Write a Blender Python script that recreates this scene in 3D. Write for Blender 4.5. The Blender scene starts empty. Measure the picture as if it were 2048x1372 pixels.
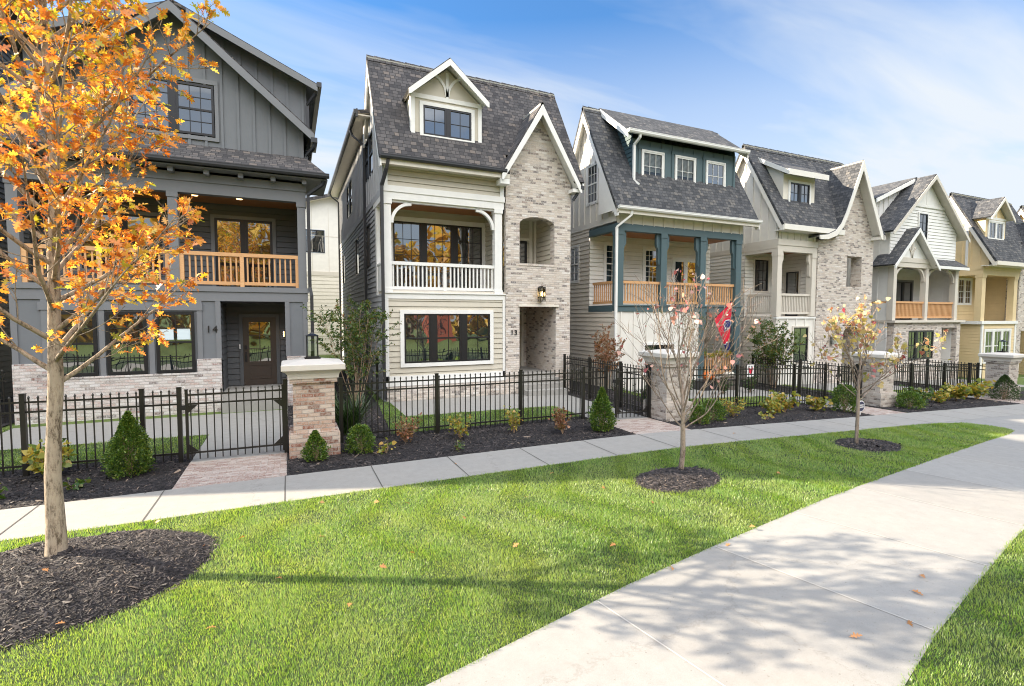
import bpy, math, random
import numpy as np
from math import sin, cos, pi, radians, sqrt, atan2
from mathutils import Vector, Matrix

random.seed(11)
rng = np.random.default_rng(11)
scene = bpy.context.scene
COL = scene.collection

# ------------------------------------------------------------------ camera, light, exposure
cam_d = bpy.data.cameras.new("camera")
cam_d.sensor_width = 36.0
cam_d.lens = 36.0 * 992.4 / 2048.0
cam_d.clip_start = 0.05
cam_d.clip_end = 2000.0
cam = bpy.data.objects.new("camera", cam_d)
COL.objects.link(cam)
cam.location = (0.0, 0.0, 2.6)
cam.rotation_euler = (radians(90 - 3.07), 0.0, radians(-24.1))
scene.camera = cam

SUN_EL = radians(26.2)
SUN_AZ = radians(-62.8)            # measured from +Y towards +X
sun_d = bpy.data.lights.new("sun", 'SUN')
sun_d.energy = 5.0
sun_d.angle = radians(0.5)
sun_d.color = (1.0, 0.86, 0.66)
sun = bpy.data.objects.new("sun", sun_d)
COL.objects.link(sun)
sd = Vector((sin(SUN_AZ) * cos(SUN_EL), cos(SUN_AZ) * cos(SUN_EL), sin(SUN_EL)))
sun.rotation_euler = sd.to_track_quat('Z', 'Y').to_euler()

world = bpy.data.worlds.new("World")
scene.world = world
world.use_nodes = True
scene.view_settings.view_transform = 'Standard'
scene.view_settings.look = 'None'
scene.view_settings.gamma = 1.0
scene.view_settings.exposure = 1.58
scene.cycles.max_bounces = 6
scene.cycles.diffuse_bounces = 3
scene.cycles.glossy_bounces = 3
scene.cycles.transmission_bounces = 3
scene.cycles.transparent_max_bounces = 6
scene.cycles.caustics_reflective = False
scene.cycles.caustics_refractive = False
scene.cycles.use_denoising = True
scene.cycles.filter_width = 1.05
scene.cycles.sample_clamp_indirect = 6.0


class NT:
    """small helper for building node trees"""
    def __init__(self, tree):
        self.t = tree
        tree.nodes.clear()

    def n(self, typ, props=None, **inp):
        nd = self.t.nodes.new('ShaderNode' + typ)
        for k, v in (props or {}).items():
            setattr(nd, k, v)
        for k, v in inp.items():
            key = int(k[1:]) if k[0] == '_' and k[1:].isdigit() else k.replace('_', ' ')
            self.s(nd.inputs[key], v)
        return nd

    def s(self, sock, v):
        if hasattr(v, 'outputs'):
            v = v.outputs[0]
        if isinstance(v, bpy.types.NodeSocket):
            self.t.links.new(v, sock)
        else:
            if isinstance(v, (tuple, list)) and len(v) == 3 and sock.type == 'RGBA':
                v = (*v, 1.0)
            sock.default_value = v

    def ramp(self, fac, stops, interp='LINEAR'):
        nd = self.n('ValToRGB', None, Fac=fac)
        cr = nd.color_ramp
        cr.interpolation = interp
        while len(cr.elements) < len(stops):
            cr.elements.new(0.5)
        for e, (p, c) in zip(cr.elements, stops):
            e.position = p
            e.color = (*c, 1.0) if len(c) == 3 else c
        return nd

    def math(self, op, a, b=0.0, c=0.0):
        return self.n('Math', {'operation': op}, _0=a, _1=b, _2=c)

    def mix(self, f, a, b, mode='MIX'):
        nd = self.n('Mix', {'data_type': 'RGBA', 'blend_type': mode})
        self.s(nd.inputs[0], f)
        self.s(nd.inputs[6], a)
        self.s(nd.inputs[7], b)
        return nd.outputs[2]

    def noise(self, vec, scale, detail=3.0, rough=0.55, **kw):
        return self.n('TexNoise', None, Vector=vec, Scale=scale, Detail=detail, Roughness=rough, **kw)


def g(v):
    return (v, v, v)


# sky: Nishita with thin streaks of cirrus above a pale horizon
w = NT(world.node_tree)
sky = w.n('TexSky', {'sky_type': 'NISHITA', 'sun_disc': False, 'sun_elevation': SUN_EL,
                     'sun_rotation': SUN_AZ, 'altitude': 200.0, 'air_density': 1.0,
                     'dust_density': 0.6, 'ozone_density': 1.6})
tc = w.n('TexCoord')
sep = w.n('SeparateXYZ', None, Vector=tc.outputs['Generated'])
zz = w.math('ADD', w.math('MAXIMUM', sep.outputs[2], 0.0), 0.16)
pu = w.math('DIVIDE', sep.outputs[0], zz)
pv = w.math('DIVIDE', sep.outputs[1], zz)
plane = w.n('CombineXYZ', None, X=pu, Y=pv, Z=0.0)
mp = w.n('Mapping', None, Vector=plane, Rotation=(0, 0, radians(32)), Scale=(0.34, 1.15, 1.0), Location=(0.7, 0.35, 0))
warp = w.noise(mp, 1.1, 2.0)
mpw = w.n('VectorMath', {'operation': 'MULTIPLY_ADD'}, _0=warp.outputs['Color'], _1=(0.75, 0.75, 0), _2=mp)
n1 = w.noise(mpw, 1.25, 5.0, 0.52)
n2 = w.noise(mpw, 5.5, 4.0, 0.6)
cl = w.math('ADD', w.math('MULTIPLY', n1.outputs[0], 0.8), w.math('MULTIPLY', n2.outputs[0], 0.2))
clf = w.ramp(cl, [(0.47, g(0)), (0.68, g(1.0))])
haze = w.ramp(sep.outputs[2], [(0.0, g(1.0)), (0.2, g(0.92)), (0.36, g(0.55)), (0.50, g(0.08))])
fac = w.math('MINIMUM', w.math('MULTIPLY_ADD', clf, 0.58, w.math('MULTIPLY', haze, 0.88)), 0.95)
deep = w.mix(1.0, sky, (0.27, 0.74, 1.1), 'MULTIPLY')
# bright cloud added high behind the camera, out of view, to light shaded fronts
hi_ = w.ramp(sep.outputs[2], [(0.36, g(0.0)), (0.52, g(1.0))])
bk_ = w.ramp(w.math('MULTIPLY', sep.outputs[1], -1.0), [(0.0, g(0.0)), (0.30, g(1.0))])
fill_bank = w.math('MULTIPLY', hi_, bk_)
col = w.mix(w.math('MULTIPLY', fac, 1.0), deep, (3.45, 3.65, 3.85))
col = w.mix(w.math('MULTIPLY', fill_bank, 0.92), col, (18.2, 18.1, 18.0))
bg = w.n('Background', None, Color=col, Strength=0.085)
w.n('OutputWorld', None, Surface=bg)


# ------------------------------------------------------------------ materials
MATS = {}


def new_mat(name):
    m = bpy.data.materials.new(name)
    m.use_nodes = True
    MATS[name] = m
    return m, NT(m.node_tree)


def finish(t, shader):
    t.n('OutputMaterial', None, Surface=shader)


def paint(name, c, rough=0.55, grain=0.0, metal=0.0):
    m, t = new_mat(name)
    co = t.n('TexCoord')
    nz = t.noise(co.outputs['UV'], 3.0, 5.0, 0.65)
    nf = t.noise(co.outputs['UV'], 60.0, 2.0)
    v = t.math('MULTIPLY_ADD', nz.outputs[0], 0.22, 0.89)
    colr = t.mix(1.0, c, v, 'MULTIPLY')
    bmp = t.n('Bump', None, Strength=0.12 + grain, Distance=0.004, Height=nf.outputs[0])
    b = t.n('BsdfPrincipled', None, Base_Color=colr, Roughness=rough, Metallic=metal, Normal=bmp)
    finish(t, b)
    return m


def brick(name, stops, mortar, wash, washf, scale=1.0, speck=0.5):
    m, t = new_mat(name)
    uv = t.n('TexCoord').outputs['UV']
    dist = t.noise(uv, 9.0, 2.0)
    uvd = t.n('VectorMath', {'operation': 'MULTIPLY_ADD'}, _0=dist.outputs['Color'], _1=(0.012, 0.008, 0), _2=uv)
    bt = t.n('TexBrick', {'offset': 0.5, 'squash': 1.0}, Vector=uvd, Color1=g(0), Color2=g(1), Mortar=g(0.5), Scale=scale,
             Mortar_Size=0.007, Mortar_Smooth=0.4, Bias=0.0, Brick_Width=0.205, Row_Height=0.074)
    colr = t.ramp(bt.outputs['Color'], stops)
    big = t.noise(uv, 24.0, 4.0, 0.75)
    sm = t.noise(uv, 70.0, 3.0, 0.7)
    wf = t.ramp(big.outputs[0], [(0.42, g(0)), (0.56, g(1))])
    c1 = t.mix(t.math('MULTIPLY', wf, washf), colr, wash)
    sp = t.ramp(sm.outputs[0], [(0.36, g(1)), (0.45, g(0))])
    c2 = t.mix(t.math('MULTIPLY', sp, speck), c1, (0.13, 0.10, 0.085))
    mf = t.math('MULTIPLY', bt.outputs['Fac'], 0.85)
    c3 = t.mix(mf, c2, mortar)
    hh = t.math('SUBTRACT', t.math('MULTIPLY', sm.outputs[0], 0.35), bt.outputs['Fac'])
    bmp = t.n('Bump', None, Strength=1.0, Distance=0.02, Height=hh)
    b = t.n('BsdfPrincipled', None, Base_Color=c3, Roughness=0.88, Normal=bmp)
    finish(t, b)
    return m


def shingle(name, stops):
    m, t = new_mat(name)
    uv = t.n('TexCoord').outputs['UV']
    dist = t.noise(uv, 3.0, 1.0)
    uvd = t.n('VectorMath', {'operation': 'MULTIPLY_ADD'}, _0=dist.outputs['Color'], _1=(0.05, 0.008, 0), _2=uv)
    bt = t.n('TexBrick', {'offset': 0.37, 'squash': 0.72, 'squash_frequency': 3}, Vector=uvd, Color1=g(0), Color2=g(1), Mortar=g(0.0),
             Scale=1.0, Mortar_Size=0.008, Mortar_Smooth=0.2, Bias=0.0, Brick_Width=0.19, Row_Height=0.145)
    c = t.ramp(bt.outputs['Color'], stops)
    nz = t.noise(uv, 1.2, 3.0)
    nf = t.noise(uv, 90.0, 2.0, 0.7)
    c = t.mix(1.0, c, t.math('MULTIPLY_ADD', nz.outputs[0], 0.35, 0.82), 'MULTIPLY')
    c = t.mix(1.0, c, t.math('MULTIPLY_ADD', nf.outputs[0], 0.9, 0.55), 'MULTIPLY')
    c = t.mix(t.math('MULTIPLY', bt.outputs['Fac'], 0.6), c, g(0.012))
    sv = t.n('SeparateXYZ', None, Vector=uvd)
    saw = t.math('FRACT', t.math('DIVIDE', sv.outputs[1], 0.145))
    h = t.math('ADD', t.math('MULTIPLY', saw, -0.7), t.math('MULTIPLY', bt.outputs['Color'], 0.5))
    bmp = t.n('Bump', None, Strength=0.9, Distance=0.018, Height=h)
    b = t.n('BsdfPrincipled', None, Base_Color=c, Roughness=0.95, Normal=bmp)
    finish(t, b)
    return m


def wood(name, c1, c2, rough=0.6, board=0.0):
    m, t = new_mat(name)
    uv = t.n('TexCoord').outputs['UV']
    mp = t.n('Mapping', None, Vector=uv, Scale=(3.0, 40.0, 1.0))
    nz = t.noise(mp, 2.0, 4.0, 0.6)
    geo = t.n('NewGeometry')
    f = t.math('ADD', t.math('MULTIPLY', nz.outputs[0], 0.8), t.math('MULTIPLY', geo.outputs['Random Per Island'], 0.35))
    c = t.ramp(f, [(0.25, c1), (0.85, c2)])
    kn = t.n('TexVoronoi', None, Vector=uv, Scale=3.2)
    kf = t.ramp(kn.outputs['Distance'], [(0.03, g(0.75)), (0.055, g(0))])
    c = t.mix(kf, c, (0.09, 0.03, 0.012))
    if board:
        sv = t.n('SeparateXYZ', None, Vector=uv)
        fr = t.math('FRACT', t.math('DIVIDE', sv.outputs[1], board))
        gp = t.ramp(fr, [(0.0, g(1)), (0.07, g(0))])
        c = t.mix(t.math('MULTIPLY', gp, 0.7), c, (0.05, 0.02, 0.01))
    bmp = t.n('Bump', None, Strength=0.25, Distance=0.003, Height=nz.outputs[0])
    b = t.n('BsdfPrincipled', None, Base_Color=c, Roughness=rough, Normal=bmp)
    finish(t, b)
    return m


def glass_mat(name, base=(0.012, 0.016, 0.02), ior=3.3, wob=0.35):
    m, t = new_mat(name)
    uv = t.n('TexCoord').outputs['UV']
    nz = t.noise(uv, 1.3, 1.0)
    bmp = t.n('Bump', None, Strength=wob, Distance=0.02, Height=nz.outputs[0])
    b = t.n('BsdfPrincipled', None, Base_Color=base, Roughness=0.015, IOR=ior, Normal=bmp)
    finish(t, b)
    return m


def clear_glass(name):
    m, t = new_mat(name)
    lw = t.n('Fresnel', None, IOR=1.7)
    tr = t.n('BsdfTransparent', None, Color=(0.85, 0.9, 0.9))
    gl = t.n('BsdfGlossy', None, Color=g(0.95), Roughness=0.02)
    finish(t, t.n('MixShader', None, _0=lw, _1=tr, _2=gl))
    return m


def concrete(name, c, tint=(0.36, 0.33, 0.29), streak=0.35):
    m, t = new_mat(name)
    uv = t.n('TexCoord').outputs['Object']
    a = t.noise(uv, 0.7, 4.0, 0.6)
    b2 = t.noise(uv, 6.0, 5.0, 0.7)
    f = t.noise(uv, 160.0, 2.0, 0.8)
    sp = t.noise(uv, 45.0, 2.0, 0.5)
    cc = t.mix(t.ramp(a.outputs[0], [(0.38, g(0)), (0.72, g(streak))]), c, tint)
    cc = t.mix(1.0, cc, t.math('MULTIPLY_ADD', b2.outputs[0], 0.35, 0.82), 'MULTIPLY')
    cc = t.mix(1.0, cc, t.math('MULTIPLY_ADD', f.outputs[0], 0.5, 0.75), 'MULTIPLY')
    cc = t.mix(t.ramp(sp.outputs[0], [(0.70, g(0)), (0.74, g(0.6))]), cc, (0.12, 0.1, 0.08))
    st_ = t.noise(t.n('Mapping', None, Vector=uv, Scale=(1.0, 2.2, 1.0), Rotation=(0, 0, 0.35)), 1.9, 6.0, 0.72)
    cc = t.mix(t.ramp(st_.outputs[0], [(0.60, g(0)), (0.70, g(0.4))]), cc, tuple(x * 0.62 for x in tint))
    cr = t.n('TexVoronoi', {'feature': 'DISTANCE_TO_EDGE'}, Vector=t.n('VectorMath', {'operation': 'MULTIPLY_ADD'}, _0=b2.outputs['Color'], _1=(0.5, 0.5, 0), _2=uv), Scale=0.22)
    cc = t.mix(t.ramp(cr.outputs['Distance'], [(0.0, g(0.3)), (0.003, g(0))]), cc, (0.14, 0.12, 0.10))
    bmp = t.n('Bump', None, Strength=0.35, Distance=0.003, Height=f.outputs[0])
    b = t.n('BsdfPrincipled', None, Base_Color=cc, Roughness=0.9, Normal=bmp)
    finish(t, b)
    return m


def leafy(name, stops, trans=0.45, rough=0.5, patch=None, gloss=0.06):
    """thin leaves: diffuse + light shining through, colour chosen per leaf"""
    m, t = new_mat(name)
    geo = t.n('NewGeometry')
    co = t.n('TexCoord').outputs['Object']
    nz = t.noise(co, 2.3, 3.0)
    f = t.math('ADD', t.math('MULTIPLY', geo.outputs['Random Per Island'], 0.7), t.math('MULTIPLY', nz.outputs[0], 0.42))
    c = t.ramp(f, stops)
    if patch:
        pn = t.noise(co, patch[1], 4.0, 0.6)
        c = t.mix(t.ramp(pn.outputs[0], [(0.45, g(0)), (0.68, g(patch[2]))]), c, patch[0])
    d = t.n('BsdfDiffuse', None, Color=c, Roughness=0.3)
    tr = t.n('BsdfTranslucent', None, Color=t.mix(1.0, c, (1.25, 1.15, 0.7), 'MULTIPLY'))
    gl = t.n('BsdfGlossy', None, Color=g(0.8), Roughness=rough)
    s = t.n('MixShader', None, _0=trans, _1=d, _2=tr)
    s = t.n('MixShader', None, _0=gloss, _1=s, _2=gl)
    finish(t, s)
    return m


def emit(name, c, s):
    m, t = new_mat(name)
    finish(t, t.n('Emission', None, Color=c, Strength=s))
    return m


def bark(name, c1, c2, ring=0.0):
    m, t = new_mat(name)
    co = t.n('TexCoord').outputs['Object']
    mp = t.n('Mapping', None, Vector=co, Scale=(1.0, 1.0, 0.28))
    n1_ = t.noise(mp, 22.0, 7.0, 0.82)
    n2_ = t.noise(co, 5.0, 4.0, 0.6)
    c = t.ramp(n1_.outputs[0], [(0.42, c1), (0.52, c2)])
    c = t.mix(t.ramp(n2_.outputs[0], [(0.45, g(0)), (0.60, g(0.5))]), c, tuple(min(1, x * 1.3) for x in c2))
    bmp = t.n('Bump', None, Strength=1.0, Distance=0.02, Height=n1_.outputs[0])
    finish(t, t.n('BsdfPrincipled', None, Base_Color=c, Roughness=0.9, Normal=bmp))
    return m


def chip(name, stops):
    m, t = new_mat(name)
    geo = t.n('NewGeometry')
    c = t.ramp(geo.outputs['Random Per Island'], stops)
    finish(t, t.n('BsdfPrincipled', None, Base_Color=c, Roughness=0.75))
    return m


def soil(name, c1, c2, sc_=30.0):
    m, t = new_mat(name)
    co = t.n('TexCoord').outputs['Object']
    n_ = t.noise(co, sc_, 5.0, 0.75)
    c = t.ramp(n_.outputs[0], [(0.35, c1), (0.7, c2)])
    bmp = t.n('Bump', None, Strength=1.0, Distance=0.03, Height=n_.outputs[0])
    finish(t, t.n('BsdfPrincipled', None, Base_Color=c, Roughness=0.95, Normal=bmp))
    return m


BR_RED = brick('brick_rose', [(0.0, (0.30, 0.10, 0.05)), (0.15, (0.18, 0.08, 0.05)), (0.28, (0.42, 0.24, 0.16)), (0.5, (0.54, 0.41, 0.32)),
                              (0.8, (0.60, 0.50, 0.42)), (0.93, (0.40, 0.2, 0.13)), (1.0, (0.72, 0.69, 0.64))], (0.46, 0.40, 0.35), (0.62, 0.56, 0.50), 0.42, speck=0.35)
BR_13 = brick('brick_whitewashed', [(0.0, (0.09, 0.075, 0.07)), (0.13, (0.24, 0.18, 0.145)), (0.2, (0.50, 0.41, 0.335)), (0.45, (0.70, 0.62, 0.54)),
                                    (0.7, (0.54, 0.43, 0.345)), (0.86, (0.76, 0.71, 0.66)), (1.0, (0.28, 0.20, 0.16))], (0.62, 0.565, 0.50), (0.76, 0.72, 0.67), 0.45, speck=0.45)
BR_14 = brick('brick_rose_whitewashed', [(0.0, (0.26, 0.13, 0.1)), (0.08, (0.15, 0.12, 0.11)), (0.2, (0.50, 0.42, 0.37)), (0.5, (0.66, 0.62, 0.59)),
                                         (0.82, (0.48, 0.33, 0.28)), (0.93, (0.72, 0.70, 0.68)), (1.0, (0.26, 0.13, 0.10))], (0.52, 0.48, 0.45), (0.70, 0.68, 0.67), 0.5, speck=0.6)
BR_P = brick('brick_buff_grey', [(0.0, (0.10, 0.075, 0.06)), (0.14, (0.19, 0.14, 0.11)), (0.25, (0.44, 0.37, 0.31)), (0.55, (0.56, 0.50, 0.44)),
                                 (0.85, (0.36, 0.28, 0.22)), (1.0, (0.62, 0.58, 0.52))], (0.52, 0.47, 0.41), (0.62, 0.58, 0.53), 0.45, speck=0.42)
BR_APRON = brick('brick_paver', [(0.0, (0.24, 0.12, 0.09)), (0.3, (0.36, 0.24, 0.19)), (0.7, (0.50, 0.42, 0.37)), (1.0, (0.3, 0.17, 0.13))],
                 (0.45, 0.4, 0.35), (0.58, 0.53, 0.48), 0.5, speck=0.2)
SH = shingle('shingle_weathered', [(0.0, (0.042, 0.040, 0.043)), (0.5, (0.078, 0.073, 0.074)), (0.85, (0.11, 0.10, 0.098)), (1.0, (0.165, 0.138, 0.12))])
SH2 = shingle('shingle_charcoal', [(0.0, (0.04, 0.042, 0.048)), (0.5, (0.075, 0.077, 0.083)), (0.85, (0.105, 0.103, 0.105)), (1.0, (0.15, 0.14, 0.13))])
P = {
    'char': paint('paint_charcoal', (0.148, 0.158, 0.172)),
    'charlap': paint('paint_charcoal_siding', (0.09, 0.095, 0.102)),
    'chardoor': paint('paint_dark_door', (0.055, 0.04, 0.032), 0.4),
    'chartrim': paint('paint_charcoal_trim', (0.172, 0.178, 0.19)),
    'grey': paint('paint_putty', (0.55, 0.505, 0.415)),
    'side13': paint('paint_taupe_siding', (0.40, 0.405, 0.415)),
    'white': paint('paint_white', (0.78, 0.77, 0.74)),
    'cream': paint('paint_cream', (0.72, 0.67, 0.58)),
    'ivory': paint('paint_ivory', (0.74, 0.71, 0.65)),
    'stone': paint('paint_stone', (0.62, 0.57, 0.495)),
    'beige': paint('paint_beige_siding', (0.66, 0.60, 0.51)),
    'yellow': paint('paint_straw', (0.72, 0.56, 0.32)),
    'teal': paint('paint_teal', (0.068, 0.112, 0.125)),
    'tan': paint('paint_tan_door', (0.38, 0.33, 0.25)),
    'black': paint('paint_black', (0.014, 0.014, 0.016), 0.35),
    'gutter': paint('dark_gutter', (0.035, 0.036, 0.04), 0.35),
    'fence': paint('black_fence_metal', (0.014, 0.013, 0.011), 0.33),
    'red': paint('red_cloth', (0.68, 0.02, 0.05), 0.8),
    'blue': paint('blue_cloth', (0.03, 0.035, 0.16), 0.8),
    'capc': paint('cast_stone', (0.62, 0.58, 0.52), 0.8),
    'orange': paint('pumpkin_orange', (0.72, 0.16, 0.02), 0.5),
    'pale': paint('pumpkin_pale', (0.6, 0.56, 0.48), 0.6),
    'navy': paint('navy_sign', (0.03, 0.03, 0.07), 0.4),
    'redbrick': paint('red_barn', (0.30, 0.08, 0.05), 0.8),
}
CEDAR = wood('cedar', (0.46, 0.22, 0.085), (0.72, 0.42, 0.2))
CEIL = wood('stained_ceiling', (0.26, 0.1, 0.035), (0.40, 0.17, 0.06), board=0.11)
WICK = wood('wicker', (0.10, 0.085, 0.07), (0.22, 0.19, 0.16), board=0.05)
GLASS = glass_mat('window_glass')
CLEAR = clear_glass('lantern_glass')
CONC = concrete('concrete', (0.31, 0.298, 0.275))
CONCV = [concrete('concrete_slab_%d' % i, tuple(v * k for v in (0.272, 0.265, 0.252)), streak=st) for i, (k, st) in enumerate(((1.0, 0.2), (0.93, 0.35), (1.05, 0.15)))]
CONC2 = concrete('concrete_light', (0.30, 0.29, 0.27), streak=0.2)
BULB = emit('warm_bulb', (1.0, 0.62, 0.25), 5.0)
MULCH = soil('mulch', (0.010, 0.009, 0.010), (0.04, 0.034, 0.034))
MCHIP = chip('mulch_chips', [(0.0, (0.012, 0.011, 0.013)), (0.6, (0.045, 0.038, 0.038)), (0.94, (0.085, 0.07, 0.065)), (1.0, (0.26, 0.2, 0.15))])
TURF = soil('turf_soil', (0.06, 0.10, 0.018), (0.16, 0.22, 0.045), 22.0)
TURFD = soil('turf_gap_shade', (0.02, 0.04, 0.008), (0.06, 0.09, 0.02), 30.0)  # soil colour darkened so the gaps between blades look shaded
BLADE = leafy('grass_blades', [(0.15, (0.10, 0.25, 0.03)), (0.5, (0.215, 0.385, 0.05)), (0.8, (0.36, 0.49, 0.10)), (1.0, (0.56, 0.56, 0.25))],
              0.6, 0.4, ((0.44, 0.50, 0.16), 0.7, 0.5), 0.05)
OAKL = leafy('oak_leaves', [(0.2, (0.50, 0.14, 0.03)), (0.40, (0.74, 0.26, 0.045)), (0.62, (0.85, 0.38, 0.06)), (0.82, (0.88, 0.56, 0.12)), (0.93, (0.62, 0.55, 0.06)), (1.0, (0.25, 0.32, 0.03))], 0.5)
OAKT = leafy('oak_leaves_yellow', [(0.2, (0.72, 0.26, 0.03)), (0.45, (0.86, 0.46, 0.05)), (0.65, (0.74, 0.60, 0.07)), (0.85, (0.40, 0.44, 0.05)), (1.0, (0.18, 0.27, 0.03))], 0.5)
REDB = leafy('redbud_leaves', [(0.2, (0.45, 0.06, 0.09)), (0.5, (0.72, 0.28, 0.26)), (0.75, (0.78, 0.5, 0.42)), (1.0, (0.5, 0.08, 0.12))], 0.4)
REDY = leafy('redbud_yellow_leaves', [(0.2, (0.24, 0.26, 0.06)), (0.42, (0.62, 0.50, 0.16)), (0.66, (0.72, 0.56, 0.30)), (0.8, (0.66, 0.36, 0.22)), (0.9, (0.34, 0.05, 0.07)), (1.0, (0.25, 0.02, 0.05))], 0.4)
BOX = leafy('boxwood_leaves', [(0.2, (0.035, 0.085, 0.012)), (0.5, (0.08, 0.17, 0.02)), (0.8, (0.17, 0.27, 0.03)), (1.0, (0.42, 0.42, 0.06))], 0.3)
HYD = leafy('hydrangea_leaves', [(0.2, (0.10, 0.17, 0.02)), (0.5, (0.30, 0.34, 0.05)), (0.75, (0.55, 0.42, 0.06)), (1.0, (0.50, 0.18, 0.05))], 0.4)
CREPE = leafy('myrtle_leaves', [(0.2, (0.03, 0.08, 0.014)), (0.55, (0.07, 0.15, 0.02)), (0.85, (0.18, 0.2, 0.03)), (1.0, (0.45, 0.1, 0.03))], 0.35)
CREPR = leafy('myrtle_russet_leaves', [(0.2, (0.10, 0.10, 0.03)), (0.5, (0.26, 0.12, 0.05)), (0.8, (0.38, 0.14, 0.06)), (1.0, (0.2, 0.22, 0.06))], 0.35)
DARKL = leafy('evergreen_leaves', [(0.2, (0.02, 0.05, 0.012)), (0.7, (0.05, 0.10, 0.02)), (1.0, (0.10, 0.15, 0.03))], 0.3)
GOLD = leafy('golden_woodland', [(0.2, (0.30, 0.14, 0.03)), (0.5, (0.55, 0.32, 0.05)), (0.8, (0.62, 0.46, 0.08)), (1.0, (0.22, 0.25, 0.05))], 0.35)
DEAD = leafy('fallen_leaves', [(0.1, (0.30, 0.09, 0.03)), (0.5, (0.5, 0.2, 0.06)), (0.8, (0.62, 0.36, 0.16)), (1.0, (0.66, 0.56, 0.42))], 0.2)
BARK = bark('oak_bark', (0.12, 0.085, 0.055), (0.40, 0.32, 0.235))
BARK2 = bark('redbud_bark', (0.12, 0.085, 0.06), (0.32, 0.25, 0.195))
TWIG = bark('myrtle_bark', (0.22, 0.13, 0.08), (0.42, 0.3, 0.2))


# ------------------------------------------------------------------ mesh helpers
class MB:
    def __init__(self):
        self.v, self.f, self.m, self.mi = [], [], [], 0

    def add(self, vs, fs):
        o = len(self.v)
        self.v.extend([tuple(p) for p in vs])
        for q in fs:
            self.f.append([o + i for i in q])
            self.m.append(self.mi)

    def box(self, x0, x1, y0, y1, z0, z1):
        self.add([(x0, y0, z0), (x1, y0, z0), (x1, y1, z0), (x0, y1, z0), (x0, y0, z1), (x1, y0, z1), (x1, y1, z1), (x0, y1, z1)],
                 [(0, 3, 2, 1), (4, 5, 6, 7), (0, 1, 5, 4), (1, 2, 6, 5), (2, 3, 7, 6), (3, 0, 4, 7)])

    def hexa(self, a, b):
        """two quads a, b (4 points each) joined"""
        self.add(list(a) + list(b), [(3, 2, 1, 0), (4, 5, 6, 7), (0, 1, 5, 4), (1, 2, 6, 5), (2, 3, 7, 6), (3, 0, 4, 7)])

    def prism(self, poly, axis, a, b):
        n = len(poly)
        if axis == 'y':
            k = lambda p, t: (p[0], t, p[1])
        elif axis == 'x':
            k = lambda p, t: (t, p[0], p[1])
        else:
            k = lambda p, t: (p[0], p[1], t)
        vs = [k(p, a) for p in poly] + [k(p, b) for p in poly]
        fs = [list(range(n))[::-1], list(range(n, 2 * n))] + [(i, (i + 1) % n, n + (i + 1) % n, n + i) for i in range(n)]
        self.add(vs, fs)

    def bar(self, p, q, w_, h_=None):
        h_ = h_ or w_
        p, q = Vector(p), Vector(q)
        d = (q - p).normalized()
        up = Vector((0, 0, 1)) if abs(d.z) < 0.95 else Vector((0, 1, 0))
        s = d.cross(up).normalized() * w_ / 2
        u = s.cross(d).normalized() * h_ / 2
        self.hexa([p - s - u, p + s - u, p + s + u, p - s + u], [q - s - u, q + s - u, q + s + u, q - s + u])

    def slab(self, pts, th, mt=0, mbm=1):
        pts = [Vector(p) for p in pts]
        n = (pts[1] - pts[0]).cross(pts[2] - pts[0]).normalized()
        if n.z < 0:
            n = -n
        lo = [p - n * th for p in pts]
        k = len(pts)
        self.mi = mt
        self.add(pts, [list(range(k))])
        self.add(pts + lo, [(i, (i + 1) % k, k + (i + 1) % k, k + i) for i in range(k)])
        self.mi = mbm
        self.add(lo, [list(range(k))[::-1]])
        self.mi = 0

    def tube(self, path, rad, n=8, cap=True):
        path = [Vector(p) for p in path]
        rings, prev = [], None
        for i, p in enumerate(path):
            d = (path[min(i + 1, len(path) - 1)] - path[max(i - 1, 0)]).normalized()
            if prev is None:
                a = d.orthogonal().normalized()
            else:
                a = (prev - d * prev.dot(d))
                a = a.normalized() if a.length > 1e-6 else d.orthogonal().normalized()
            prev = a
            b = d.cross(a)
            r = rad[i] if hasattr(rad, '__len__') else rad
            rings.append([p + (a * cos(2 * pi * k / n) + b * sin(2 * pi * k / n)) * r for k in range(n)])
        vs = [q for r in rings for q in r]
        fs = [(i * n + k, i * n + (k + 1) % n, (i + 1) * n + (k + 1) % n, (i + 1) * n + k) for i in range(len(rings) - 1) for k in range(n)]
        if cap:
            fs += [list(range(n))[::-1], list(range(len(vs) - n, len(vs)))]
        self.add(vs, fs)

    def lathe(self, cx, cy, prof, n=16, sq=False):
        vs, fs = [], []
        off = pi / 4 if sq else 0
        for r, z in prof:
            for k in range(n):
                a = 2 * pi * k / n + off
                vs.append((cx + r * cos(a), cy + r * sin(a), z))
        for i in range(len(prof) - 1):
            for k in range(n):
                fs.append((i * n + k, i * n + (k + 1) % n, (i + 1) * n + (k + 1) % n, (i + 1) * n + k))
        fs += [list(range(n))[::-1], list(range(len(vs) - n, len(vs)))]
        self.add(vs, fs)

    def build(self, name, mats, root=None, smooth=False, label=None):
        """link as one mesh object; vertices are given in world space, kept relative to the thing's base"""
        o3 = BASE(root)
        me = bpy.data.meshes.new(name)
        me.from_pydata([(p[0] - o3[0], p[1] - o3[1], p[2] - o3[2]) for p in self.v], [], self.f)
        mats = mats if isinstance(mats, (list, tuple)) else [mats]
        for mm in mats:
            me.materials.append(mm)
        if len(mats) > 1:
            me.polygons.foreach_set('material_index', [min(i, len(mats) - 1) for i in self.m])
        auto_uv(me)
        if smooth:
            me.polygons.foreach_set('use_smooth', [True] * len(me.polygons))
        me.update()
        o = bpy.data.objects.new(name, me)
        COL.objects.link(o)
        if root is not None:
            o.parent = root
        if label:
            o['label'] = label
        return o


def BASE(o):
    x = y = z = 0.0
    while o is not None:
        x += o.location.x
        y += o.location.y
        z += o.location.z
        o = o.parent
    return (x, y, z)


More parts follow.
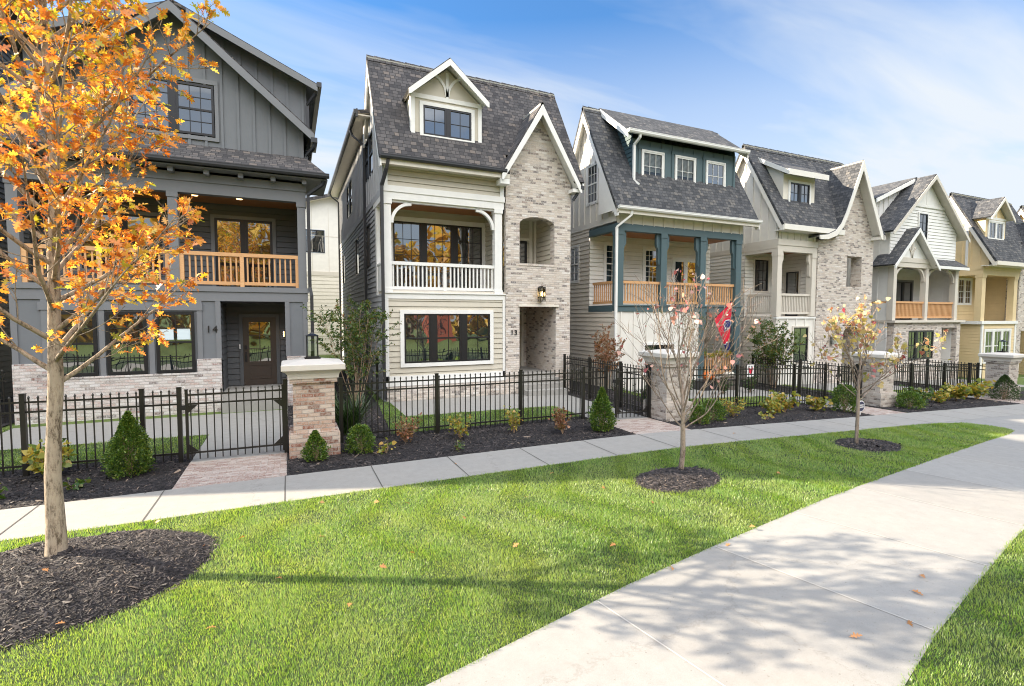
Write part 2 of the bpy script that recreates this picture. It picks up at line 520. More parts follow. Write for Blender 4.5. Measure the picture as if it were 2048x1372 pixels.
def auto_uv(me):
    nl = len(me.loops)
    uvl = me.uv_layers.new(name='UVMap')
    vi = np.empty(nl, np.int32)
    me.loops.foreach_get('vertex_index', vi)
    co = np.empty(len(me.vertices) * 3, np.float32)
    me.vertices.foreach_get('co', co)
    co = co.reshape(-1, 3)[vi]
    npoly = len(me.polygons)
    nn = np.empty(npoly * 3, np.float32)
    me.polygons.foreach_get('normal', nn)
    nn = nn.reshape(-1, 3)
    lt = np.empty(npoly, np.int32)
    me.polygons.foreach_get('loop_total', lt)
    nn = np.repeat(nn, lt, axis=0)
    t = np.stack([-nn[:, 1], nn[:, 0], np.zeros(nl)], 1)
    ln = np.linalg.norm(t, axis=1)
    flat = ln < 0.05
    t[flat] = (1, 0, 0)
    ln[flat] = 1
    t /= ln[:, None]
    t[t[:, 0] < -0.5] *= -1
    t[(np.abs(t[:, 0]) <= 0.5) & (t[:, 1] < 0)] *= -1
    b = np.cross(nn, t)
    b[b[:, 2] < 0] *= -1
    b[flat] = (0, 1, 0)
    uv = np.stack([(co * t).sum(1), (co * b).sum(1)], 1).astype(np.float32)
    uvl.data.foreach_set('uv', uv.ravel())


def thing(name, label, cat, loc, group=None):
    o = bpy.data.objects.new(name, None)
    o.empty_display_size = 0.2
    COL.objects.link(o)
    o.location = loc
    o['label'] = label
    o['category'] = cat
    if group:
        o['group'] = group
    return o


def tag(o, label, cat=None, group=None, kind=None):
    if label:
        o['label'] = label
    if cat:
        o['category'] = cat
    if group:
        o['group'] = group
    if kind:
        o['kind'] = kind
    return o


def copy_child(src, parent, dx=0.0, dy=0.0, dz=0.0):
    c = src.copy()
    COL.objects.link(c)
    c.parent = parent
    c.location = (src.location.x + dx, src.location.y + dy, src.location.z + dz)
    return c


# ground height along the street: level at first, falling gently to the right
def gz(x):
    x = round(x, 4)
    if x <= 6:
        return 0.0
    if x <= 8:
        return -0.034 * (x - 6) * (x - 6) / 4
    return max(-0.034 * (x - 7), -1.9)


NODES = [-400, -100, -40, -20, 0, 6, 7, 8] + list(range(10, 63, 2)) + [100, 400]


def crossings(loops, c, ax):
    """sorted positions along the other axis where polygon edges cross coordinate c on axis ax"""
    r = []
    for L in loops:
        n = len(L)
        for i in range(n):
            p, q = L[i], L[(i + 1) % n]
            a, b = p[ax], q[ax]
            if (a <= c < b) or (b <= c < a):
                r.append(p[1 - ax] + (q[1 - ax] - p[1 - ax]) * (c - a) / (b - a))
    r.sort()
    return r


def wallpoly(mb, O, T, N, poly, holes=(), kind='flat', exp=0.17, bsp=0.4, bw=0.065, bt=0.034, off0=0.0):
    """a wall in the vertical plane through O=(x,y) with horizontal direction T and outward normal N; poly/holes in (s,z)"""
    loops = [poly] + list(holes)
    zs = sorted({round(p[1], 5) for L in loops for p in L})
    z0, z1 = zs[0], zs[-1]
    br = set(zs)
    if kind == 'lap':
        k = math.ceil(z0 / exp)
        while k * exp < z1:
            br.add(round(k * exp, 5))
            k += 1
    br = sorted(br)
    Pt = lambda s, z, o: (O[0] + T[0] * s + N[0] * (o + off0), O[1] + T[1] * s + N[1] * (o + off0), z)
    e = 1e-5
    for a, b in zip(br[:-1], br[1:]):
        if b - a < 1e-4:
            continue
        lo, hi = crossings(loops, a + e, 1), crossings(loops, b - e, 1)
        if kind == 'lap':
            fa = (a / exp) - math.floor(a / exp + 1e-6)
            fb = fa + (b - a) / exp
            oa, ob = 0.02 * (1 - fa), 0.02 * (1 - fb)
        else:
            oa = ob = 0.0
        for i in range(0, min(len(lo), len(hi)) - 1, 2):
            if lo[i + 1] - lo[i] < 1e-4 and hi[i + 1] - hi[i] < 1e-4:
                continue
            if kind == 'lap' and fa < 1e-3 and b - a > 0.03:
                c_ = a + 0.017
                l0, l1, ig = lo[i], lo[i + 1], -0.022
                mb.add([Pt(l0, a, ig), Pt(l1, a, ig), Pt(l1, c_, ig), Pt(l0, c_, ig)], [(0, 1, 2, 3)])
                mb.add([Pt(l0, c_, ig), Pt(l1, c_, ig), Pt(l1, c_, oa), Pt(l0, c_, oa)], [(0, 1, 2, 3)])
                mb.add([Pt(l0, a, ig), Pt(l1, a, ig), Pt(l1, a, 0), Pt(l0, a, 0)], [(0, 1, 2, 3)])
                mb.add([Pt(l0, c_, oa), Pt(l1, c_, oa), Pt(hi[i + 1], b, ob), Pt(hi[i], b, ob)], [(0, 1, 2, 3)])
                continue
            mb.add([Pt(lo[i], a, oa), Pt(lo[i + 1], a, oa), Pt(hi[i + 1], b, ob), Pt(hi[i], b, ob)], [(0, 1, 2, 3)])
    if kind == 'bb':
        ss = [p[0] for p in poly]
        s0, s1 = min(ss), max(ss)
        s = s0 + 0.5 * ((s1 - s0) % bsp)
        while s < s1:
            r = crossings(loops, s, 0)
            for i in range(0, len(r) - 1, 2):
                if r[i + 1] - r[i] > 0.02:
                    fbox(mb, O, T, N, s - bw / 2, s + bw / 2, r[i], r[i + 1], -0.005 + off0, bt + off0)
            s += bsp


def fbox(mb, O, T, N, s0, s1, z0, z1, o0, o1):
    Pt = lambda s, z, o: (O[0] + T[0] * s + N[0] * o, O[1] + T[1] * s + N[1] * o, z)
    mb.hexa([Pt(s0, z0, o0), Pt(s1, z0, o0), Pt(s1, z1, o0), Pt(s0, z1, o0)], [Pt(s0, z0, o1), Pt(s1, z0, o1), Pt(s1, z1, o1), Pt(s0, z1, o1)])


def rect(s0, s1, z0, z1):
    return [(s0, z0), (s1, z0), (s1, z1), (s0, z1)]


def FR(y):      # front wall plane facing the street, s = world x
    return ((0, y), (1, 0), (0, -1))


def LF(x):      # left side wall facing -X, s = world y
    return ((x, 0), (0, 1), (-1, 0))


def RT(x):      # right side wall facing +X
    return ((x, 0), (0, 1), (1, 0))


def reveal(mb, F, s0, s1, z0, z1, d):
    """the four inner sides of an opening, d deep"""
    O, T, N = F
    Pt = lambda s, z, o: (O[0] + T[0] * s - N[0] * o, O[1] + T[1] * s - N[1] * o, z)
    for a, b in (((s0, z0), (s0, z1)), ((s1, z0), (s1, z1)), ((s0, z1), (s1, z1)), ((s0, z0), (s1, z0))):
        mb.add([Pt(*a, 0), Pt(*b, 0), Pt(*b, d), Pt(*a, d)], [(0, 1, 2, 3)])


def window(root, F, s0, s1, z0, z1, n=1, hung=True, grid=(2, 2), fr='black', cas=None, casw=0.09, mull=0.13, blinds=False, off=0.0, fw=0.05, papers=None, lower_grid=True):
    O, T, N = F
    frame, pane = MB(), MB()
    mt = MB()
    w_ = (s1 - s0 - mull * (n - 1)) / n
    for i in range(n):
        a = s0 + i * (w_ + mull)
        b = a + w_
        o0, o1 = off - 0.03, off + 0.022
        fbox(frame, O, T, N, a, a + fw, z0, z1, o0, o1)
        fbox(frame, O, T, N, b - fw, b, z0, z1, o0, o1)
        fbox(frame, O, T, N, a + fw, b - fw, z0, z0 + fw, o0, o1)
        fbox(frame, O, T, N, a + fw, b - fw, z1 - fw, z1, o0, o1)
        if i < n - 1:
            fbox(frame, O, T, N, b, b + mull, z0, z1, o0, off + 0.03)
        zm = (z0 + z1) / 2
        if hung:
            fbox(frame, O, T, N, a + fw, b - fw, zm - 0.025, zm + 0.025, o0, o1 - 0.004)
        parts = [(z0 + fw, zm - 0.025, lower_grid), (zm + 0.025, z1 - fw, True)] if hung else [(z0 + fw, z1 - fw, True)]
        for (za, zb, gr) in parts:
            if grid and gr:
                nx, nz = grid
                for k in range(1, nx):
                    s = a + fw + (w_ - 2 * fw) * k / nx
                    fbox(frame, O, T, N, s - 0.009, s + 0.009, za, zb, o0, off + 0.004)
                for k in range(1, nz):
                    z = za + (zb - za) * k / nz
                    fbox(frame, O, T, N, a + fw, b - fw, z - 0.009, z + 0.009, o0, off + 0.0055)
            # each pane leans a hair differently, as real sashes do
            dl = 0.004 * ((int(a * 91 + za * 37) % 3) - 1)
            Pt = lambda s, z, o: (O[0] + T[0] * s + N[0] * o, O[1] + T[1] * s + N[1] * o, z)
            pane.add([Pt(a + fw, za, off - 0.012), Pt(b - fw, za, off - 0.012 + dl), Pt(b - fw, zb, off - 0.012), Pt(a + fw, zb, off - 0.012 - dl)], [(0, 1, 2, 3)])
    if cas:
        cs = MB()
        c = casw
        fbox(cs, O, T, N, s0 - c, s0 - 0.002, z0 - c, z1 + c, off - 0.03, off + 0.034)
        fbox(cs, O, T, N, s1 + 0.002, s1 + c, z0 - c, z1 + c, off - 0.03, off + 0.034)
        fbox(cs, O, T, N, s0 - 0.002, s1 + 0.002, z1 + 0.002, z1 + c, off - 0.03, off + 0.034)
        fbox(cs, O, T, N, s0 - 0.002, s1 + 0.002, z0 - c, z0 - 0.002, off - 0.03, off + 0.034)
        wn = cs.build('window', P[cas], root)
        frame.build('sash_frame', P[fr], wn)
    else:
        wn = frame.build('window', P[fr], root)
    if blinds:
        bl = MB()
        z = z0 + fw
        while z < z1 - fw:
            fbox(bl, O, T, N, s0 + fw, s1 - fw, z, z + 0.035, off - 0.075, off - 0.07)
            z += 0.045
        bl.build('blinds', P['white'], wn)
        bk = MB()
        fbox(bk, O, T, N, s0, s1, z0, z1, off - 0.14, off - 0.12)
        bk.build('room_shade_backing', P['black'], wn)  # black sheet stands in for the unlit room behind the blinds
        pane.build('pane', CLEAR, wn)
    else:
        pane.build('pane', GLASS, wn)
    if papers:
        pp = MB()
        for (a, b, c, d) in papers:
            fbox(pp, O, T, N, a, b, c, d, off - 0.010, off - 0.008)
        pp.build('notice_sheet', PAPER, wn)
    return wn


PAPER = paint('blue_white_film', (0.62, 0.72, 0.76), 0.5)


def rake(mb, a, b, w_, axis, t0, t1):
    """a board of vertical height w_ hanging below the sloping line a-b"""
    mb.prism([a, b, (b[0], b[1] - w_), (a[0], a[1] - w_)], axis, t0, t1)


def arc_band(mb, cx, cz, r0, r1, a0, a1, axis, t0, t1, n=12):
    out = [(cx + r1 * cos(a0 + (a1 - a0) * k / n), cz + r1 * sin(a0 + (a1 - a0) * k / n)) for k in range(n + 1)]
    inn = [(cx + r0 * cos(a0 + (a1 - a0) * k / n), cz + r0 * sin(a0 + (a1 - a0) * k / n)) for k in range(n + 1)]
    for k in range(n):
        mb.prism([out[k], out[k + 1], inn[k + 1], inn[k]], axis, t0, t1)


def railing(root, p0, p1, z0, z1, mat, sp=0.125, bw=0.038, rail_h=0.06, top_w=0.11, mid=None):
    """top and bottom rail with balusters between p0 and p1 (xy)"""
    mb = MB()
    a, b = Vector((p0[0], p0[1], 0)), Vector((p1[0], p1[1], 0))
    L = (b - a).length
    mb.bar((a.x, a.y, z1 - 0.05), (b.x, b.y, z1 - 0.05), top_w, 0.10)
    mb.bar((a.x, a.y, z0 + 0.05), (b.x, b.y, z0 + 0.05), 0.07, 0.09)
    if mid:
        for m_ in mid:
            q = a + (b - a) * m_
            mb.box(q.x - 0.05, q.x + 0.05, q.y - 0.05, q.y + 0.05, z0 - 0.08, z1 - 0.02)
    r = mb.build('railing', mat, root)
    n = int(L / sp)
    first = None
    for k in range(n):
        q = a + (b - a) * ((k + 0.5) / n)
        if mid and any(abs((k + 0.5) / n - m_) * L < 0.07 for m_ in mid):
            continue
        if first is None:
            bb = MB()
            bb.box(q.x - bw / 2, q.x + bw / 2, q.y - bw / 2, q.y + bw / 2, z0 + 0.08, z1 - 0.08)
            first = bb.build('baluster', mat, r)
            fx, fy = q.x, q.y
        else:
            copy_child(first, r, q.x - fx, q.y - fy)
    return r


def lit_lantern(root, x, y, z, name='wall_lantern'):
    mb = MB()
    mb.box(x - 0.07, x + 0.07, y + 0.0, y + 0.02, z - 0.14, z + 0.22)
    mb.box(x - 0.1, x + 0.1, y - 0.24, y - 0.04, z + 0.2, z + 0.23)
    mb.box(x - 0.1, x + 0.1, y - 0.24, y - 0.04, z - 0.25, z - 0.23)
    mb.box(x - 0.02, x + 0.02, y - 0.2, y + 0.0, z + 0.23, z + 0.26)
    for sx in (-1, 1):
        for yy in (-0.24, -0.05):
            mb.box(x + sx * 0.09 - 0.008, x + sx * 0.09 + 0.008, y + yy, y + yy + 0.015, z - 0.23, z + 0.2)
    l_ = mb.build(name, P['black'], root)
    b = MB()
    for sx in (-0.03, 0.03):
        b.lathe(x + sx, y - 0.14, [(0.006, z + 0.08), (0.018, z + 0.02), (0.02, z - 0.03), (0.008, z - 0.08)], 8)
    b.build('bulb', BULB, l_, True)
    gl = MB()
    gl.box(x - 0.083, x + 0.083, y - 0.225, y - 0.055, z - 0.22, z + 0.19)
    gl.build('lantern_glass', CLEAR, l_)
    return l_


def downspout(root, pts, mat, r=0.045):
    mb = MB()
    for a, b in zip(pts[:-1], pts[1:]):
        mb.bar(a, b, r * 2, r * 1.6)
    return mb.build('downspout', mat, root)
# ------------------------------------------------------------------ houses
YF = 15.2


def main_roof_x(root, x0, x1, ye, ze, yr, zr, yb, mat, th=0.10, trim='white', rakew=0.22, name='roof', cut=None):
    """steep roof with its ridge along the street: eave (ye, ze) -> ridge (yr, zr) -> back at yb"""
    s = (zr - ze) / (yr - ye)
    zb = zr - s * (yb - yr)
    mb = MB()
    if cut:                              # the brick tower rises through the eave between cut[0] and cut[1]
        c0, c1, yc = cut
        zc = ze + s * (yc - ye)
        mb.slab([(x0, ye, ze), (c0, ye, ze), (c0, yr, zr), (x0, yr, zr)], th)
        mb.slab([(c0, yc, zc), (c1, yc, zc), (c1, yr, zr), (c0, yr, zr)], th)
        mb.slab([(c1, ye, ze), (x1, ye, ze), (x1, yr, zr), (c1, yr, zr)], th)
    else:
        mb.slab([(x0, ye, ze), (x1, ye, ze), (x1, yr, zr), (x0, yr, zr)], th)
    mb.slab([(x1, yb, zb), (x0, yb, zb), (x0, yr + 0.001, zr), (x1, yr + 0.001, zr)], th)
    # ridge cap shingles
    k = x0
    i = 0
    while k < x1 - 0.1:
        h = 0.022 + 0.008 * (i % 2)
        mb.slab([(k, yr - 0.13, zr - 0.13 * s + h + 0.02), (min(k + 0.3, x1), yr - 0.13, zr - 0.13 * s + h), (min(k + 0.3, x1), yr, zr + h), (k, yr, zr + h + 0.02)], 0.02)
        k += 0.25
        i += 1
    r = mb.build(name, [mat, P[trim]], root)
    rk = MB()
    d = th / cos(math.atan(s))
    for xa, xb in ((x0 + 0.012, x0 + 0.06), (x1 - 0.06, x1 - 0.012)):
        W_ = rakew * sqrt(1 + s * s)
        z_, yy_ = ze - d * 0.45, ye + 0.01
        rk.prism([(yy_, z_), (yr, zr - d * 0.45), (yr, zr - d * 0.45 - W_), (yy_ + (W_ - 0.17) / s, z_ - 0.17), (yy_, z_ - 0.17)], 'x', xa, xb)
        rake(rk, (yr, zr - d * 0.45), (yb, zb - d * 0.45), rakew * sqrt(1 + s * s), 'x', xa, xb)
    # sloping soffit inside the rakes
    rk.slab([(x0 + 0.06, ye + 0.1, ze + 0.1 * s - d - 0.02), (x0 + 0.5, ye + 0.1, ze + 0.1 * s - d - 0.02), (x0 + 0.5, yr, zr - d - 0.02), (x0 + 0.06, yr, zr - d - 0.02)], 0.02)
    rk.slab([(x0 + 0.06, yb, zb - d - 0.02), (x0 + 0.5, yb, zb - d - 0.02), (x0 + 0.5, yr, zr - d - 0.02), (x0 + 0.06, yr, zr - d - 0.02)], 0.02)
    rk.build('rake_board', P[trim], r)
    return r


def gutter(root, x0, x1, y, z, mat, size=0.12):
    mb = MB()
    mb.prism([(y, z), (y, z - size * 0.6), (y + size * 0.25, z - size), (y + size, z - size), (y + size, z)], 'x', x0, x1)
    mb.prism([(y - 0.008, z), (y - 0.008, z - 0.02), (y, z - 0.02), (y, z)], 'x', x0, x1)
    return mb.build('gutter', mat, root)


def front_gable(root, xc, half, za, y0, y1, slope_l, slope_r, zl, zr, matR, trim, th=0.1, bw=0.2, name='gable_roof'):
    """roof of a gable facing the street; ridge along Y from y0 to y1"""
    mb = MB()
    xl = xc - (za - zl) / slope_l
    xr = xc + (za - zr) / slope_r
    mb.slab([(xl, y0, zl), (xc, y0, za), (xc, y1, za), (xl, y1, zl)], th)
    mb.slab([(xc, y0, za), (xr, y0, zr), (xr, y1, zr), (xc, y1, za)], th)
    r = mb.build(name, [matR, P[trim]], root)
    t = MB()
    dl = th * sqrt(1 + slope_l ** 2) * 0.4
    dr = th * sqrt(1 + slope_r ** 2) * 0.4
    wl, wr = bw * sqrt(1 + slope_l ** 2), bw * sqrt(1 + slope_r ** 2)
    t.prism([(xc, za - dl), (xl, zl - dl), (xl, zl - dl - bw), (xl + 0.05, zl - dl - bw), (xc, za - dl - wl)], 'y', y0 - 0.035, y0 + 0.01)
    t.prism([(xc, za - dr), (xc, za - dr - wr), (xr - 0.05, zr - dr - bw), (xr, zr - dr - bw), (xr, zr - dr)], 'y', y0 - 0.035, y0 + 0.01)
    t.build('rake_board', P[trim], r)
    return r


def door(root, F, s0, s1, z0, z1, c='chardoor', glass=(2, 3), off=0.0, cas='chartrim', gfrac=(0.35, 0.93), side='l', swing=False):
    O, T, N = F
    cs = MB()
    c_ = 0.1
    fbox(cs, O, T, N, s0 - c_, s0 - 0.003, z0, z1 + c_, off - 0.02, off + 0.035)
    fbox(cs, O, T, N, s1 + 0.003, s1 + c_, z0, z1 + c_, off - 0.02, off + 0.035)
    fbox(cs, O, T, N, s0 - 0.003, s1 + 0.003, z1 + 0.003, z1 + c_, off - 0.02, off + 0.035)
    d = MB()
    st = 0.16
    ga, gb = z0 + (z1 - z0) * gfrac[0], z0 + (z1 - z0) * gfrac[1]
    fbox(d, O, T, N, s0, s0 + st, z0, z1, off - 0.03, off + 0.012)
    fbox(d, O, T, N, s1 - st, s1, z0, z1, off - 0.03, off + 0.012)
    fbox(d, O, T, N, s0 + st, s1 - st, gb, z1, off - 0.03, off + 0.012)
    fbox(d, O, T, N, s0 + st, s1 - st, z0, ga, off - 0.03, off + 0.012)
    if gfrac[0] > 0.25:
        za, zb = z0 + 0.22, ga - 0.12
        for (a, b, p, q) in ((s0 + st, s1 - st, zb, zb + 0.03), (s0 + st, s1 - st, za - 0.03, za), (s0 + st, s0 + st + 0.03, za, zb), (s1 - st - 0.03, s1 - st, za, zb)):
            fbox(d, O, T, N, a, b, p, q, off + 0.0125, off + 0.03)
        fbox(d, O, T, N, s0 + st + 0.09, s1 - st - 0.09, za + 0.06, zb - 0.06, off + 0.0125, off + 0.022)
    for k in range(1, glass[0]):
        s = s0 + st + (s1 - s0 - 2 * st) * k / glass[0]
        fbox(d, O, T, N, s - 0.011, s + 0.011, ga, gb, off - 0.03, off + 0.006)
    for k in range(1, glass[1]):
        z = ga + (gb - ga) * k / glass[1]
        fbox(d, O, T, N, s0 + st, s1 - st, z - 0.011, z + 0.011, off - 0.03, off + 0.004)
    dr = d.build('door', P[c], root)
    cs.build('door_casing', P[cas], dr)
    gl = MB()
    fbox(gl, O, T, N, s0 + st, s1 - st, ga, gb, off - 0.022, off - 0.012)
    gl.build('door_glass', GLASS, dr)
    h = MB()
    s = s0 + 0.07 if side == 'l' else s1 - 0.07
    fbox(h, O, T, N, s - 0.035, s + 0.035, z0 + 1.1, z0 + 1.22, off + 0.012, off + 0.04)
    fbox(h, O, T, N, s - 0.03, s + 0.03, z0 + 0.72, z0 + 1.02, off + 0.012, off + 0.03)
    fbox(h, O, T, N, s - 0.012, s + 0.012, z0 + 0.74, z0 + 0.96, off + 0.06, off + 0.08)
    h.build('door_handle', P['black'], dr)
    return dr


def patio_door(root, F, s0, s1, z0, z1, fr='black', cas='chartrim', casw=0.1):
    return window(root, F, s0, s1, z0, z1, 2, False, None, fr, cas, casw, mull=0.07, fw=0.07)


def steps(root, x0, x1, y_front, run, z0, z1, n, mat):
    mb = MB()
    for k in range(n):
        mb.box(x0 - 0.001 * k, x1 + 0.001 * k, y_front + run * k, y_front + run * (n + 0.5), z0 - 0.3 + 0.001 * k, z0 + (z1 - z0) * (k + 1) / n)
    return mb.build('porch_steps', mat, root)


def text_mesh(root, body, x, y, z, size, mat, name='house_number', depth=0.012):
    cu = bpy.data.curves.new(name, 'FONT')
    cu.body = body
    cu.size = size
    cu.extrude = depth
    cu.space_character = 1.15
    tmp = bpy.data.objects.new(name, cu)
    COL.objects.link(tmp)
    dg = bpy.context.evaluated_depsgraph_get()
    me = bpy.data.meshes.new_from_object(tmp.evaluated_get(dg))
    bpy.data.objects.remove(tmp)
    b = BASE(root)
    R = Matrix.Translation((x - b[0], y - b[1], z - b[2])) @ Matrix.Rotation(pi / 2, 4, 'X')
    me.transform(R)
    me.materials.clear()
    me.materials.append(mat)
    o = bpy.data.objects.new(name, me)
    COL.objects.link(o)
    o.parent = root
    return o


def rear_block(root, x0, x1, ya, yb, zt, mat_hi, mat_lo, zband, trim, side_windows=(), roofm=None, over=0.45, gut='gutter', bandw=0.22, lo_kind='lap', fr='black', cas=None, ztop_front=None, yw=None, holes_lo=()):
    """long rear body of a house: left and right walls, low roof with a side gutter"""
    yw = ya if yw is None else yw
    hi, lo = MB(), MB()
    prof = [(yw, zband), (yb, zband), (yb, zt), (ya, zt)] + (ztop_front or [])
    wl_hi = [rect(*q[:4]) for q in side_windows if q[2] >= zband]
    wl_lo = [rect(*q[:4]) for q in side_windows if q[2] < zband]
    wallpoly(hi, *LF(x0), prof, wl_hi, 'bb', bsp=0.42)
    wallpoly(hi, *RT(x1), prof, (), 'bb', bsp=0.6)
    wallpoly(hi, *((0, yb), (1, 0), (0, 1)), rect(x0, x1, zband, zt))
    wallpoly(lo, *LF(x0), rect(yw if not holes_lo else holes_lo[0], yb, -1.2, zband), wl_lo, lo_kind)
    wallpoly(lo, *RT(x1), rect(yw if not holes_lo else holes_lo[0], yb, -1.2, zband), (), lo_kind)
    wallpoly(lo, *((0, yb), (1, 0), (0, 1)), rect(x0, x1, -1.2, zband))
    a = hi.build('upper_side_wall', mat_hi, root)
    b = lo.build('lower_side_wall', mat_lo, root)
    bd = MB()
    bd.box(x0 - 0.035, x0 - 0.002, yw, yb, zband - bandw / 2, zband + bandw / 2)
    bd.build('band_board', P[trim] if isinstance(trim, str) else trim, root)
    r = MB()
    xm = (x0 + x1) / 2
    zr = zt + 0.2 + 0.16 * (xm - x0 + over)
    r.slab([(x0 - over, ya, zt + 0.14), (xm, ya, zr), (xm, yb + 0.4, zr), (x0 - over, yb + 0.4, zt + 0.14)], 0.12)
    r.slab([(xm, ya, zr), (x1 + over, ya, zt + 0.14), (x1 + over, yb + 0.4, zt + 0.14), (xm, yb + 0.4, zr)], 0.12)
    r.mi = 1
    r.box(x0 - over + 0.01, x0 + 0.0, ya + 0.02, yb + 0.35, zt - 0.02, zt + 0.02)
    r.mi = 0
    rr = r.build('rear_roof', [roofm or SH, P['cream']], root)
    gt = MB()
    xg = x0 - over
    gt.prism([(xg, zt + 0.14), (xg - 0.10, zt + 0.14), (xg - 0.10, zt + 0.06), (xg - 0.07, zt + 0.01), (xg, zt + 0.01)], 'y', ya - 0.04, yb + 0.4)
    gt.build('gutter', P[gut], rr)
    for q in side_windows:
        window(root, LF(x0), q[0] + 0.01, q[1] - 0.01, q[2] + 0.01, q[3] - 0.01, q[4] if len(q) > 4 else 1, q[5] if len(q) > 5 else True,
               q[6] if len(q) > 6 else (2, 2), fr, cas, 0.07, blinds=(q[7] if len(q) > 7 else False))
    return a, b


# ---------- house 13 : putty and white with a whitewashed brick tower
def house_thirteen():
    H = thing('brick_tower_house', 'pale house with brick entrance tower, white arched balcony and gabled dormer, beside the charcoal house', 'house', (5.8, 15.2, 0.0))
    F = FR(YF)
    # ground floor siding panel
    w_ = MB()
    wallpoly(w_, *F, rect(2.70, 6.52, 0.76, 3.30), [rect(3.16, 6.01, 1.13, 2.70)], 'lap')
    w_.build('siding_wall', P['grey'], H)
    w_ = MB()
    wallpoly(w_, *F, rect(2.70, 6.50, 6.50, 7.12), (), 'lap')
    w_.build('siding_wall', P['grey'], H)
    tr = MB()
    O, T, N = F
    for (a, b, c, d) in ((2.61, 2.72, 0.5, 3.14), (6.45, 6.54, 0.5, 3.14), (2.61, 6.54, 3.14, 3.30), (2.61, 6.54, 0.62, 0.78), (2.63, 2.74, 6.5, 7.1), (6.36, 6.5, 6.5, 7.1)):
        fbox(tr, O, T, N, a, b, c, d, -0.01, 0.035)
    fbox(tr, O, T, N, 2.60, 6.54, 0.47, 0.62, -0.01, 0.06)
    fbox(tr, O, T, N, 2.60, 6.56, 3.303, 3.335, -0.01, 0.07)
    tr.build('trim_board', P['white'], H)
    bb = MB()
    bb.box(2.64, 6.55, YF - 0.05, YF + 0.3, -0.2, 0.47)
    bb.build('brick_base', BR_13, H)
    window(H, F, 3.18, 5.99, 1.16, 2.68, 3, True, (2, 1), 'black', 'white', 0.12, mull=0.16, off=0.022)
    # tower
    yt = YF - 0.08
    Ft = FR(yt)
    xl, xr = 6.55, 9.0
    apexx, apexz = 7.70, 9.52
    s = 1.72
    zl = 7.02
    n = 10
    a0, a1 = 7.04, 8.43
    cx = (a0 + a1) / 2
    arch = [(7.04, 4.38), (8.36, 4.38), (8.36, 5.68)] + [(7.70 + 0.66 * cos(pi * k / n), 5.68 + 0.26 * sin(pi * k / n)) for k in range(1, n)] + [(7.04, 5.68)]
    tw = MB()
    poly = [(xl, -0.3), (xr, -0.3), (xr, 7.15), (apexx + 0.05, apexz - 0.15), (apexx - 0.05, apexz - 0.15), (xl, 7.30)]
    wallpoly(tw, *Ft, poly, [rect(a0, a1, 0.0, 2.93), arch])
    wallpoly(tw, *LF(xl), rect(yt, YF + 0.1, -0.3, 7.2))
    wallpoly(tw, *RT(xr), rect(yt, YF + 2.6, -0.3, 7.2))
    reveal(tw, Ft, a0, a1, 0.0, 2.93, 0.35)
    for (p, q) in zip(arch, arch[1:] + arch[:1]):
        tw.add([(p[0], yt, p[1]), (q[0], yt, q[1]), (q[0], yt + 0.3, q[1]), (p[0], yt + 0.3, p[1])], [(0, 1, 2, 3)])
    # soldier course over the arch, brick ledge
    tw.box(7.02, 8.38, yt - 0.02, yt + 0.02, 4.30, 4.375)
    # porch recess walls
    wallpoly(tw, *LF(8.44), rect(yt + 0.3, 17.5, 0.4, 3.0))
    wallpoly(tw, *RT(7.03), rect(yt + 0.3, 17.5, 0.4, 3.0))
    wallpoly(tw, *FR(17.5), rect(6.9, 8.5, 0.4, 3.0), [rect(7.18, 8.3, 0.6, 2.72)])
    tw.build('brick_tower', BR_13, H)
    up = MB()
    wallpoly(up, *LF(8.37), rect(yt + 0.3, 16.62, 4.3, 6.2), (), 'lap')
    wallpoly(up, *FR(16.6), rect(6.9, 8.4, 4.3, 6.2), [rect(7.0, 8.02, 4.3, 5.36)], 'lap')
    up.build('loggia_siding', P['grey'], H)
    tb = MB()
    tb.box(8.10, 8.2, 16.54, 16.599, 4.4, 6.1)
    tb.box(6.95, 8.1, 16.54, 16.599, 5.37, 5.46)
    tb.box(8.28, 8.368, 16.50, 16.598, 4.4, 6.1)
    tb.box(6.9, 8.44, yt + 0.3, 16.7, 6.1, 6.16)
    tb.box(6.9, 8.44, yt + 0.3, 16.7, 4.26, 4.3)
    tb.build('loggia_trim', P['cream'], H)
    window(H, FR(16.6), 7.0, 8.02, 4.32, 5.34, 1, False, None, 'black', None, fw=0.07)
    ce = MB()
    ce.box(6.9, 8.5, yt + 0.02, 17.6, 2.94, 2.99)
    ce.build('porch_ceiling', CEIL, H)
    door(H, FR(17.48), 7.24, 8.2, 0.65, 2.68, 'tan', (2, 3), 0.0, 'cream', side='l')
    li = MB()
    li.box(7.00, 8.52, yt - 0.06, yt + 0.12, 2.93, 3.0)
    li.build('lintel', P['cream'], H)
    lit_lantern(H, 7.80, yt - 0.005, 3.36)
    text_mesh(H, "13", 6.70, yt - 0.02, 1.98, 0.24, P['black'])
    steps(H, 7.03, 8.5, 14.42, 0.3, 0.0, 0.49, 3, CONC2)
    pf = MB()
    pf.box(7.0, 8.45, yt + 0.03, 17.6, 0.0, 0.645)
    pf.build('porch_floor', CONC2, H)
    # balcony
    dk = MB()
    dk.box(2.66, 6.54, YF + 0.0, 17.0, 3.15, 3.40)
    dk.build('balcony_floor', P['stone'], H)
    for (a, b) in ((2.61, 2.83), (6.18, 6.43)):
        po = MB()
        po.box(a, b, YF - 0.02, YF + 0.20, 3.34, 6.10)
        po.box(a - 0.025, b + 0.025, YF - 0.045, YF + 0.225, 5.96, 6.10)
        po.box(a - 0.02, b + 0.02, YF - 0.04, YF + 0.22, 3.34, 3.46)
        po.build('balcony_post', P['white'], H)
    bm = MB()
    bm.box(2.59, 6.50, YF - 0.03, YF + 0.22, 6.10, 6.32)
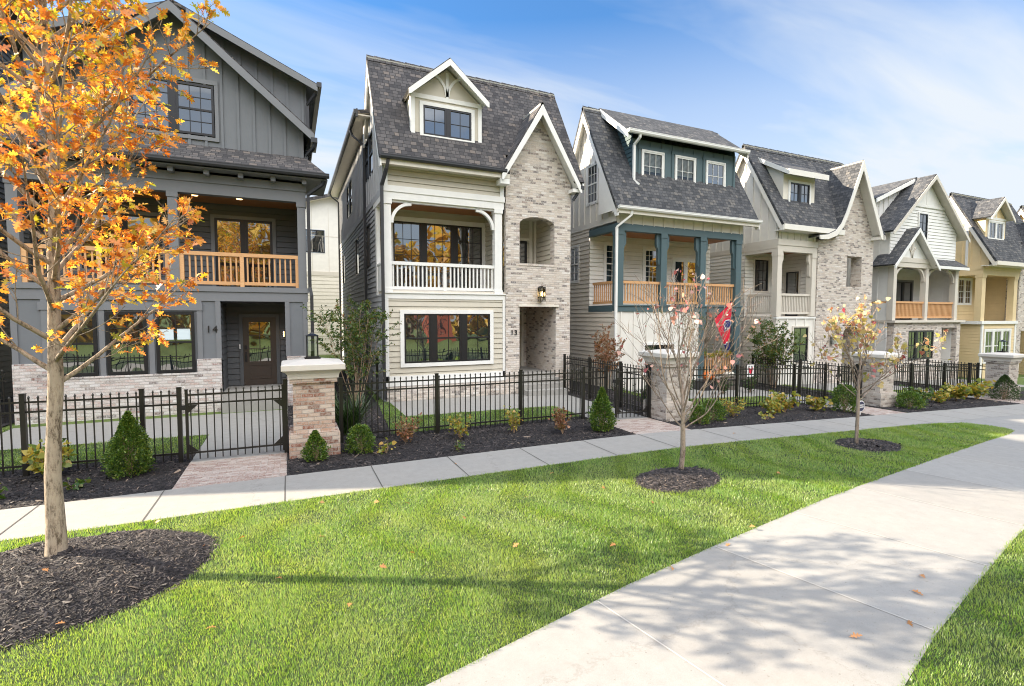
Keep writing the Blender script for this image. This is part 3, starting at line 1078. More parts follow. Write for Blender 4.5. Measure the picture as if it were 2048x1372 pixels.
    bm.box(2.57, 6.52, YF - 0.055, YF + 0.245, 6.32, 6.50)
    bm.box(2.59, 2.83, YF + 0.22, 17.0, 6.10, 6.50)
    bm.box(2.83, 6.18, YF + 0.03, YF + 0.15, 6.04, 6.10)
    bm.build('balcony_beam', P['white'], H)
    for (c, aa, ab) in ((3.46, pi / 2, pi), (5.55, 0, pi / 2)):
        br = MB()
        arc_band(br, c, 5.42, 0.55, 0.64, aa, ab, 'y', YF + 0.03, YF + 0.15)
        br.build('arched_brace', P['white'], H)
    railing(H, (2.83, YF + 0.1), (6.18, YF + 0.1), 3.42, 4.27, P['white'], mid=[0.5], bw=0.045)
    sr = MB()
    sr.box(2.63, 2.69, YF + 0.2, 16.5, 3.4, 4.22)
    sr.box(2.61, 2.74, YF + 0.2, 16.5, 4.22, 4.28)
    sr.build('side_balcony_panel', P['white'], H)
    cw = MB()
    cw.box(2.60, 2.72, 16.5, 16.72, 3.3, 6.2)
    cw.box(2.62, 2.68, 16.72, 17.05, 3.3, 6.2)
    cw.build('corner_board', P['white'], H)
    bk = MB()
    wallpoly(bk, *FR(17.0), rect(2.66, 6.6, 3.3, 6.4), [rect(3.2, 6.41, 3.55, 5.82)], 'lap')
    wallpoly(bk, *LF(6.53), rect(YF + 0.1, 17.0, 3.3, 6.4), (), 'lap')
    bk.build('balcony_back_wall', P['grey'], H)
    window(H, FR(17.0), 3.22, 6.39, 3.57, 5.80, 3, False, (3, 4), 'black', 'white', 0.16, mull=0.16, off=0.022)
    bc = MB()
    bc.box(2.83, 6.52, YF + 0.22, 17.0, 6.2, 6.25)
    bc.build('balcony_ceiling', CEIL, H)
    # roof
    main_roof_x(H, 2.45, 9.35, 14.80, 7.20, 17.02, 11.03, 18.2, SH, cut=(6.56, 8.99, YF))
    sf = MB()
    sf.box(2.52, 6.55, 14.86, YF, 7.06, 7.10)
    sf.box(2.50, 6.55, 14.82, 14.86, 7.02, 7.16)
    sf.build('soffit', P['cream'], H)
    gutter(H, 2.46, 6.42, 14.70, 7.28, P['gutter'])
    # left gable wall under the roof
    z9 = 9.30
    rear_block(H, 2.62, 9.0, 17.45, 29.5, z9, P['side13'], P['side13'], 6.38, P['side13'],
               [(16.9, 18.85, 7.38, 8.75, 2, True, None), (22.9, 25.1, 7.14, 8.7, 2, True, None), (17.9, 18.65, 4.34, 5.86, 1, False, None, True), (21.0, 22.05, 4.3, 5.86, 1, False, None, True), (26.6, 27.7, 4.26, 5.8, 1, False, None, True)],
               ztop_front=[(17.45, 10.1), (17.02, 10.75), (YF + 0.0, 7.55), (YF, 6.38)], yw=YF, holes_lo=(16.72,))
    lw = MB()
    wallpoly(lw, *LF(2.62), rect(YF, 16.8, -0.3, 3.3), (), 'lap')
    lw.build('lower_front_side_wall', P['side13'], H)
    g2 = MB()
    g2.box(2.14, 2.2, 17.4, 17.46, 9.2, 9.46)
    g2.build('gutter_end', P['gutter'], H)
    downspout(H, [(2.12, 19.0, 9.3), (2.2, 19.0, 9.1), (2.55, 18.75, 8.75), (2.55, 18.75, 0.1)], P['gutter'])
    downspout(H, [(2.12, 29.0, 9.3), (2.2, 29.0, 9.1), (2.56, 28.9, 8.8), (2.56, 28.9, 0.1)], P['gutter'])
    downspout(H, [(2.70, 14.8, 7.16), (2.66, 14.85, 6.9), (2.55, 15.08, 6.45), (2.55, 15.08, 0.1)], P['gutter'])
    front_gable(H, 7.70, 1.5, 9.60, 14.76, 16.4, 1.66, 1.68, 7.20, 7.06, SH, 'white', bw=0.17, name='tower_gable_roof')
    rt = MB()
    rt.box(6.22, 6.54, 14.8, YF - 0.0, 6.84, 7.0)
    rt.box(8.9, 9.18, 14.8, YF - 0.0, 6.84, 6.95)
    rt.build('eave_return', P['white'], H)
    gr = MB()
    gr.box(9.16, 9.30, 14.72, 17.5, 6.93, 7.05)
    gr.bar((9.2, 14.85, 6.95), (9.04, 15.05, 6.6), 0.08)
    gr.build('side_gutter', P['gutter'], H)
    # dormer
    yd = 15.42
    Fd = FR(yd)
    dm = MB()
    wallpoly(dm, *Fd, [(3.53, 8.04), (5.79, 8.04), (5.79, 9.4), (4.66, 10.32), (3.53, 9.4)], [rect(3.87, 5.47, 8.20, 9.12)])
    dm.build('dormer_face', P['grey'], H)
    for x in (3.53, 5.79):
        ck = MB()
        ck.prism([(yd, 7.95), (yd, 9.42), (16.35, 9.42)], 'x', x - 0.012, x + 0.012)
        ck.build('dormer_cheek', P['grey'], H)
    dt = MB()
    O, T, N = Fd
    fbox(dt, O, T, N, 3.51, 3.63, 8.03, 9.35, -0.02, 0.03)
    fbox(dt, O, T, N, 5.69, 5.81, 8.03, 9.35, -0.02, 0.03)
    fbox(dt, O, T, N, 3.51, 5.81, 9.30, 9.43, -0.02, 0.034)
    fbox(dt, O, T, N, 4.62, 4.71, 9.43, 10.2, -0.02, 0.03)
    for (cx_, aa, ab) in ((3.94, 0.0, 1.25), (5.39, pi - 1.25, pi)):
        arc_band(dt, cx_, 9.47, 0.66, 0.74, aa, ab, 'y', yd - 0.03, yd + 0.01, 8)
    for x, q in ((3.505, 1), (5.805, -1)):
        dt.prism([(yd, 8.02), (yd + 0.09, 8.16), (yd + 0.09, 9.4), (yd, 9.4)], 'x', x - 0.012, x + 0.012)
    dt.build('dormer_trim', P['white'], H)
    window(H, Fd, 3.89, 5.45, 8.22, 9.10, 2, False, (2, 2), 'black', 'white', 0.11, mull=0.10, off=0.022)
    front_gable(H, 4.66, 1.3, 10.52, yd - 0.36, 16.9, 0.86, 0.86, 9.42, 9.42, SH, 'white', th=0.08, bw=0.15, name='dormer_roof')
    return H


# ---------- house 14 : charcoal with cedar balcony
def house_fourteen():
    H = thing('charcoal_house', 'charcoal house with cedar balcony rails, brick base and the number 14, behind the oak', 'house', (-2.8, 15.8, 0.0))
    y0 = 15.8
    F = FR(y0)
    O, T, N = F
    xl, xr = -6.12, 0.48
    br = MB()
    wallpoly(br, *FR(y0 - 0.06), [(xl, -0.3), (-1.75, -0.3), (-1.75, 1.44), (-2.32, 1.44), (-2.32, 1.08), (-5.42, 1.08), (-5.42, 1.44), (xl, 1.44)])
    wallpoly(br, *FR(y0 - 0.06), rect(-0.1, xr, -0.3, 1.44))
    br.box(xl, -5.42, y0 - 0.05, y0, 1.40, 1.442)
    br.box(-5.42, -2.32, y0 - 0.075, y0, 1.03, 1.082)
    br.box(-2.32, -1.75, y0 - 0.05, y0, 1.40, 1.442)
    br.box(-0.1, xr, y0 - 0.05, y0, 1.40, 1.442)
    wallpoly(br, *LF(xl), rect(y0 - 0.06, y0 + 1.5, -0.3, 1.44))
    wallpoly(br, *RT(xr), rect(y0 - 0.06, y0 + 1.5, -0.3, 1.44))
    wallpoly(br, *RT(-1.75), rect(y0 - 0.06, y0 + 0.02, -0.3, 1.44))
    wallpoly(br, *LF(-0.1), rect(y0 - 0.06, y0 + 0.02, -0.3, 1.44))
    br.build('brick_base', BR_14, H)
    wl = MB()
    wins = [(-5.30, -4.47), (-4.28, -3.43), (-3.23, -2.36)]
    poly = [(xl, 1.4), (-1.73, 1.4), (-1.73, 3.0), (-0.12, 3.0), (-0.12, 1.4), (xr, 1.4), (xr, 3.4), (xl, 3.4)]
    wallpoly(wl, *F, poly, [])
    wallpoly(wl, *F, rect(-5.42, -2.32, 1.08, 1.4))
    wl.build('panel_wall', P['char'], H)
    t = MB()
    fbox(t, O, T, N, xl, xr + 0.02, 3.02, 3.28, 0.002, 0.03)
    fbox(t, O, T, N, xl - 0.03, xr + 0.05, 3.28, 3.42, -0.1, 0.06)
    for x in (xl, -5.55, -2.30, -1.95, -1.86, 0.36):
        w_ = 0.12 if x not in (-1.95,) else 0.0
        if w_:
            fbox(t, O, T, N, x, x + w_, 1.44, 3.02, 0.002, 0.028)
    fbox(t, O, T, N, -0.12, 0.0, 1.44, 3.02, 0.002, 0.028)
    fbox(t, O, T, N, -5.6, -2.16, 2.76, 2.96, 0.003, 0.045)
    for a in (-4.46, -3.42):
        fbox(t, O, T, N, a + 0.03, a + 0.15, 1.08, 2.76, 0.002, 0.03)
    for x in (-4.9, -3.8, -2.8):
        fbox(t, O, T, N, x, x + 0.1, 2.96, 3.02, 0.002, 0.026)
    t.build('trim_board', P['chartrim'], H)
    pp = [None, None, [(-3.15, -2.84, 1.98, 2.26), (-2.76, -2.46, 1.98, 2.27)]]
    for (a, b), q in zip(wins, pp):
        window(H, F, a, b, 1.10, 2.72, 1, True, (2, 2), 'black', None, fw=0.075, off=0.04, papers=q)
    text_mesh(H, "14", -2.10, y0 - 0.03, 2.16, 0.27, P['black'])
    # porch recess
    rc = MB()
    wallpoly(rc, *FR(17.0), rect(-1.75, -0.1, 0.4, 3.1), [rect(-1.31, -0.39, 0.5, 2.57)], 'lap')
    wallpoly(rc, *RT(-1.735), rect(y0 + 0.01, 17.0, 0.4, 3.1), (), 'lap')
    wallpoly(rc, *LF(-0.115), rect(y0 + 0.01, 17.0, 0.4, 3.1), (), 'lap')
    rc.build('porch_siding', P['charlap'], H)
    pc = MB()
    pc.box(-1.8, 0.0, y0, 17.1, 3.0, 3.05)
    pc.build('porch_ceiling', P['charlap'], H)
    door(H, FR(16.98), -1.30, -0.40, 0.51, 2.57, 'chardoor', (2, 3), 0.0, 'charlap', side='l')
    db = MB()
    db.box(-1.40, -1.37, 16.90, 16.945, 1.63, 1.76)
    db.build('doorbell', P['white'], H)
    lit = MB()
    lit.box(-0.165, -0.125, 16.42, 16.5, 1.95, 2.2)
    sc_ = lit.build('wall_sconce', P['black'], H)
    lb = MB()
    lb.box(-0.19, -0.166, 16.43, 16.49, 1.99, 2.15)
    lb.build('bulb', BULB, sc_)
    steps(H, -1.74, -0.11, 15.42, 0.33, 0.0, 0.49, 2, CONC2)
    pf = MB()
    pf.box(-1.74, -0.11, y0 + 0.1, 17.05, 0.0, 0.5)
    pf.build('porch_floor', CONC2, H)
    # balcony
    fl = MB()
    fl.box(xl, xr, y0, 17.4, 3.2, 3.41)
    fl.build('balcony_floor', P['char'], H)
    for a in (-6.1, -2.88, 0.26):
        po = MB()
        po.box(a, a + 0.22, y0, y0 + 0.22, 3.42, 5.9)
        po.box(a - 0.02, a + 0.24, y0 - 0.02, y0 + 0.24, 5.76, 5.9)
        po.build('balcony_post', P['chartrim'], H)
    bm = MB()
    bm.box(xl - 0.02, xr + 0.02, y0 - 0.01, y0 + 0.24, 5.9, 6.35)
    bm.box(xl - 0.04, xr + 0.04, y0 - 0.04, y0 + 0.0, 6.2, 6.42)
    bm.build('balcony_beam', P['chartrim'], H)
    for (a, b) in ((-5.86, -2.9), (-2.64, 0.26)):
        railing(H, (a, y0 + 0.07), (b, y0 + 0.07), 3.47, 4.36, CEDAR, sp=0.135, bw=0.04, mid=[0.01, 0.5, 0.99])
    bk = MB()
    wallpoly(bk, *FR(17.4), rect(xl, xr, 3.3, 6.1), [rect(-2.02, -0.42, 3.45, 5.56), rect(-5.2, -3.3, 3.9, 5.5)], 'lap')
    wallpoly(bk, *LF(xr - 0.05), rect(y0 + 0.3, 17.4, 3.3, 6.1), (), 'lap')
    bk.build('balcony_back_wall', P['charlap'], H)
    patio_door(H, FR(17.38), -2.0, -0.44, 3.45, 5.55)
    window(H, FR(17.4), -5.18, -3.32, 3.92, 5.48, 2, True, (2, 2), 'black', 'chartrim', 0.1)
    bc = MB()
    bc.box(xl, xr, y0 + 0.2, 17.4, 5.98, 6.03)
    c_ = bc.build('balcony_ceiling', CEIL, H)
    for x in (-5.4, -4.4, -2.35, -1.25):
        dl = MB()
        dl.lathe(x, 16.45, [(0.075, 5.972), (0.075, 5.978)], 14)
        dl.build('downlight', BULB, H)
    for k in range(9):
        x = -6.0 + k * 0.8
        ck = MB()
        ck.box(x, x + 0.12, y0 - 0.3, y0 - 0.03, 6.36, 6.5)
        ck.build('rafter_tail', P['chartrim'], H)
    # pent roof over the balcony
    pr = MB()
    xe0, xe1 = -6.75, 1.10
    pr.slab([(xe0, y0 - 0.42, 6.64), (xe1, y0 - 0.42, 6.64), (xr + 0.02, 16.5, 7.42), (xl - 0.02, 16.5, 7.42)], 0.09)
    pr.slab([(xe1, y0 - 0.42, 6.64), (xe1, 17.6, 6.64), (xr + 0.02, 17.6, 7.42), (xr + 0.02, 16.5, 7.42)], 0.09)
    pr.slab([(xe0, 17.6, 6.64), (xe0, y0 - 0.42, 6.64), (xl - 0.02, 16.5, 7.42), (xl - 0.02, 17.6, 7.42)], 0.09)
    pr.mi = 1
    pr.box(xe0 + 0.02, xe1 - 0.02, y0 - 0.40, y0, 6.49, 6.52)
    pr.box(xr, xe1 - 0.02, y0, 17.4, 6.49, 6.52)
    pr.build('pent_roof', [SH, P['chartrim']], H)
    gutter(H, xe0, xe1 + 0.02, y0 - 0.54, 6.66, P['gutter'])
    downspout(H, [(1.0, 15.45, 6.55), (0.95, 15.5, 6.4), (0.56, 15.74, 6.12), (0.56, 15.74, 3.45), (0.60, 15.70, 3.2), (0.60, 15.70, 0.1)], P['gutter'])
    # upper gable
    ax, az, sl = -2.72, 10.95, 0.84
    yg = 16.42
    F2 = FR(yg)
    up = MB()
    wallpoly(up, *F2, [(xl, 7.2), (xr, 7.2), (xr, 8.2), (ax, az - 0.1), (xl, 8.2)], [rect(-3.74, -1.80, 7.62, 9.02)], 'bb', bsp=0.40)
    up.build('gable_wall', P['char'], H)
    ut = MB()
    O2, T2, N2 = F2
    fbox(ut, O2, T2, N2, -3.84, -1.70, 9.04, 9.16, 0.0, 0.045)
    fbox(ut, O2, T2, N2, -3.84, -1.70, 7.50, 7.60, 0.0, 0.045)
    fbox(ut, O2, T2, N2, -3.84, -3.75, 7.6, 9.04, 0.0, 0.04)
    fbox(ut, O2, T2, N2, -1.79, -1.70, 7.6, 9.04, 0.0, 0.04)
    fbox(ut, O2, T2, N2, xr - 0.09, xr + 0.01, 7.3, 8.1, 0.0, 0.03)
    ut.build('gable_trim', P['chartrim'], H)
    window(H, F2, -3.73, -1.81, 7.63, 9.01, 2, True, (3, 2), 'black', None, mull=0.12, fw=0.06, off=0.02)
    front_gable(H, ax, 0, az, 16.02, 29.0, sl, sl, az - sl * 3.5, az - sl * 3.5, SH, 'chartrim', bw=0.2, name='main_roof')
    ge = MB()
    ge.box(0.68, 0.86, 15.98, 17.0, 7.72, 7.86)
    ge.box(-6.32, -6.14, 15.98, 29.0, 7.72, 7.86)
    ge.build('side_gutter', P['gutter'], H)
    # shed dormers on both roof slopes
    for sgn in (1, -1):
        X = lambda d: ax + sgn * d
        dw = MB()
        wallpoly(dw, *FR(16.95), [(X(0.2), 10.7), (X(3.3), 8.0), (X(3.3), 9.75), (X(0.2), 11.1)][::sgn], (), 'bb', bsp=0.42)
        sidew = RT(X(3.3)) if sgn > 0 else LF(X(3.3))
        wallpoly(dw, *sidew, rect(16.95, 28.0, 7.9, 9.75), (), 'bb', bsp=0.5)
        dw.build('dormer_wall', P['char'], H)
        dr = MB()
        dr.slab([(X(0.0), 16.55, 11.22), (X(3.64), 16.55, 9.66), (X(3.64), 28.5, 9.66), (X(0.0), 28.5, 11.22)], 0.08)
        r_ = dr.build('dormer_roof', [SH, P['chartrim']], H)
        rb = MB()
        rb.prism([(X(0.3), 11.05), (X(3.64), 9.62), (X(3.64), 9.42), (X(0.3), 10.85)], 'y', 16.51, 16.56)
        rb.build('rake_board', P['chartrim'], r_)
        gg = MB()
        gg.box(min(X(3.62), X(3.76)), max(X(3.62), X(3.76)), 16.5, 28.5, 9.56, 9.70)
        gg.build('gutter', P['gutter'], r_)
    downspout(H, [(0.92, 16.62, 9.58), (0.88, 16.66, 9.4), (0.64, 16.9, 9.1), (0.64, 16.9, 8.1)], P['gutter'])
    downspout(H, [(0.80, 16.05, 7.75), (0.76, 16.1, 7.6), (0.56, 16.35, 7.4), (0.56, 16.35, 6.9)], P['gutter'])
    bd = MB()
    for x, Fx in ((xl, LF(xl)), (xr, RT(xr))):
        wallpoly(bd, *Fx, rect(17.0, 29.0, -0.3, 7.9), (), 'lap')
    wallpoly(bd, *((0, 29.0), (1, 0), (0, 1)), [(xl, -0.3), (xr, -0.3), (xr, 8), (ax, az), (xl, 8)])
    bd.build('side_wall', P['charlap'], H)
    return H


# ---------- house 12 : cream with teal porch
def house_twelve():
    H = thing('teal_porch_house', 'cream house with teal porch posts, cedar balcony rails and a wide teal shed dormer', 'house', (14.2, 15.2, -0.25))
    F = FR(YF)
    O, T, N = F
    x0, x1 = 11.0, 17.35
    lo = MB()
    wallpoly(lo, *F, rect(x0, 15.06, -0.6, 2.8), [rect(12.30, 13.75, 0.42, 1.52)], 'bb', bsp=0.6)
    wallpoly(lo, *RT(15.06), rect(YF, 17.4, -0.6, 2.8), (), 'bb', bsp=0.6)
    lo.build('panel_wall', P['ivory'], H)
    window(H, F, 12.32, 13.73, 0.44, 1.50, 2, True, (2, 2), 'black', 'white', 0.09, mull=0.12, off=0.022)
    pb = MB()
    wallpoly(pb, *FR(17.4), rect(15.0, x1, -0.6, 2.8), (), 'lap')
    wallpoly(pb, *LF(17.34), rect(17.0, 17.4, -0.6, 2.8), (), 'lap')
    pb.build('porch_back_wall', P['beige'], H)
    door(H, RT(15.07), 15.9, 16.8, -0.05, 2.0, 'teal', (2, 3), 0.0, 'white')
    railing(H, (15.33, YF + 0.1), (17.0, YF + 0.1), 0.2, 1.08, CEDAR, sp=0.13, bw=0.05)
    pf = MB()
    pf.box(15.0, 17.3, YF - 0.1, 17.4, -0.8, 0.1)
    pf.build('porch_floor', CONC2, H)
    # deck, beams, posts
    tb = MB()
    tb.box(x0, x1, YF - 0.04, YF + 0.2, 2.78, 3.02)
    tb.box(x0 - 0.03, x0 + 0.1, YF + 0.2, 17.0, 2.78, 3.02)
    tb.box(x0 - 0.03, x1 + 0.03, YF - 0.07, YF - 0.04, 2.98, 3.04)
    tb.build('deck_rim', P['teal'], H)
    dk = MB()
    dk.box(x0 + 0.1, x1, YF + 0.2, 17.4, 2.84, 3.0)
    dk.build('balcony_floor', P['stone'], H)
    bm = MB()
    bm.box(x0 - 0.02, x1, YF - 0.05, YF + 0.2, 5.76, 6.02)
    bm.box(x0 - 0.02, x0 + 0.2, YF + 0.2, 17.0, 5.76, 6.02)
    bm.build('porch_beam', P['teal'], H)

    def post(a, b, z0, z1, brl, brr):
        m = MB()
        m.box(a, b, YF - 0.03, YF + 0.24, z0, z1)
        m.box(a - 0.02, b + 0.02, YF - 0.05, YF + 0.26, z1 - 0.16, z1)
        for s_, x in ((-1, a), (1, b)):
            if (s_ < 0 and brl) or (s_ > 0 and brr):
                m.prism([(x, z1 - 0.02), (x + s_ * 0.17, z1 - 0.02), (x + s_ * 0.17, z1 - 0.38), (x + s_ * 0.15, z1 - 0.5), (x + s_ * 0.09, z1 - 0.58), (x + s_ * 0.07, z1 - 0.72),
                         (x + s_ * 0.08, z1 - 1.05), (x + s_ * 0.06, z1 - 1.15), (x, z1 - 1.2)], 'y', YF + 0.05, YF + 0.17)
        m.build('porch_post', P['teal'], H)
    post(11.01, 11.30, 3.03, 5.76, False, True)
    post(13.06, 13.34, 3.03, 5.76, True, True)
    post(15.05, 15.33, 3.03, 5.76, True, True)
    post(17.0, 17.3, 3.03, 5.76, True, False)
    post(15.05, 15.33, -0.05, 2.78, False, True)
    post(17.0, 17.3, -0.05, 2.78, True, False)
    for (a, b) in ((11.3, 13.06), (13.34, 15.05), (15.33, 17.0)):
        railing(H, (a, YF + 0.1), (b, YF + 0.1), 3.08, 3.93, CEDAR, sp=0.125, bw=0.04)
    railing(H, (11.08, YF + 0.24), (11.08, 16.8), 3.08, 3.93, CEDAR, sp=0.125, bw=0.04)
    bk = MB()
    wallpoly(bk, *FR(17.0), rect(x0, x1 + 0.05, 2.9, 6.0), [rect(11.74, 12.45, 3.95, 5.55), rect(13.73, 14.46, 4.0, 5.45), rect(15.31, 16.68, 3.02, 5.08)], 'lap')
    bk.build('balcony_back_wall', P['ivory'], H)
    window(H, FR(17.0), 11.76, 12.43, 3.97, 5.53, 1, True, (2, 3), 'white', 'white', 0.08)
    window(H, FR(17.0), 13.75, 14.44, 4.02, 5.43, 1, True, (3, 3), 'white', 'white', 0.12)
    patio_door(H, FR(17.0), 15.33, 16.66, 3.02, 5.06, 'white', 'white')
    cl = MB()
    cl.box(x0 + 0.2, x1, YF + 0.2, 17.0, 5.86, 5.9)
    cl.build('balcony_ceiling', CEIL, H)
    fz = MB()
    wallpoly(fz, *FR(YF - 0.02), rect(x0, x1, 6.0, 6.42), (), 'bb', bsp=0.5, bw=0.04)
    fz.box(10.75, 17.8, 14.83, YF - 0.02, 6.36, 6.40)
    fz.box(10.72, 17.82, 14.79, 14.83, 6.30, 6.44)
    fz.build('frieze_board', P['cream'], H)
    main_roof_x(H, 10.72, 17.88, 14.78, 6.46, 17.15, 10.86, 18.6, SH2)
    gutter(H, 10.74, 17.9, 14.68, 6.55, P['white'])
    rear_block(H, x0, x1, 18.0, 28.0, 8.6, P['ivory'], P['beige'], 6.2, 'ivory',
               [(16.45, 17.2, 7.05, 8.55, 1, True, (3, 2)), (17.8, 18.55, 4.06, 5.5, 1, True, (2, 2), True)],
               ztop_front=[(18.0, 9.2), (17.15, 10.5), (YF, 6.9), (YF, 6.2)], yw=YF, holes_lo=(17.0,), roofm=SH2, gut='white', fr='white', cas='white')
    ll = MB()
    wallpoly(ll, *LF(x0), rect(YF, 17.0, -0.6, 2.8), (), 'lap')
    ll.build('lower_front_side_wall', P['beige'], H)
    tri = MB()
    tri.prism([(14.8, 6.42), (16.0, 6.42), (16.0, 8.4), (15.3, 7.3)], 'x', x0 - 0.26, x0 - 0.22)
    tri.build('rake_return', P['white'], H)
    downspout(H, [(11.35, 14.78, 6.42), (11.35, 14.82, 6.25), (10.93, 15.1, 5.85), (10.93, 15.1, 0.0)], P['white'])
    # shed dormer
    yd = 15.67
    Fd = FR(yd)
    dm = MB()
    wl = [(12.49, 13.48), (14.13, 15.11), (15.76, 16.74)]
    wallpoly(dm, *Fd, rect(12.02, 17.33, 7.6, 9.35), [rect(a, b, 7.84, 8.94) for a, b in wl])
    O2, T2, N2 = Fd
    for (a, b) in wl:
        fbox(dm, O2, T2, N2, a - 0.2, a - 0.1, 7.6, 9.0, 0.0, 0.03)
        fbox(dm, O2, T2, N2, a - 0.22, b + 0.22, 9.0, 9.12, 0.0, 0.04)
        fbox(dm, O2, T2, N2, b + 0.1, b + 0.2, 7.6, 9.0, 0.0, 0.03)
    k = 12.3
    while k < 17.2:
        fbox(dm, O2, T2, N2, k, k + 0.05, 9.12, 9.33, 0.0, 0.022)
        k += 0.55
    fbox(dm, O2, T2, N2, 12.0, 12.1, 7.6, 9.35, -0.02, 0.03)
    fbox(dm, O2, T2, N2, 17.25, 17.35, 7.6, 9.35, -0.02, 0.03)
    dm.build('dormer_face', P['teal'], H)
    ck = MB()
    tri_ = [(yd, 7.55), (yd, 9.55), (16.95, 10.4)]
    wallpoly(ck, *LF(12.02), tri_, (), 'lap')
    ck.build('dormer_cheek', P['teal'], H)
    ck = MB()
    wallpoly(ck, *RT(17.33), tri_, (), 'lap')
    ck.build('dormer_cheek', P['teal'], H)
    cm = MB()
    cm.prism([(yd - 0.03, 7.66), (yd + 0.04, 7.66), (16.95, 10.28), (16.90, 10.34)], 'x', 11.93, 11.99)
    cm.build('cheek_flashing', P['white'], H)
    for i, (a, b) in enumerate(wl):
        window(H, Fd, a + 0.01, b - 0.01, 7.85, 8.93, 1, False, (3, 2), 'white', 'white', 0.06, blinds=(i < 2), off=0.02)
    dr = MB()
    dr.slab([(11.55, 15.28, 9.45), (17.62, 15.28, 9.45), (17.62, 17.2, 10.96), (11.55, 17.2, 10.96)], 0.09)
    r_ = dr.build('dormer_roof', [SH2, P['white']], H)
    rb = MB()
    for xa in (11.50, 17.62):
        rb.prism([(15.28, 9.43), (17.1, 10.86), (17.1, 10.62), (15.5, 9.34), (15.28, 9.2)], 'x', xa, xa + 0.05)
    rb.build('rake_board', P['white'], r_)
    g_ = gutter(H, 11.5, 17.66, 15.17, 9.50, P['white'], 0.13)
    downspout(H, [(12.05, 15.25, 9.4), (12.05, 15.28, 9.25), (11.97, 15.5, 9.05), (11.97, 15.5, 7.75), (12.12, 15.36, 7.55)], P['white'])
    return H


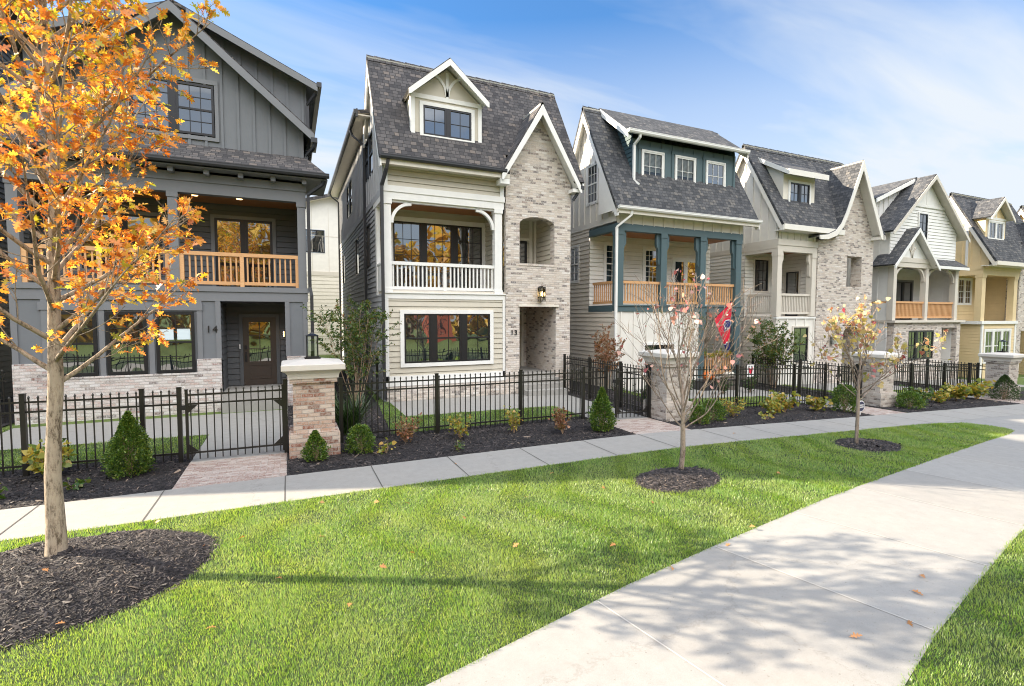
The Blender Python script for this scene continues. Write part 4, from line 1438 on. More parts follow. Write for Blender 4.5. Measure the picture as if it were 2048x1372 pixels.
# ---------- house 11 : cream with swept brick gable
def house_eleven():
    H = thing('swept_gable_house', 'cream house with a stone-coloured porch and brick tower under a swept gable', 'house', (22.9, 15.2, -0.5))
    F = FR(YF)
    O, T, N = F
    x0, x1 = 19.5, 26.1
    lo = MB()
    wallpoly(lo, *F, rect(x0, 22.1, -1.0, 2.5), [rect(20.61, 21.61, 0.53, 2.12)], 'bb', bsp=0.6)
    lo.build('panel_wall', P['ivory'], H)
    window(H, F, 20.63, 21.59, 0.55, 2.10, 1, True, (2, 1), 'black', 'stone', 0.07, off=0.02)
    tb = MB()
    tb.box(x0 - 0.03, 22.1, YF - 0.05, YF + 0.1, 2.5, 2.58)
    tb.build('deck_band', P['white'], H)
    tw = MB()
    yt = YF - 0.06
    fl = [(22.08, 6.05), (22.45, 6.12), (22.85, 6.35), (23.2, 6.78), (23.5, 7.4)]
    tz, tx = 9.42, 24.42
    arch = [(24.06, -0.6), (25.30, -0.6), (25.30, 1.75)] + [(24.68 + 0.62 * cos(pi * k / 8), 1.75 + 0.38 * sin(pi * k / 8)) for k in range(1, 8)] + [(24.06, 1.75)]
    wallpoly(tw, *FR(yt), [(22.08, -1.0), (x1 + 0.05, -1.0), (x1 + 0.05, 6.5), (tx + 0.05, tz), (tx - 0.05, tz)] + fl[::-1], [arch, rect(24.17, 25.28, 4.02, 5.46)])
    wallpoly(tw, *LF(22.08), rect(yt, 17.0, -1.0, 6.1))
    reveal(tw, FR(yt), 24.17, 25.28, 4.02, 5.46, 0.5)
    wallpoly(tw, *LF(25.31), rect(yt, 16.8, -0.8, 2.2))
    wallpoly(tw, *RT(24.05), rect(yt, 16.8, -0.8, 2.2))
    wallpoly(tw, *FR(16.8), rect(24.0, 25.4, -0.8, 2.2))
    tw.box(24.0, 25.4, yt, 16.8, 2.14, 2.2)
    tw.build('brick_tower', BR_13, H)
    gl = MB()
    wallpoly(gl, *FR(16.0), rect(24.1, 25.3, 3.9, 5.6))
    gl.build('loggia_siding', P['stone'], H)
    # porch
    for (a, b) in ((19.5, 19.78), (21.76, 22.05)):
        m = MB()
        m.box(a, b, YF - 0.02, YF + 0.26, 2.6, 5.45)
        m.box(a - 0.02, b + 0.02, YF - 0.04, YF + 0.28, 5.25, 5.45)
        s_, x = (1, b) if a < 20 else (-1, a)
        m.prism([(x, 5.44), (x + s_ * 0.17, 5.44), (x + s_ * 0.17, 5.1), (x + s_ * 0.09, 4.95), (x + s_ * 0.07, 4.45), (x, 4.35)], 'y', YF + 0.05, YF + 0.17)
        m.build('porch_post', P['stone'], H)
    bm = MB()
    bm.box(x0 - 0.02, 22.07, YF - 0.03, YF + 0.24, 5.45, 5.72)
    bm.box(x0 - 0.04, 22.07, YF - 0.06, YF + 0.24, 5.72, 5.98)
    bm.box(x0 - 0.02, x0 + 0.2, YF + 0.24, 16.9, 5.45, 5.72)
    bm.box(x0 - 0.04, x0 + 0.2, YF + 0.24, 16.9, 5.72, 5.98)
    bm.build('porch_beam', P['stone'], H)
    fz = MB()
    wallpoly(fz, *FR(YF + 0.05), rect(x0 + 0.1, 22.07, 5.98, 6.5), (), 'bb', bsp=0.42)
    fz.build('frieze_board', P['ivory'], H)
    railing(H, (19.78, YF + 0.1), (21.76, YF + 0.1), 2.7, 3.62, P['stone'], sp=0.1, bw=0.045)
    railing(H, (19.6, YF + 0.26), (19.6, 16.8), 2.7, 3.62, P['stone'], sp=0.1, bw=0.045)
    dk = MB()
    dk.box(x0, 22.08, YF + 0.1, 16.9, 2.42, 2.6)
    dk.build('balcony_floor', P['stone'], H)
    bk = MB()
    wallpoly(bk, *FR(16.9), rect(x0, 23.0, 2.4, 5.9), [rect(20.12, 21.06, 3.8, 5.3)], 'lap')
    wallpoly(bk, *LF(22.06), rect(YF + 0.2, 16.9, 2.4, 5.9), [rect(16.0, 16.7, 2.6, 4.75)], 'lap')
    bk.build('balcony_back_wall', P['ivory'], H)
    window(H, FR(16.9), 20.14, 21.04, 3.82, 5.28, 1, False, (3, 3), 'black', 'stone', 0.09)
    window(H, LF(22.06), 16.02, 16.68, 2.62, 4.73, 1, False, None, 'black', 'stone', 0.08)
    cl = MB()
    cl.box(x0 + 0.2, 22.08, YF + 0.2, 16.9, 5.6, 5.64)
    cl.build('balcony_ceiling', CEIL, H)
    main_roof_x(H, 19.25, 26.42, 14.75, 6.55, 16.95, 10.52, 18.2, SH2, trim='ivory', cut=(23.3, 26.12, YF))
    ea = MB()
    ea.box(19.3, 23.3, 14.74, 14.80, 6.32, 6.55)
    ea.box(19.3, 23.3, 14.80, YF + 0.05, 6.30, 6.34)
    ea.build('eave_fascia', P['ivory'], H)
    # swept gable roof
    pts = [(21.5, 6.22), (22.1, 6.30), (22.6, 6.5), (22.98, 6.85), (23.28, 7.35), (23.6, 8.05), (24.42, 9.85)]
    gr = MB()
    ya, yb = 14.72, 16.6
    for p, q in zip(pts[:-1], pts[1:]):
        gr.slab([(p[0], ya, p[1]), (q[0], ya, q[1]), (q[0], yb, q[1]), (p[0], yb, p[1])], 0.08)
    gr.slab([(24.42, ya, 9.85), (26.10, ya, 6.55), (26.10, yb, 6.55), (24.42, yb, 9.85)], 0.08)
    r_ = gr.build('swept_roof', [SH2, P['ivory']], H)
    rb = MB()
    lowp = [(21.55, 6.02), (22.1, 6.06), (22.66, 6.24), (23.10, 6.65), (23.43, 7.22), (23.75, 7.9), (24.42, 9.38)]
    for i in range(len(pts) - 1):
        rb.prism([(pts[i][0], pts[i][1] - 0.03), (pts[i + 1][0], pts[i + 1][1] - 0.03), lowp[i + 1], lowp[i]], 'y', ya - 0.04, ya + 0.01)
    rb.prism([(24.42, 9.82), (26.1, 6.52), (26.1, 6.28), (25.98, 6.28), (24.42, 9.38)], 'y', ya - 0.04, ya + 0.01)
    rb.box(25.9, 26.1, ya, yt, 6.28, 6.42)
    rb.build('rake_board', P['ivory'], r_)
    rear_block(H, x0, x1, 17.8, 28.0, 8.4, P['ivory'], P['ivory'], 5.7, 'stone', [], ztop_front=[(17.8, 9.0), (16.95, 10.2), (YF, 6.9), (YF, 5.7)], yw=YF, holes_lo=(16.9,), roofm=SH2, gut='white')
    ll = MB()
    wallpoly(ll, *LF(x0), rect(YF, 17.0, -1.0, 2.5), (), 'lap')
    ll.build('lower_front_side_wall', P['beige'], H)
    # dormer with shed roof
    yd = 15.44
    Fd = FR(yd)
    dm = MB()
    wallpoly(dm, *Fd, rect(20.05, 22.13, 7.48, 8.9), [rect(20.42, 21.77, 7.64, 8.6)])
    for x, Fx in ((20.05, LF(20.05)), (22.13, RT(22.13))):
        wallpoly(dm, *Fx, [(yd, 7.4), (yd, 8.92), (16.65, 9.9)])
    dm.build('dormer_face', P['cream'], H)
    window(H, Fd, 20.46, 21.73, 7.68, 8.56, 2, False, (2, 2), 'black', 'white', 0.1, mull=0.09, off=0.02)
    dr = MB()
    dr.slab([(19.85, 15.05, 8.98), (22.45, 15.05, 8.98), (22.45, 16.85, 10.05), (19.85, 16.85, 10.05)], 0.08)
    r_ = dr.build('dormer_roof', [SH2, P['ivory']], H)
    rb = MB()
    rb.box(19.83, 22.47, 15.0, 15.05, 8.75, 8.99)
    for xa in (19.82, 22.44):
        rb.prism([(15.05, 8.96), (16.7, 9.96), (16.7, 9.76), (15.05, 8.76)], 'x', xa, xa + 0.04)
    rb.build('fascia', P['ivory'], r_)
    ln = MB()
    ln.box(23.1, 23.3, yt - 0.2, yt, 1.3, 1.66)
    l_ = ln.build('wall_lantern', CLEAR, H)
    return H


# ---------- house 10 : white front gable with small porch gable
def house_ten():
    H = thing('white_gable_house', 'white sided house with one tall front gable above a smaller porch gable and arched posts', 'house', (31.1, 15.4, -0.8))
    x0, x1 = 28.05, 34.1
    F = FR(YF)
    O, T, N = F
    lo = MB()
    wallpoly(lo, *F, rect(28.2, 34.45, -1.4, 2.28), [rect(32.6, 34.1, -0.9, 1.98), rect(29.5, 31.85, 0.3, 1.85)])
    reveal(lo, F, 32.6, 34.1, -0.9, 1.98, 0.3)
    wallpoly(lo, *LF(34.13), rect(YF, 16.6, -1.2, 2.1))
    wallpoly(lo, *FR(16.1), rect(32.5, 34.2, -1.2, 2.1))
    wallpoly(lo, *LF(28.2), rect(YF, 16.4, -1.4, 2.28))
    lo.build('brick_ground_floor', BR_13, H)
    window(H, F, 29.52, 31.83, 0.32, 1.83, 3, True, (2, 2), 'black', None, mull=0.1, fw=0.07, off=-0.03)
    sl = MB()
    sl.box(28.0, 34.6, YF - 0.15, 17.0, 2.28, 2.40)
    sl.build('deck_slab', P['stone'], H)
    for (a, b) in ((27.98, 28.25), (30.85, 31.1), (33.7, 33.98)):
        m = MB()
        m.box(a, b, YF - 0.02, YF + 0.26, 2.4, 5.15)
        m.build('porch_post', P['stone'], H)
    for (c, r, aa, ab) in ((28.95, 0.66, pi / 2, pi), (30.15, 0.66, 0, pi / 2), (31.75, 0.6, pi / 2, pi), (33.05, 0.6, 0, pi / 2)):
        m = MB()
        arc_band(m, c, 4.45, r - 0.03, r + 0.08, aa, ab, 'y', YF + 0.05, YF + 0.17)
        m.build('arched_brace', P['stone'], H)
    bm = MB()
    bm.box(27.9, 34.1, YF - 0.03, YF + 0.28, 5.13, 5.38)
    bm.box(27.9, 28.1, YF + 0.28, 16.9, 5.13, 5.38)
    bm.build('porch_beam', P['stone'], H)
    for (a, b) in ((28.25, 30.85), (31.1, 33.7)):
        railing(H, (a, YF + 0.1), (b, YF + 0.1), 2.5, 3.38, CEDAR, sp=0.115, bw=0.045)
    railing(H, (28.1, YF + 0.3), (28.1, 16.8), 2.5, 3.38, CEDAR, sp=0.115, bw=0.045)
    bk = MB()
    wallpoly(bk, *FR(16.9), rect(28.0, 33.9, 2.3, 5.3), [rect(31.2, 32.95, 2.4, 4.6)], 'lap')
    bk.build('balcony_back_wall', P['white'], H)
    patio_door(H, FR(16.9), 31.22, 32.93, 2.4, 4.58)
    window(H, FR(16.85), 28.9, 29.8, 3.3, 4.9, 1, False, None, 'black', 'stone', 0.08)
    # porch gable
    fg = MB()
    wallpoly(fg, *FR(YF - 0.02), [(27.95, 5.38), (31.1, 5.38), (29.45, 6.85)], (), 'flat')
    fg.build('porch_gable_face', P['white'], H)
    ft = MB()
    yf_ = YF - 0.03
    ft.box(27.95, 31.1, yf_ - 0.03, yf_, 5.38, 5.62)
    ft.box(29.40, 29.5, yf_ - 0.03, yf_, 5.62, 6.75)
    for (cx_, aa, ab) in ((28.72, 0.0, 0.9), (30.18, pi - 0.9, pi)):
        arc_band(ft, cx_, 5.62, 0.66, 0.73, aa, ab, 'y', yf_ - 0.03, yf_, 6)
    ft.build('gable_trim', P['stone'], H)
    front_gable(H, 29.42, 0, 7.15, 14.85, 16.0, 0.98, 0.98, 5.2, 5.2, SH2, 'white', th=0.08, bw=0.15, name='porch_gable_roof')
    pr = MB()
    pr.slab([(31.2, 14.85, 5.30), (34.25, 14.85, 5.30), (34.25, 15.5, 5.75), (31.2, 15.5, 5.75)], 0.08)
    pr.mi = 1
    pr.box(31.3, 34.25, 14.82, 14.86, 5.12, 5.27)
    pr.build('pent_roof', [SH2, P['white']], H)
    # tall gable
    yg = 15.45
    ax, az = 31.1, 9.98
    sl_ = 0.89
    up = MB()
    wallpoly(up, *FR(yg), [(x0, 5.3), (x1, 5.3), (x1, 7.2), (ax, az - 0.1), (x0, 7.2)], [rect(30.42, 31.22, 6.2, 8.05)], 'lap')
    up.build('gable_wall', P['white'], H)
    pt = MB()
    pt.prism([(29.5, 8.40), (32.7, 8.40), (31.1, 9.85)], 'y', yg - 0.03, yg)
    pt.box(29.4, 32.8, yg - 0.05, yg - 0.03, 8.38, 8.5)
    pt.box(31.05, 31.15, yg - 0.05, yg - 0.03, 8.5, 9.7)
    pt.build('gable_panel', P['white'], H)
    window(H, FR(yg), 30.44, 31.20, 6.22, 8.03, 1, True, (2, 2), 'black', 'white', 0.07, off=0.03)
    front_gable(H, ax, 0, az + 0.08, 15.05, 28.0, sl_, sl_, az - sl_ * 3.45, az - sl_ * 3.45, SH2, 'stone', th=0.1, bw=0.16, name='main_roof')
    for sgn in (1, -1):
        X = lambda d: ax + sgn * d
        dw = MB()
        wallpoly(dw, *FR(16.3), [(X(0.2), 9.6), (X(3.0), 7.2), (X(3.0), 8.75), (X(0.2), 9.95)][::sgn], (), 'bb', bsp=0.4)
        wallpoly(dw, *(RT(X(3.0)) if sgn > 0 else LF(X(3.0))), rect(16.3, 27.0, 7.2, 8.75), (), 'bb', bsp=0.5)
        dw.build('dormer_wall', P['white'], H)
        dr = MB()
        dr.slab([(X(0), 15.95, 10.12), (X(3.45), 15.95, 8.70), (X(3.45), 27.5, 8.70), (X(0), 27.5, 10.12)], 0.08)
        r_ = dr.build('dormer_roof', [SH2, P['white']], H)
        rb = MB()
        rb.prism([(X(0.2), 10.0), (X(3.45), 8.66), (X(3.45), 8.46), (X(0.2), 9.8)], 'y', 15.91, 15.96)
        rb.build('rake_board', P['white'], r_)
    bd = MB()
    wallpoly(bd, *LF(x0), rect(yg, 28.0, -1.4, 7.2), (), 'bb', bsp=0.5)
    wallpoly(bd, *RT(x1), rect(yg, 28.0, -1.4, 7.2), (), 'bb', bsp=0.5)
    wallpoly(bd, *((0, 28.0), (1, 0), (0, 1)), rect(x0, x1, -1.4, 7.2))
    bd.build('side_wall', P['white'], H)
    return H


# ---------- houses 9 and 8 (yellow, then plain) share a builder
def house_nine(dx=0.0, far=False):
    if not far:
        H = thing('straw_yellow_house', 'straw yellow house with a small gabled dormer and open balcony, fifth along the row', 'house', (39.5 + dx, 15.2, -1.0))
    else:
        H = thing('far_yellow_house', 'last yellow house of the row, only a sliver of it showing at the picture edge', 'house', (39.5 + dx, 15.2, -1.3))
    X = lambda x: x + dx
    x0, x1 = X(36.5), X(43.0)
    F = FR(YF)
    O, T, N = F
    lo = MB()
    wallpoly(lo, *F, rect(x0 + 0.2, X(40.7), -1.6, 2.15), [rect(X(37.05), X(40.0), -0.1, 1.8)], 'lap')
    wallpoly(lo, *LF(x0 + 0.2), rect(YF, 17.0, -1.6, 2.15), (), 'lap')
    lo.build('siding_wall', P['yellow'], H)
    window(H, F, X(37.1), X(39.95), -0.05, 1.75, 3, True, (2, 1), 'white', 'white', 0.12, mull=0.15, off=0.02)
    tr = MB()
    fbox(tr, O, T, N, x0 + 0.18, x0 + 0.36, -1.6, 2.15, -0.03, 0.04)
    fbox(tr, O, T, N, X(40.5), X(40.7), -1.6, 2.15, -0.03, 0.04)
    tr.box(x0, X(40.7), YF - 0.1, YF + 0.1, 2.15, 2.33)
    tr.box(x0 - 0.02, x0 + 0.2, YF + 0.1, 17.2, 2.15, 2.33)
    tr.build('trim_board', P['white'], H)
    dk = MB()
    dk.box(x0 + 0.2, X(40.7), YF + 0.1, 17.0, 2.2, 2.32)
    dk.build('balcony_floor', P['stone'], H)
    for a in (X(36.5), X(40.2)):
        m = MB()
        m.box(a, a + 0.4, YF - 0.02, YF + 0.3, 2.33, 5.0)
        m.box(a - 0.03, a + 0.43, YF - 0.05, YF + 0.33, 4.85, 5.0)
        m.build('porch_post', P['yellow'], H)
    bm = MB()
    bm.box(x0 - 0.05, X(40.75), YF - 0.05, YF + 0.3, 5.0, 5.3)
    bm.box(x0 - 0.08, X(40.75), YF - 0.08, YF + 0.3, 5.3, 5.55)
    bm.box(x0 - 0.05, x0 + 0.2, YF + 0.3, 16.9, 5.0, 5.55)
    bm.build('porch_beam', P['yellow'], H)
    bk = MB()
    wallpoly(bk, *FR(16.9), rect(x0, X(42.0), 2.2, 5.3), [rect(X(37.8), X(39.35), 3.35, 4.95), rect(X(40.65), X(41.85), 2.35, 4.5)], 'lap')
    bk.build('balcony_back_wall', P['yellow'], H)
    window(H, FR(16.9), X(37.85), X(39.3), 3.4, 4.9, 2, True, (2, 2), 'white', 'white', 0.09)
    window(H, FR(16.9), X(40.7), X(41.8), 2.4, 4.45, 1, False, None, 'white', 'white', 0.09, fw=0.1)
    cl = MB()
    cl.box(x0 + 0.2, X(42), YF + 0.3, 16.9, 5.1, 5.14)
    cl.build('balcony_ceiling', P['yellow'], H)
    tw, bk2 = MB(), MB()
    wallpoly(tw, *FR(YF - 0.06), [(X(40.7), -1.6), (x1, -1.6), (x1, 5.9), (X(41.85), 8.2), (X(40.7), 5.9)], [rect(X(41.2), X(42.5), -1.2, 1.7)])
    wallpoly(tw, *LF(X(40.7)), rect(YF - 0.06, YF + 0.55, -1.6, 5.9))
    wallpoly(bk2, *LF(X(40.7)), rect(YF + 0.55, 17.0, -1.6, 5.9), (), 'lap')
    bk2.build('balcony_side_wall', P['yellow'], H)
    wallpoly(tw, *FR(16.0), rect(X(41.1), X(42.6), -1.4, 1.8))
    tw.build('brick_tower', BR_13, H)
    front_gable(H, X(41.85), 0, 8.5, 14.85, 16.4, 1.68, 1.68, 6.0, 6.0, SH2, 'ivory', bw=0.16, name='tower_gable_roof')
    main_roof_x(H, X(36.2), X(43.3), 14.45, 5.72, 16.75, 9.98, 18.0, SH2, trim='cream', cut=(X(40.72), X(42.98), YF))
    ea = MB()
    ea.box(X(36.25), X(40.9), 14.43, 14.49, 5.5, 5.72)
    ea.box(X(36.25), X(40.9), 14.49, YF - 0.04, 5.48, 5.52)
    ea.build('eave_fascia', P['cream'], H)
    rear_block(H, x0, x1, 17.6, 28.0, 8.0, P['yellow'], P['yellow'], 5.4, 'white', [], ztop_front=[(17.6, 8.4), (16.75, 9.7), (YF - 0.3, 6.2), (YF - 0.3, 5.4)], yw=YF, holes_lo=(16.9,), roofm=SH2, gut='white')
    vt = MB()
    vt.box(x0 - 0.04, x0, 15.9, 16.02, 5.5, 8.2)
    vt.build('vertical_trim', P['white'], H)
    yd = 15.25
    dm = MB()
    xa, xb, xm = X(36.72), X(38.95), X(37.83)
    wallpoly(dm, *FR(yd), [(xa, 6.95), (xb, 6.95), (xb, 8.3), (xm, 9.25), (xa, 8.3)], [rect(xa + 0.3, xb - 0.3, 7.1, 8.1)])
    for x, Fx in ((xa, LF(xa)), (xb, RT(xb))):
        wallpoly(dm, *Fx, [(yd, 6.9), (yd, 8.35), (16.0, 8.35)])
    dm.build('dormer_face', P['yellow'], H)
    window(H, FR(yd), xa + 0.32, xb - 0.32, 7.12, 8.08, 2, False, (2, 1), 'white', 'white', 0.1, mull=0.08, off=0.02)
    dt = MB()
    dt.box(xa, xb, yd - 0.03, yd - 0.001, 8.22, 8.35)
    dt.box(xm - 0.04, xm + 0.04, yd - 0.03, yd - 0.001, 8.35, 9.1)
    dt.build('dormer_trim', P['white'], H)
    front_gable(H, xm, 0, 9.5, yd - 0.35, 16.5, 0.9, 0.9, 8.3, 8.3, SH2, 'cream', th=0.08, bw=0.14, name='dormer_roof')
    return H


def house_fifteen():
    H = thing('grey_neighbour_house', 'dark grey clapboard house at the far left, mostly beyond the picture edge', 'house', (-11.4, 15.2, 0.0))
    x0, x1 = -14.6, -8.2
    out = [(-14.9, 6.05), (-13.2, 7.55), (-12.0, 8.75), (-11.5, 9.35), (-11.1, 12.0), (-10.5, 12.9), (-7.0, 12.1)]  # unseen roof outline, shaped for the shade it throws on lawn and path
    w_ = MB()
    wallpoly(w_, *FR(YF), [(x0, -0.3), (x1, -0.3), (x1, 12.1)] + [(a, b - 0.1) for a, b in out[1:-1][::-1]] + [(x0, 6.2)], [rect(-13.9, -11.2, 1.1, 2.7)], 'lap')
    wallpoly(w_, *RT(x1), rect(YF, 28.0, -0.3, 12.1), [rect(17.4, 18.4, 4.2, 5.6)], 'lap')
    wallpoly(w_, *LF(x0), rect(YF, 28.0, -0.3, 6.2), (), 'lap')
    wallpoly(w_, *((0, 28), (1, 0), (0, 1)), [(x0, -0.3), (x1, -0.3), (x1, 12.1)] + [(a, b - 0.1) for a, b in out[1:-1][::-1]] + [(x0, 6.2)])
    w_.build('siding_wall', P['charlap'], H)
    window(H, FR(YF), -13.88, -11.22, 1.12, 2.68, 3, True, (2, 1), 'black', 'white', 0.1, off=0.02)
    window(H, RT(x1), 17.42, 18.38, 4.22, 5.58, 1, True, (2, 1), 'black', 'white', 0.08, off=0.02)
    r = MB()
    for p, q in zip(out[:-1], out[1:]):
        r.slab([(p[0], 14.8, p[1]), (q[0], 14.8, q[1]), (q[0], 28.4, q[1]), (p[0], 28.4, p[1])], 0.1)
    r.build('roof', [SH, P['chartrim']], H)
    return H


def back_building():
    H = thing('cream_rear_house', 'plain cream panelled house seen down the gap between the charcoal and brick tower houses', 'house', (1.0, 36.0, 0.0))
    x0, x1, y = -4.4, 6.5, 36.0
    ax, az = 2.75, 10.7
    w_ = MB()
    z_l, z_r = az - 0.3 * (ax - x0), az - 0.5 * (x1 - ax)
    wallpoly(w_, *FR(y), [(x0, -0.4), (x1, -0.4), (x1, z_r), (ax, az), (x0, z_l)], [rect(0.5, 2.28, 6.85, 8.40)])
    wallpoly(w_, *LF(x0), rect(y, y + 9, -0.4, z_l))
    wallpoly(w_, *RT(x1), rect(y, y + 9, -0.4, z_r))
    w_.build('panel_wall', P['ivory'], H)
    s_ = MB()
    for x in (-0.4, 1.45, 2.5, 3.9):
        s_.box(x, x + 0.03, y - 0.015, y, 5.6, 9.9)
    s_.box(x0, x1, y - 0.02, y, 7.98, 8.0)
    s_.box(x0, x1, y - 0.05, y, 5.35, 5.62)
    s_.build('joint_trim', P['stone'], H)
    sd_ = MB()
    wallpoly(sd_, *FR(y - 0.01), rect(x0, x1, -0.4, 5.35), (), 'lap', exp=0.25)
    sd_.build('lower_siding', P['cream'], H)
    window(H, FR(y), 0.52, 2.26, 6.87, 8.38, 1, False, (3, 2), 'black', None, off=0.02, fw=0.06)
    r = MB()
    r.slab([(x0 - 0.3, y - 0.45, z_l + 0.03), (ax, y - 0.45, az + 0.12), (ax, y + 9, az + 0.12), (x0 - 0.3, y + 9, z_l + 0.03)], 0.22)
    r.slab([(ax, y - 0.45, az + 0.12), (x1 + 0.3, y - 0.45, z_r + 0.0), (x1 + 0.3, y + 9, z_r + 0.0), (ax, y + 9, az + 0.12)], 0.22)
    r.build('roof', [SH, P['cream']], H)
    return H


house_thirteen()
house_fourteen()
house_twelve()
house_eleven()
house_ten()
house_nine()
house_nine(8.5, True)
house_fifteen()
back_building()
# ------------------------------------------------------------------ ground, paths, beds
def sheet(name, poly, mat, dz=0.0, kind='structure', skirt=0.0, holes=()):
    """a flat sheet following the street's fall, cut at every node of the ground profile"""
    mb = MB()
    loops = [poly] + list(holes)
    xs = {round(p[0], 4) for L in loops for p in L}
    a, b = min(p[0] for p in poly), max(p[0] for p in poly)
    xs |= {float(n_) for n_ in NODES if a < n_ < b}
    xs = sorted(xs)
    e = 1e-4
    for p, q in zip(xs[:-1], xs[1:]):
        if q - p < 2.5 * e:
            continue
        lo, hi = crossings(loops, p + e, 0), crossings(loops, q - e, 0)
        zp, zq = gz_lin(p) + dz, gz_lin(q) + dz
        for i in range(0, min(len(lo), len(hi)) - 1, 2):
            v = [(p, lo[i], zp), (q, hi[i], zq), (q, hi[i + 1], zq), (p, lo[i + 1], zp)]
            mb.add(v, [(0, 1, 2, 3)])
            if skirt:
                for u, w_ in ((0, 1), (2, 3)):
                    mb.add([v[u], v[w_], (v[w_][0], v[w_][1], v[w_][2] - skirt), (v[u][0], v[u][1], v[u][2] - skirt)], [(0, 1, 2, 3)])
    o = mb.build(name, mat)
    if kind:
        o['kind'] = kind
    return o


def gz_lin(x):
    for a, b in zip(NODES[:-1], NODES[1:]):
        if a <= x <= b:
            return gz(a) + (gz(b) - gz(a)) * (x - a) / (b - a)
    return gz(x)


WN, WF = 7.52, 8.75                      # sidewalk edges
PATH_L = [(-16, -1.6), (-6.0, 1.45), (-2.5, 2.46), (0.78, 3.30), (2.91, 3.80), (4.21, 4.05), (6.21, 4.40), (10.86, 5.20), (14.0, 5.72), (16.0, 6.02), (16.8, 6.2), (17.1, 6.5), (17.1, 6.9), (16.8, 7.25), (16.2, 7.42), (15.0, WN)]
PATH_R = [(-16, -3.9), (-6.0, -0.9), (-2.5, 0.2), (0.78, 1.15), (3.87, 1.93), (4.79, 2.17), (6.57, 2.55), (8.02, 2.86), (12.0, 3.6), (20.0, 4.95), (40.0, 8.2), (60, 10)]

sheet('ground', [(-400, -400), (400, -400), (400, 400), (-400, 400)], TURF, -0.03)
sheet('sidewalk', [(-18, WN), (60, WN), (60, WF), (-18, WF)], CONC, 0.012, skirt=0.05)
PJ = [((-16, -1.6), (-16, -3.9)), ((-2.6, 2.43), (-2.2, 0.29)), ((0.66, 3.26), (0.98, 1.20)), ((2.50, 3.70), (2.86, 1.68)), ((4.32, 4.07), (4.80, 2.17)), ((6.05, 4.37), (6.58, 2.55)),
      ((7.9, 4.69), (8.4, 2.94)), ((9.8, 5.02), (10.3, 3.28)), ((11.8, 5.36), (12.3, 3.66)), ((13.9, 5.70), (14.5, 4.03))]


def on_line(L, x):
    for (x0, y0), (x1, y1) in zip(L[:-1], L[1:]):
        if x0 <= x <= x1:
            return y0 + (y1 - y0) * (x - x0) / (x1 - x0)
    return L[-1][1]


for k, ((a0, b0), (a1, b1)) in enumerate(zip(PJ[:-1], PJ[1:])):
    up = [p for p in PATH_L if a0[0] < p[0] < a1[0] and p[1] < 6.1]
    dn = [p for p in PATH_R if b0[0] < p[0] < b1[0]]
    poly = [(b0[0], on_line(PATH_R, b0[0]))] + dn + [(b1[0], on_line(PATH_R, b1[0])), (a1[0], on_line(PATH_L, a1[0]))] + up[::-1] + [(a0[0], on_line(PATH_L, a0[0]))]
    sheet('path', poly, CONCV[(k * 7 + 1) % 3], 0.010, skirt=0.05)
a1, b1 = PJ[-1]
tail = [(b1[0], on_line(PATH_R, b1[0]))] + [p for p in PATH_R if p[0] > b1[0]] + [(60, WN - 0.004), (15.0, WN - 0.004)] + [p for p in PATH_L[::-1][1:] if p[0] > a1[0]] + [(a1[0], on_line(PATH_L, a1[0]))]
sheet('path', tail, CONCV[0], 0.010, skirt=0.05)
lawn_poly = [(-16, WN)] + PATH_L[::-1]
sheet('lawn', lawn_poly, TURFD, 0.006)
lawn_right = PATH_R + [(60, -3), (-16, -8)]
sheet('lawn', lawn_right, TURFD, 0.006)

# joints cut in the concrete: narrow raised-edge strips of darker mortar
JOINT = paint('joint_dark', (0.10, 0.09, 0.08), 0.9)
JOINTL = paint('joint_light', (0.44, 0.42, 0.39), 0.9)
jm = MB()
xs = [-9.0, -7.5, -6.1, -4.65, -3.2, -1.76, -0.12, 1.23, 2.60, 4.07, 5.52, 6.95, 8.7, 10.1, 11.6, 13.0, 14.5, 15.9, 17.6, 19, 20.5, 22, 24, 26]
for x in xs:
    z = gz_lin(x) + 0.0165
    jm.add([(x - 0.008, WN, z), (x + 0.008, WN, z), (x + 0.008, WF, z), (x - 0.008, WF, z)], [(0, 1, 2, 3)])
jo = jm.build('sidewalk_joint', JOINT)
jo['kind'] = 'structure'
jm = MB()
for (a, b) in (((-2.6, 2.40), (-2.2, 0.3)), ((0.66, 3.24), (0.98, 1.23)), ((2.50, 3.68), (2.86, 1.70)), ((4.32, 4.04), (4.80, 2.20)), ((6.05, 4.36), (6.58, 2.58)), ((7.9, 4.68), (8.4, 2.96)), ((9.8, 5.0), (10.3, 3.3)), ((11.8, 5.33), (12.3, 3.68)), ((13.9, 5.7), (14.5, 4.05))):
    za, zb = gz_lin(a[0]) + 0.0145, gz_lin(b[0]) + 0.0145
    jm.add([(a[0] - 0.007, a[1], za), (a[0] + 0.007, a[1], za), (b[0] + 0.007, b[1], zb), (b[0] - 0.007, b[1], zb)], [(0, 1, 2, 3)])
jo = jm.build('path_joint', JOINTL)
jo['kind'] = 'structure'

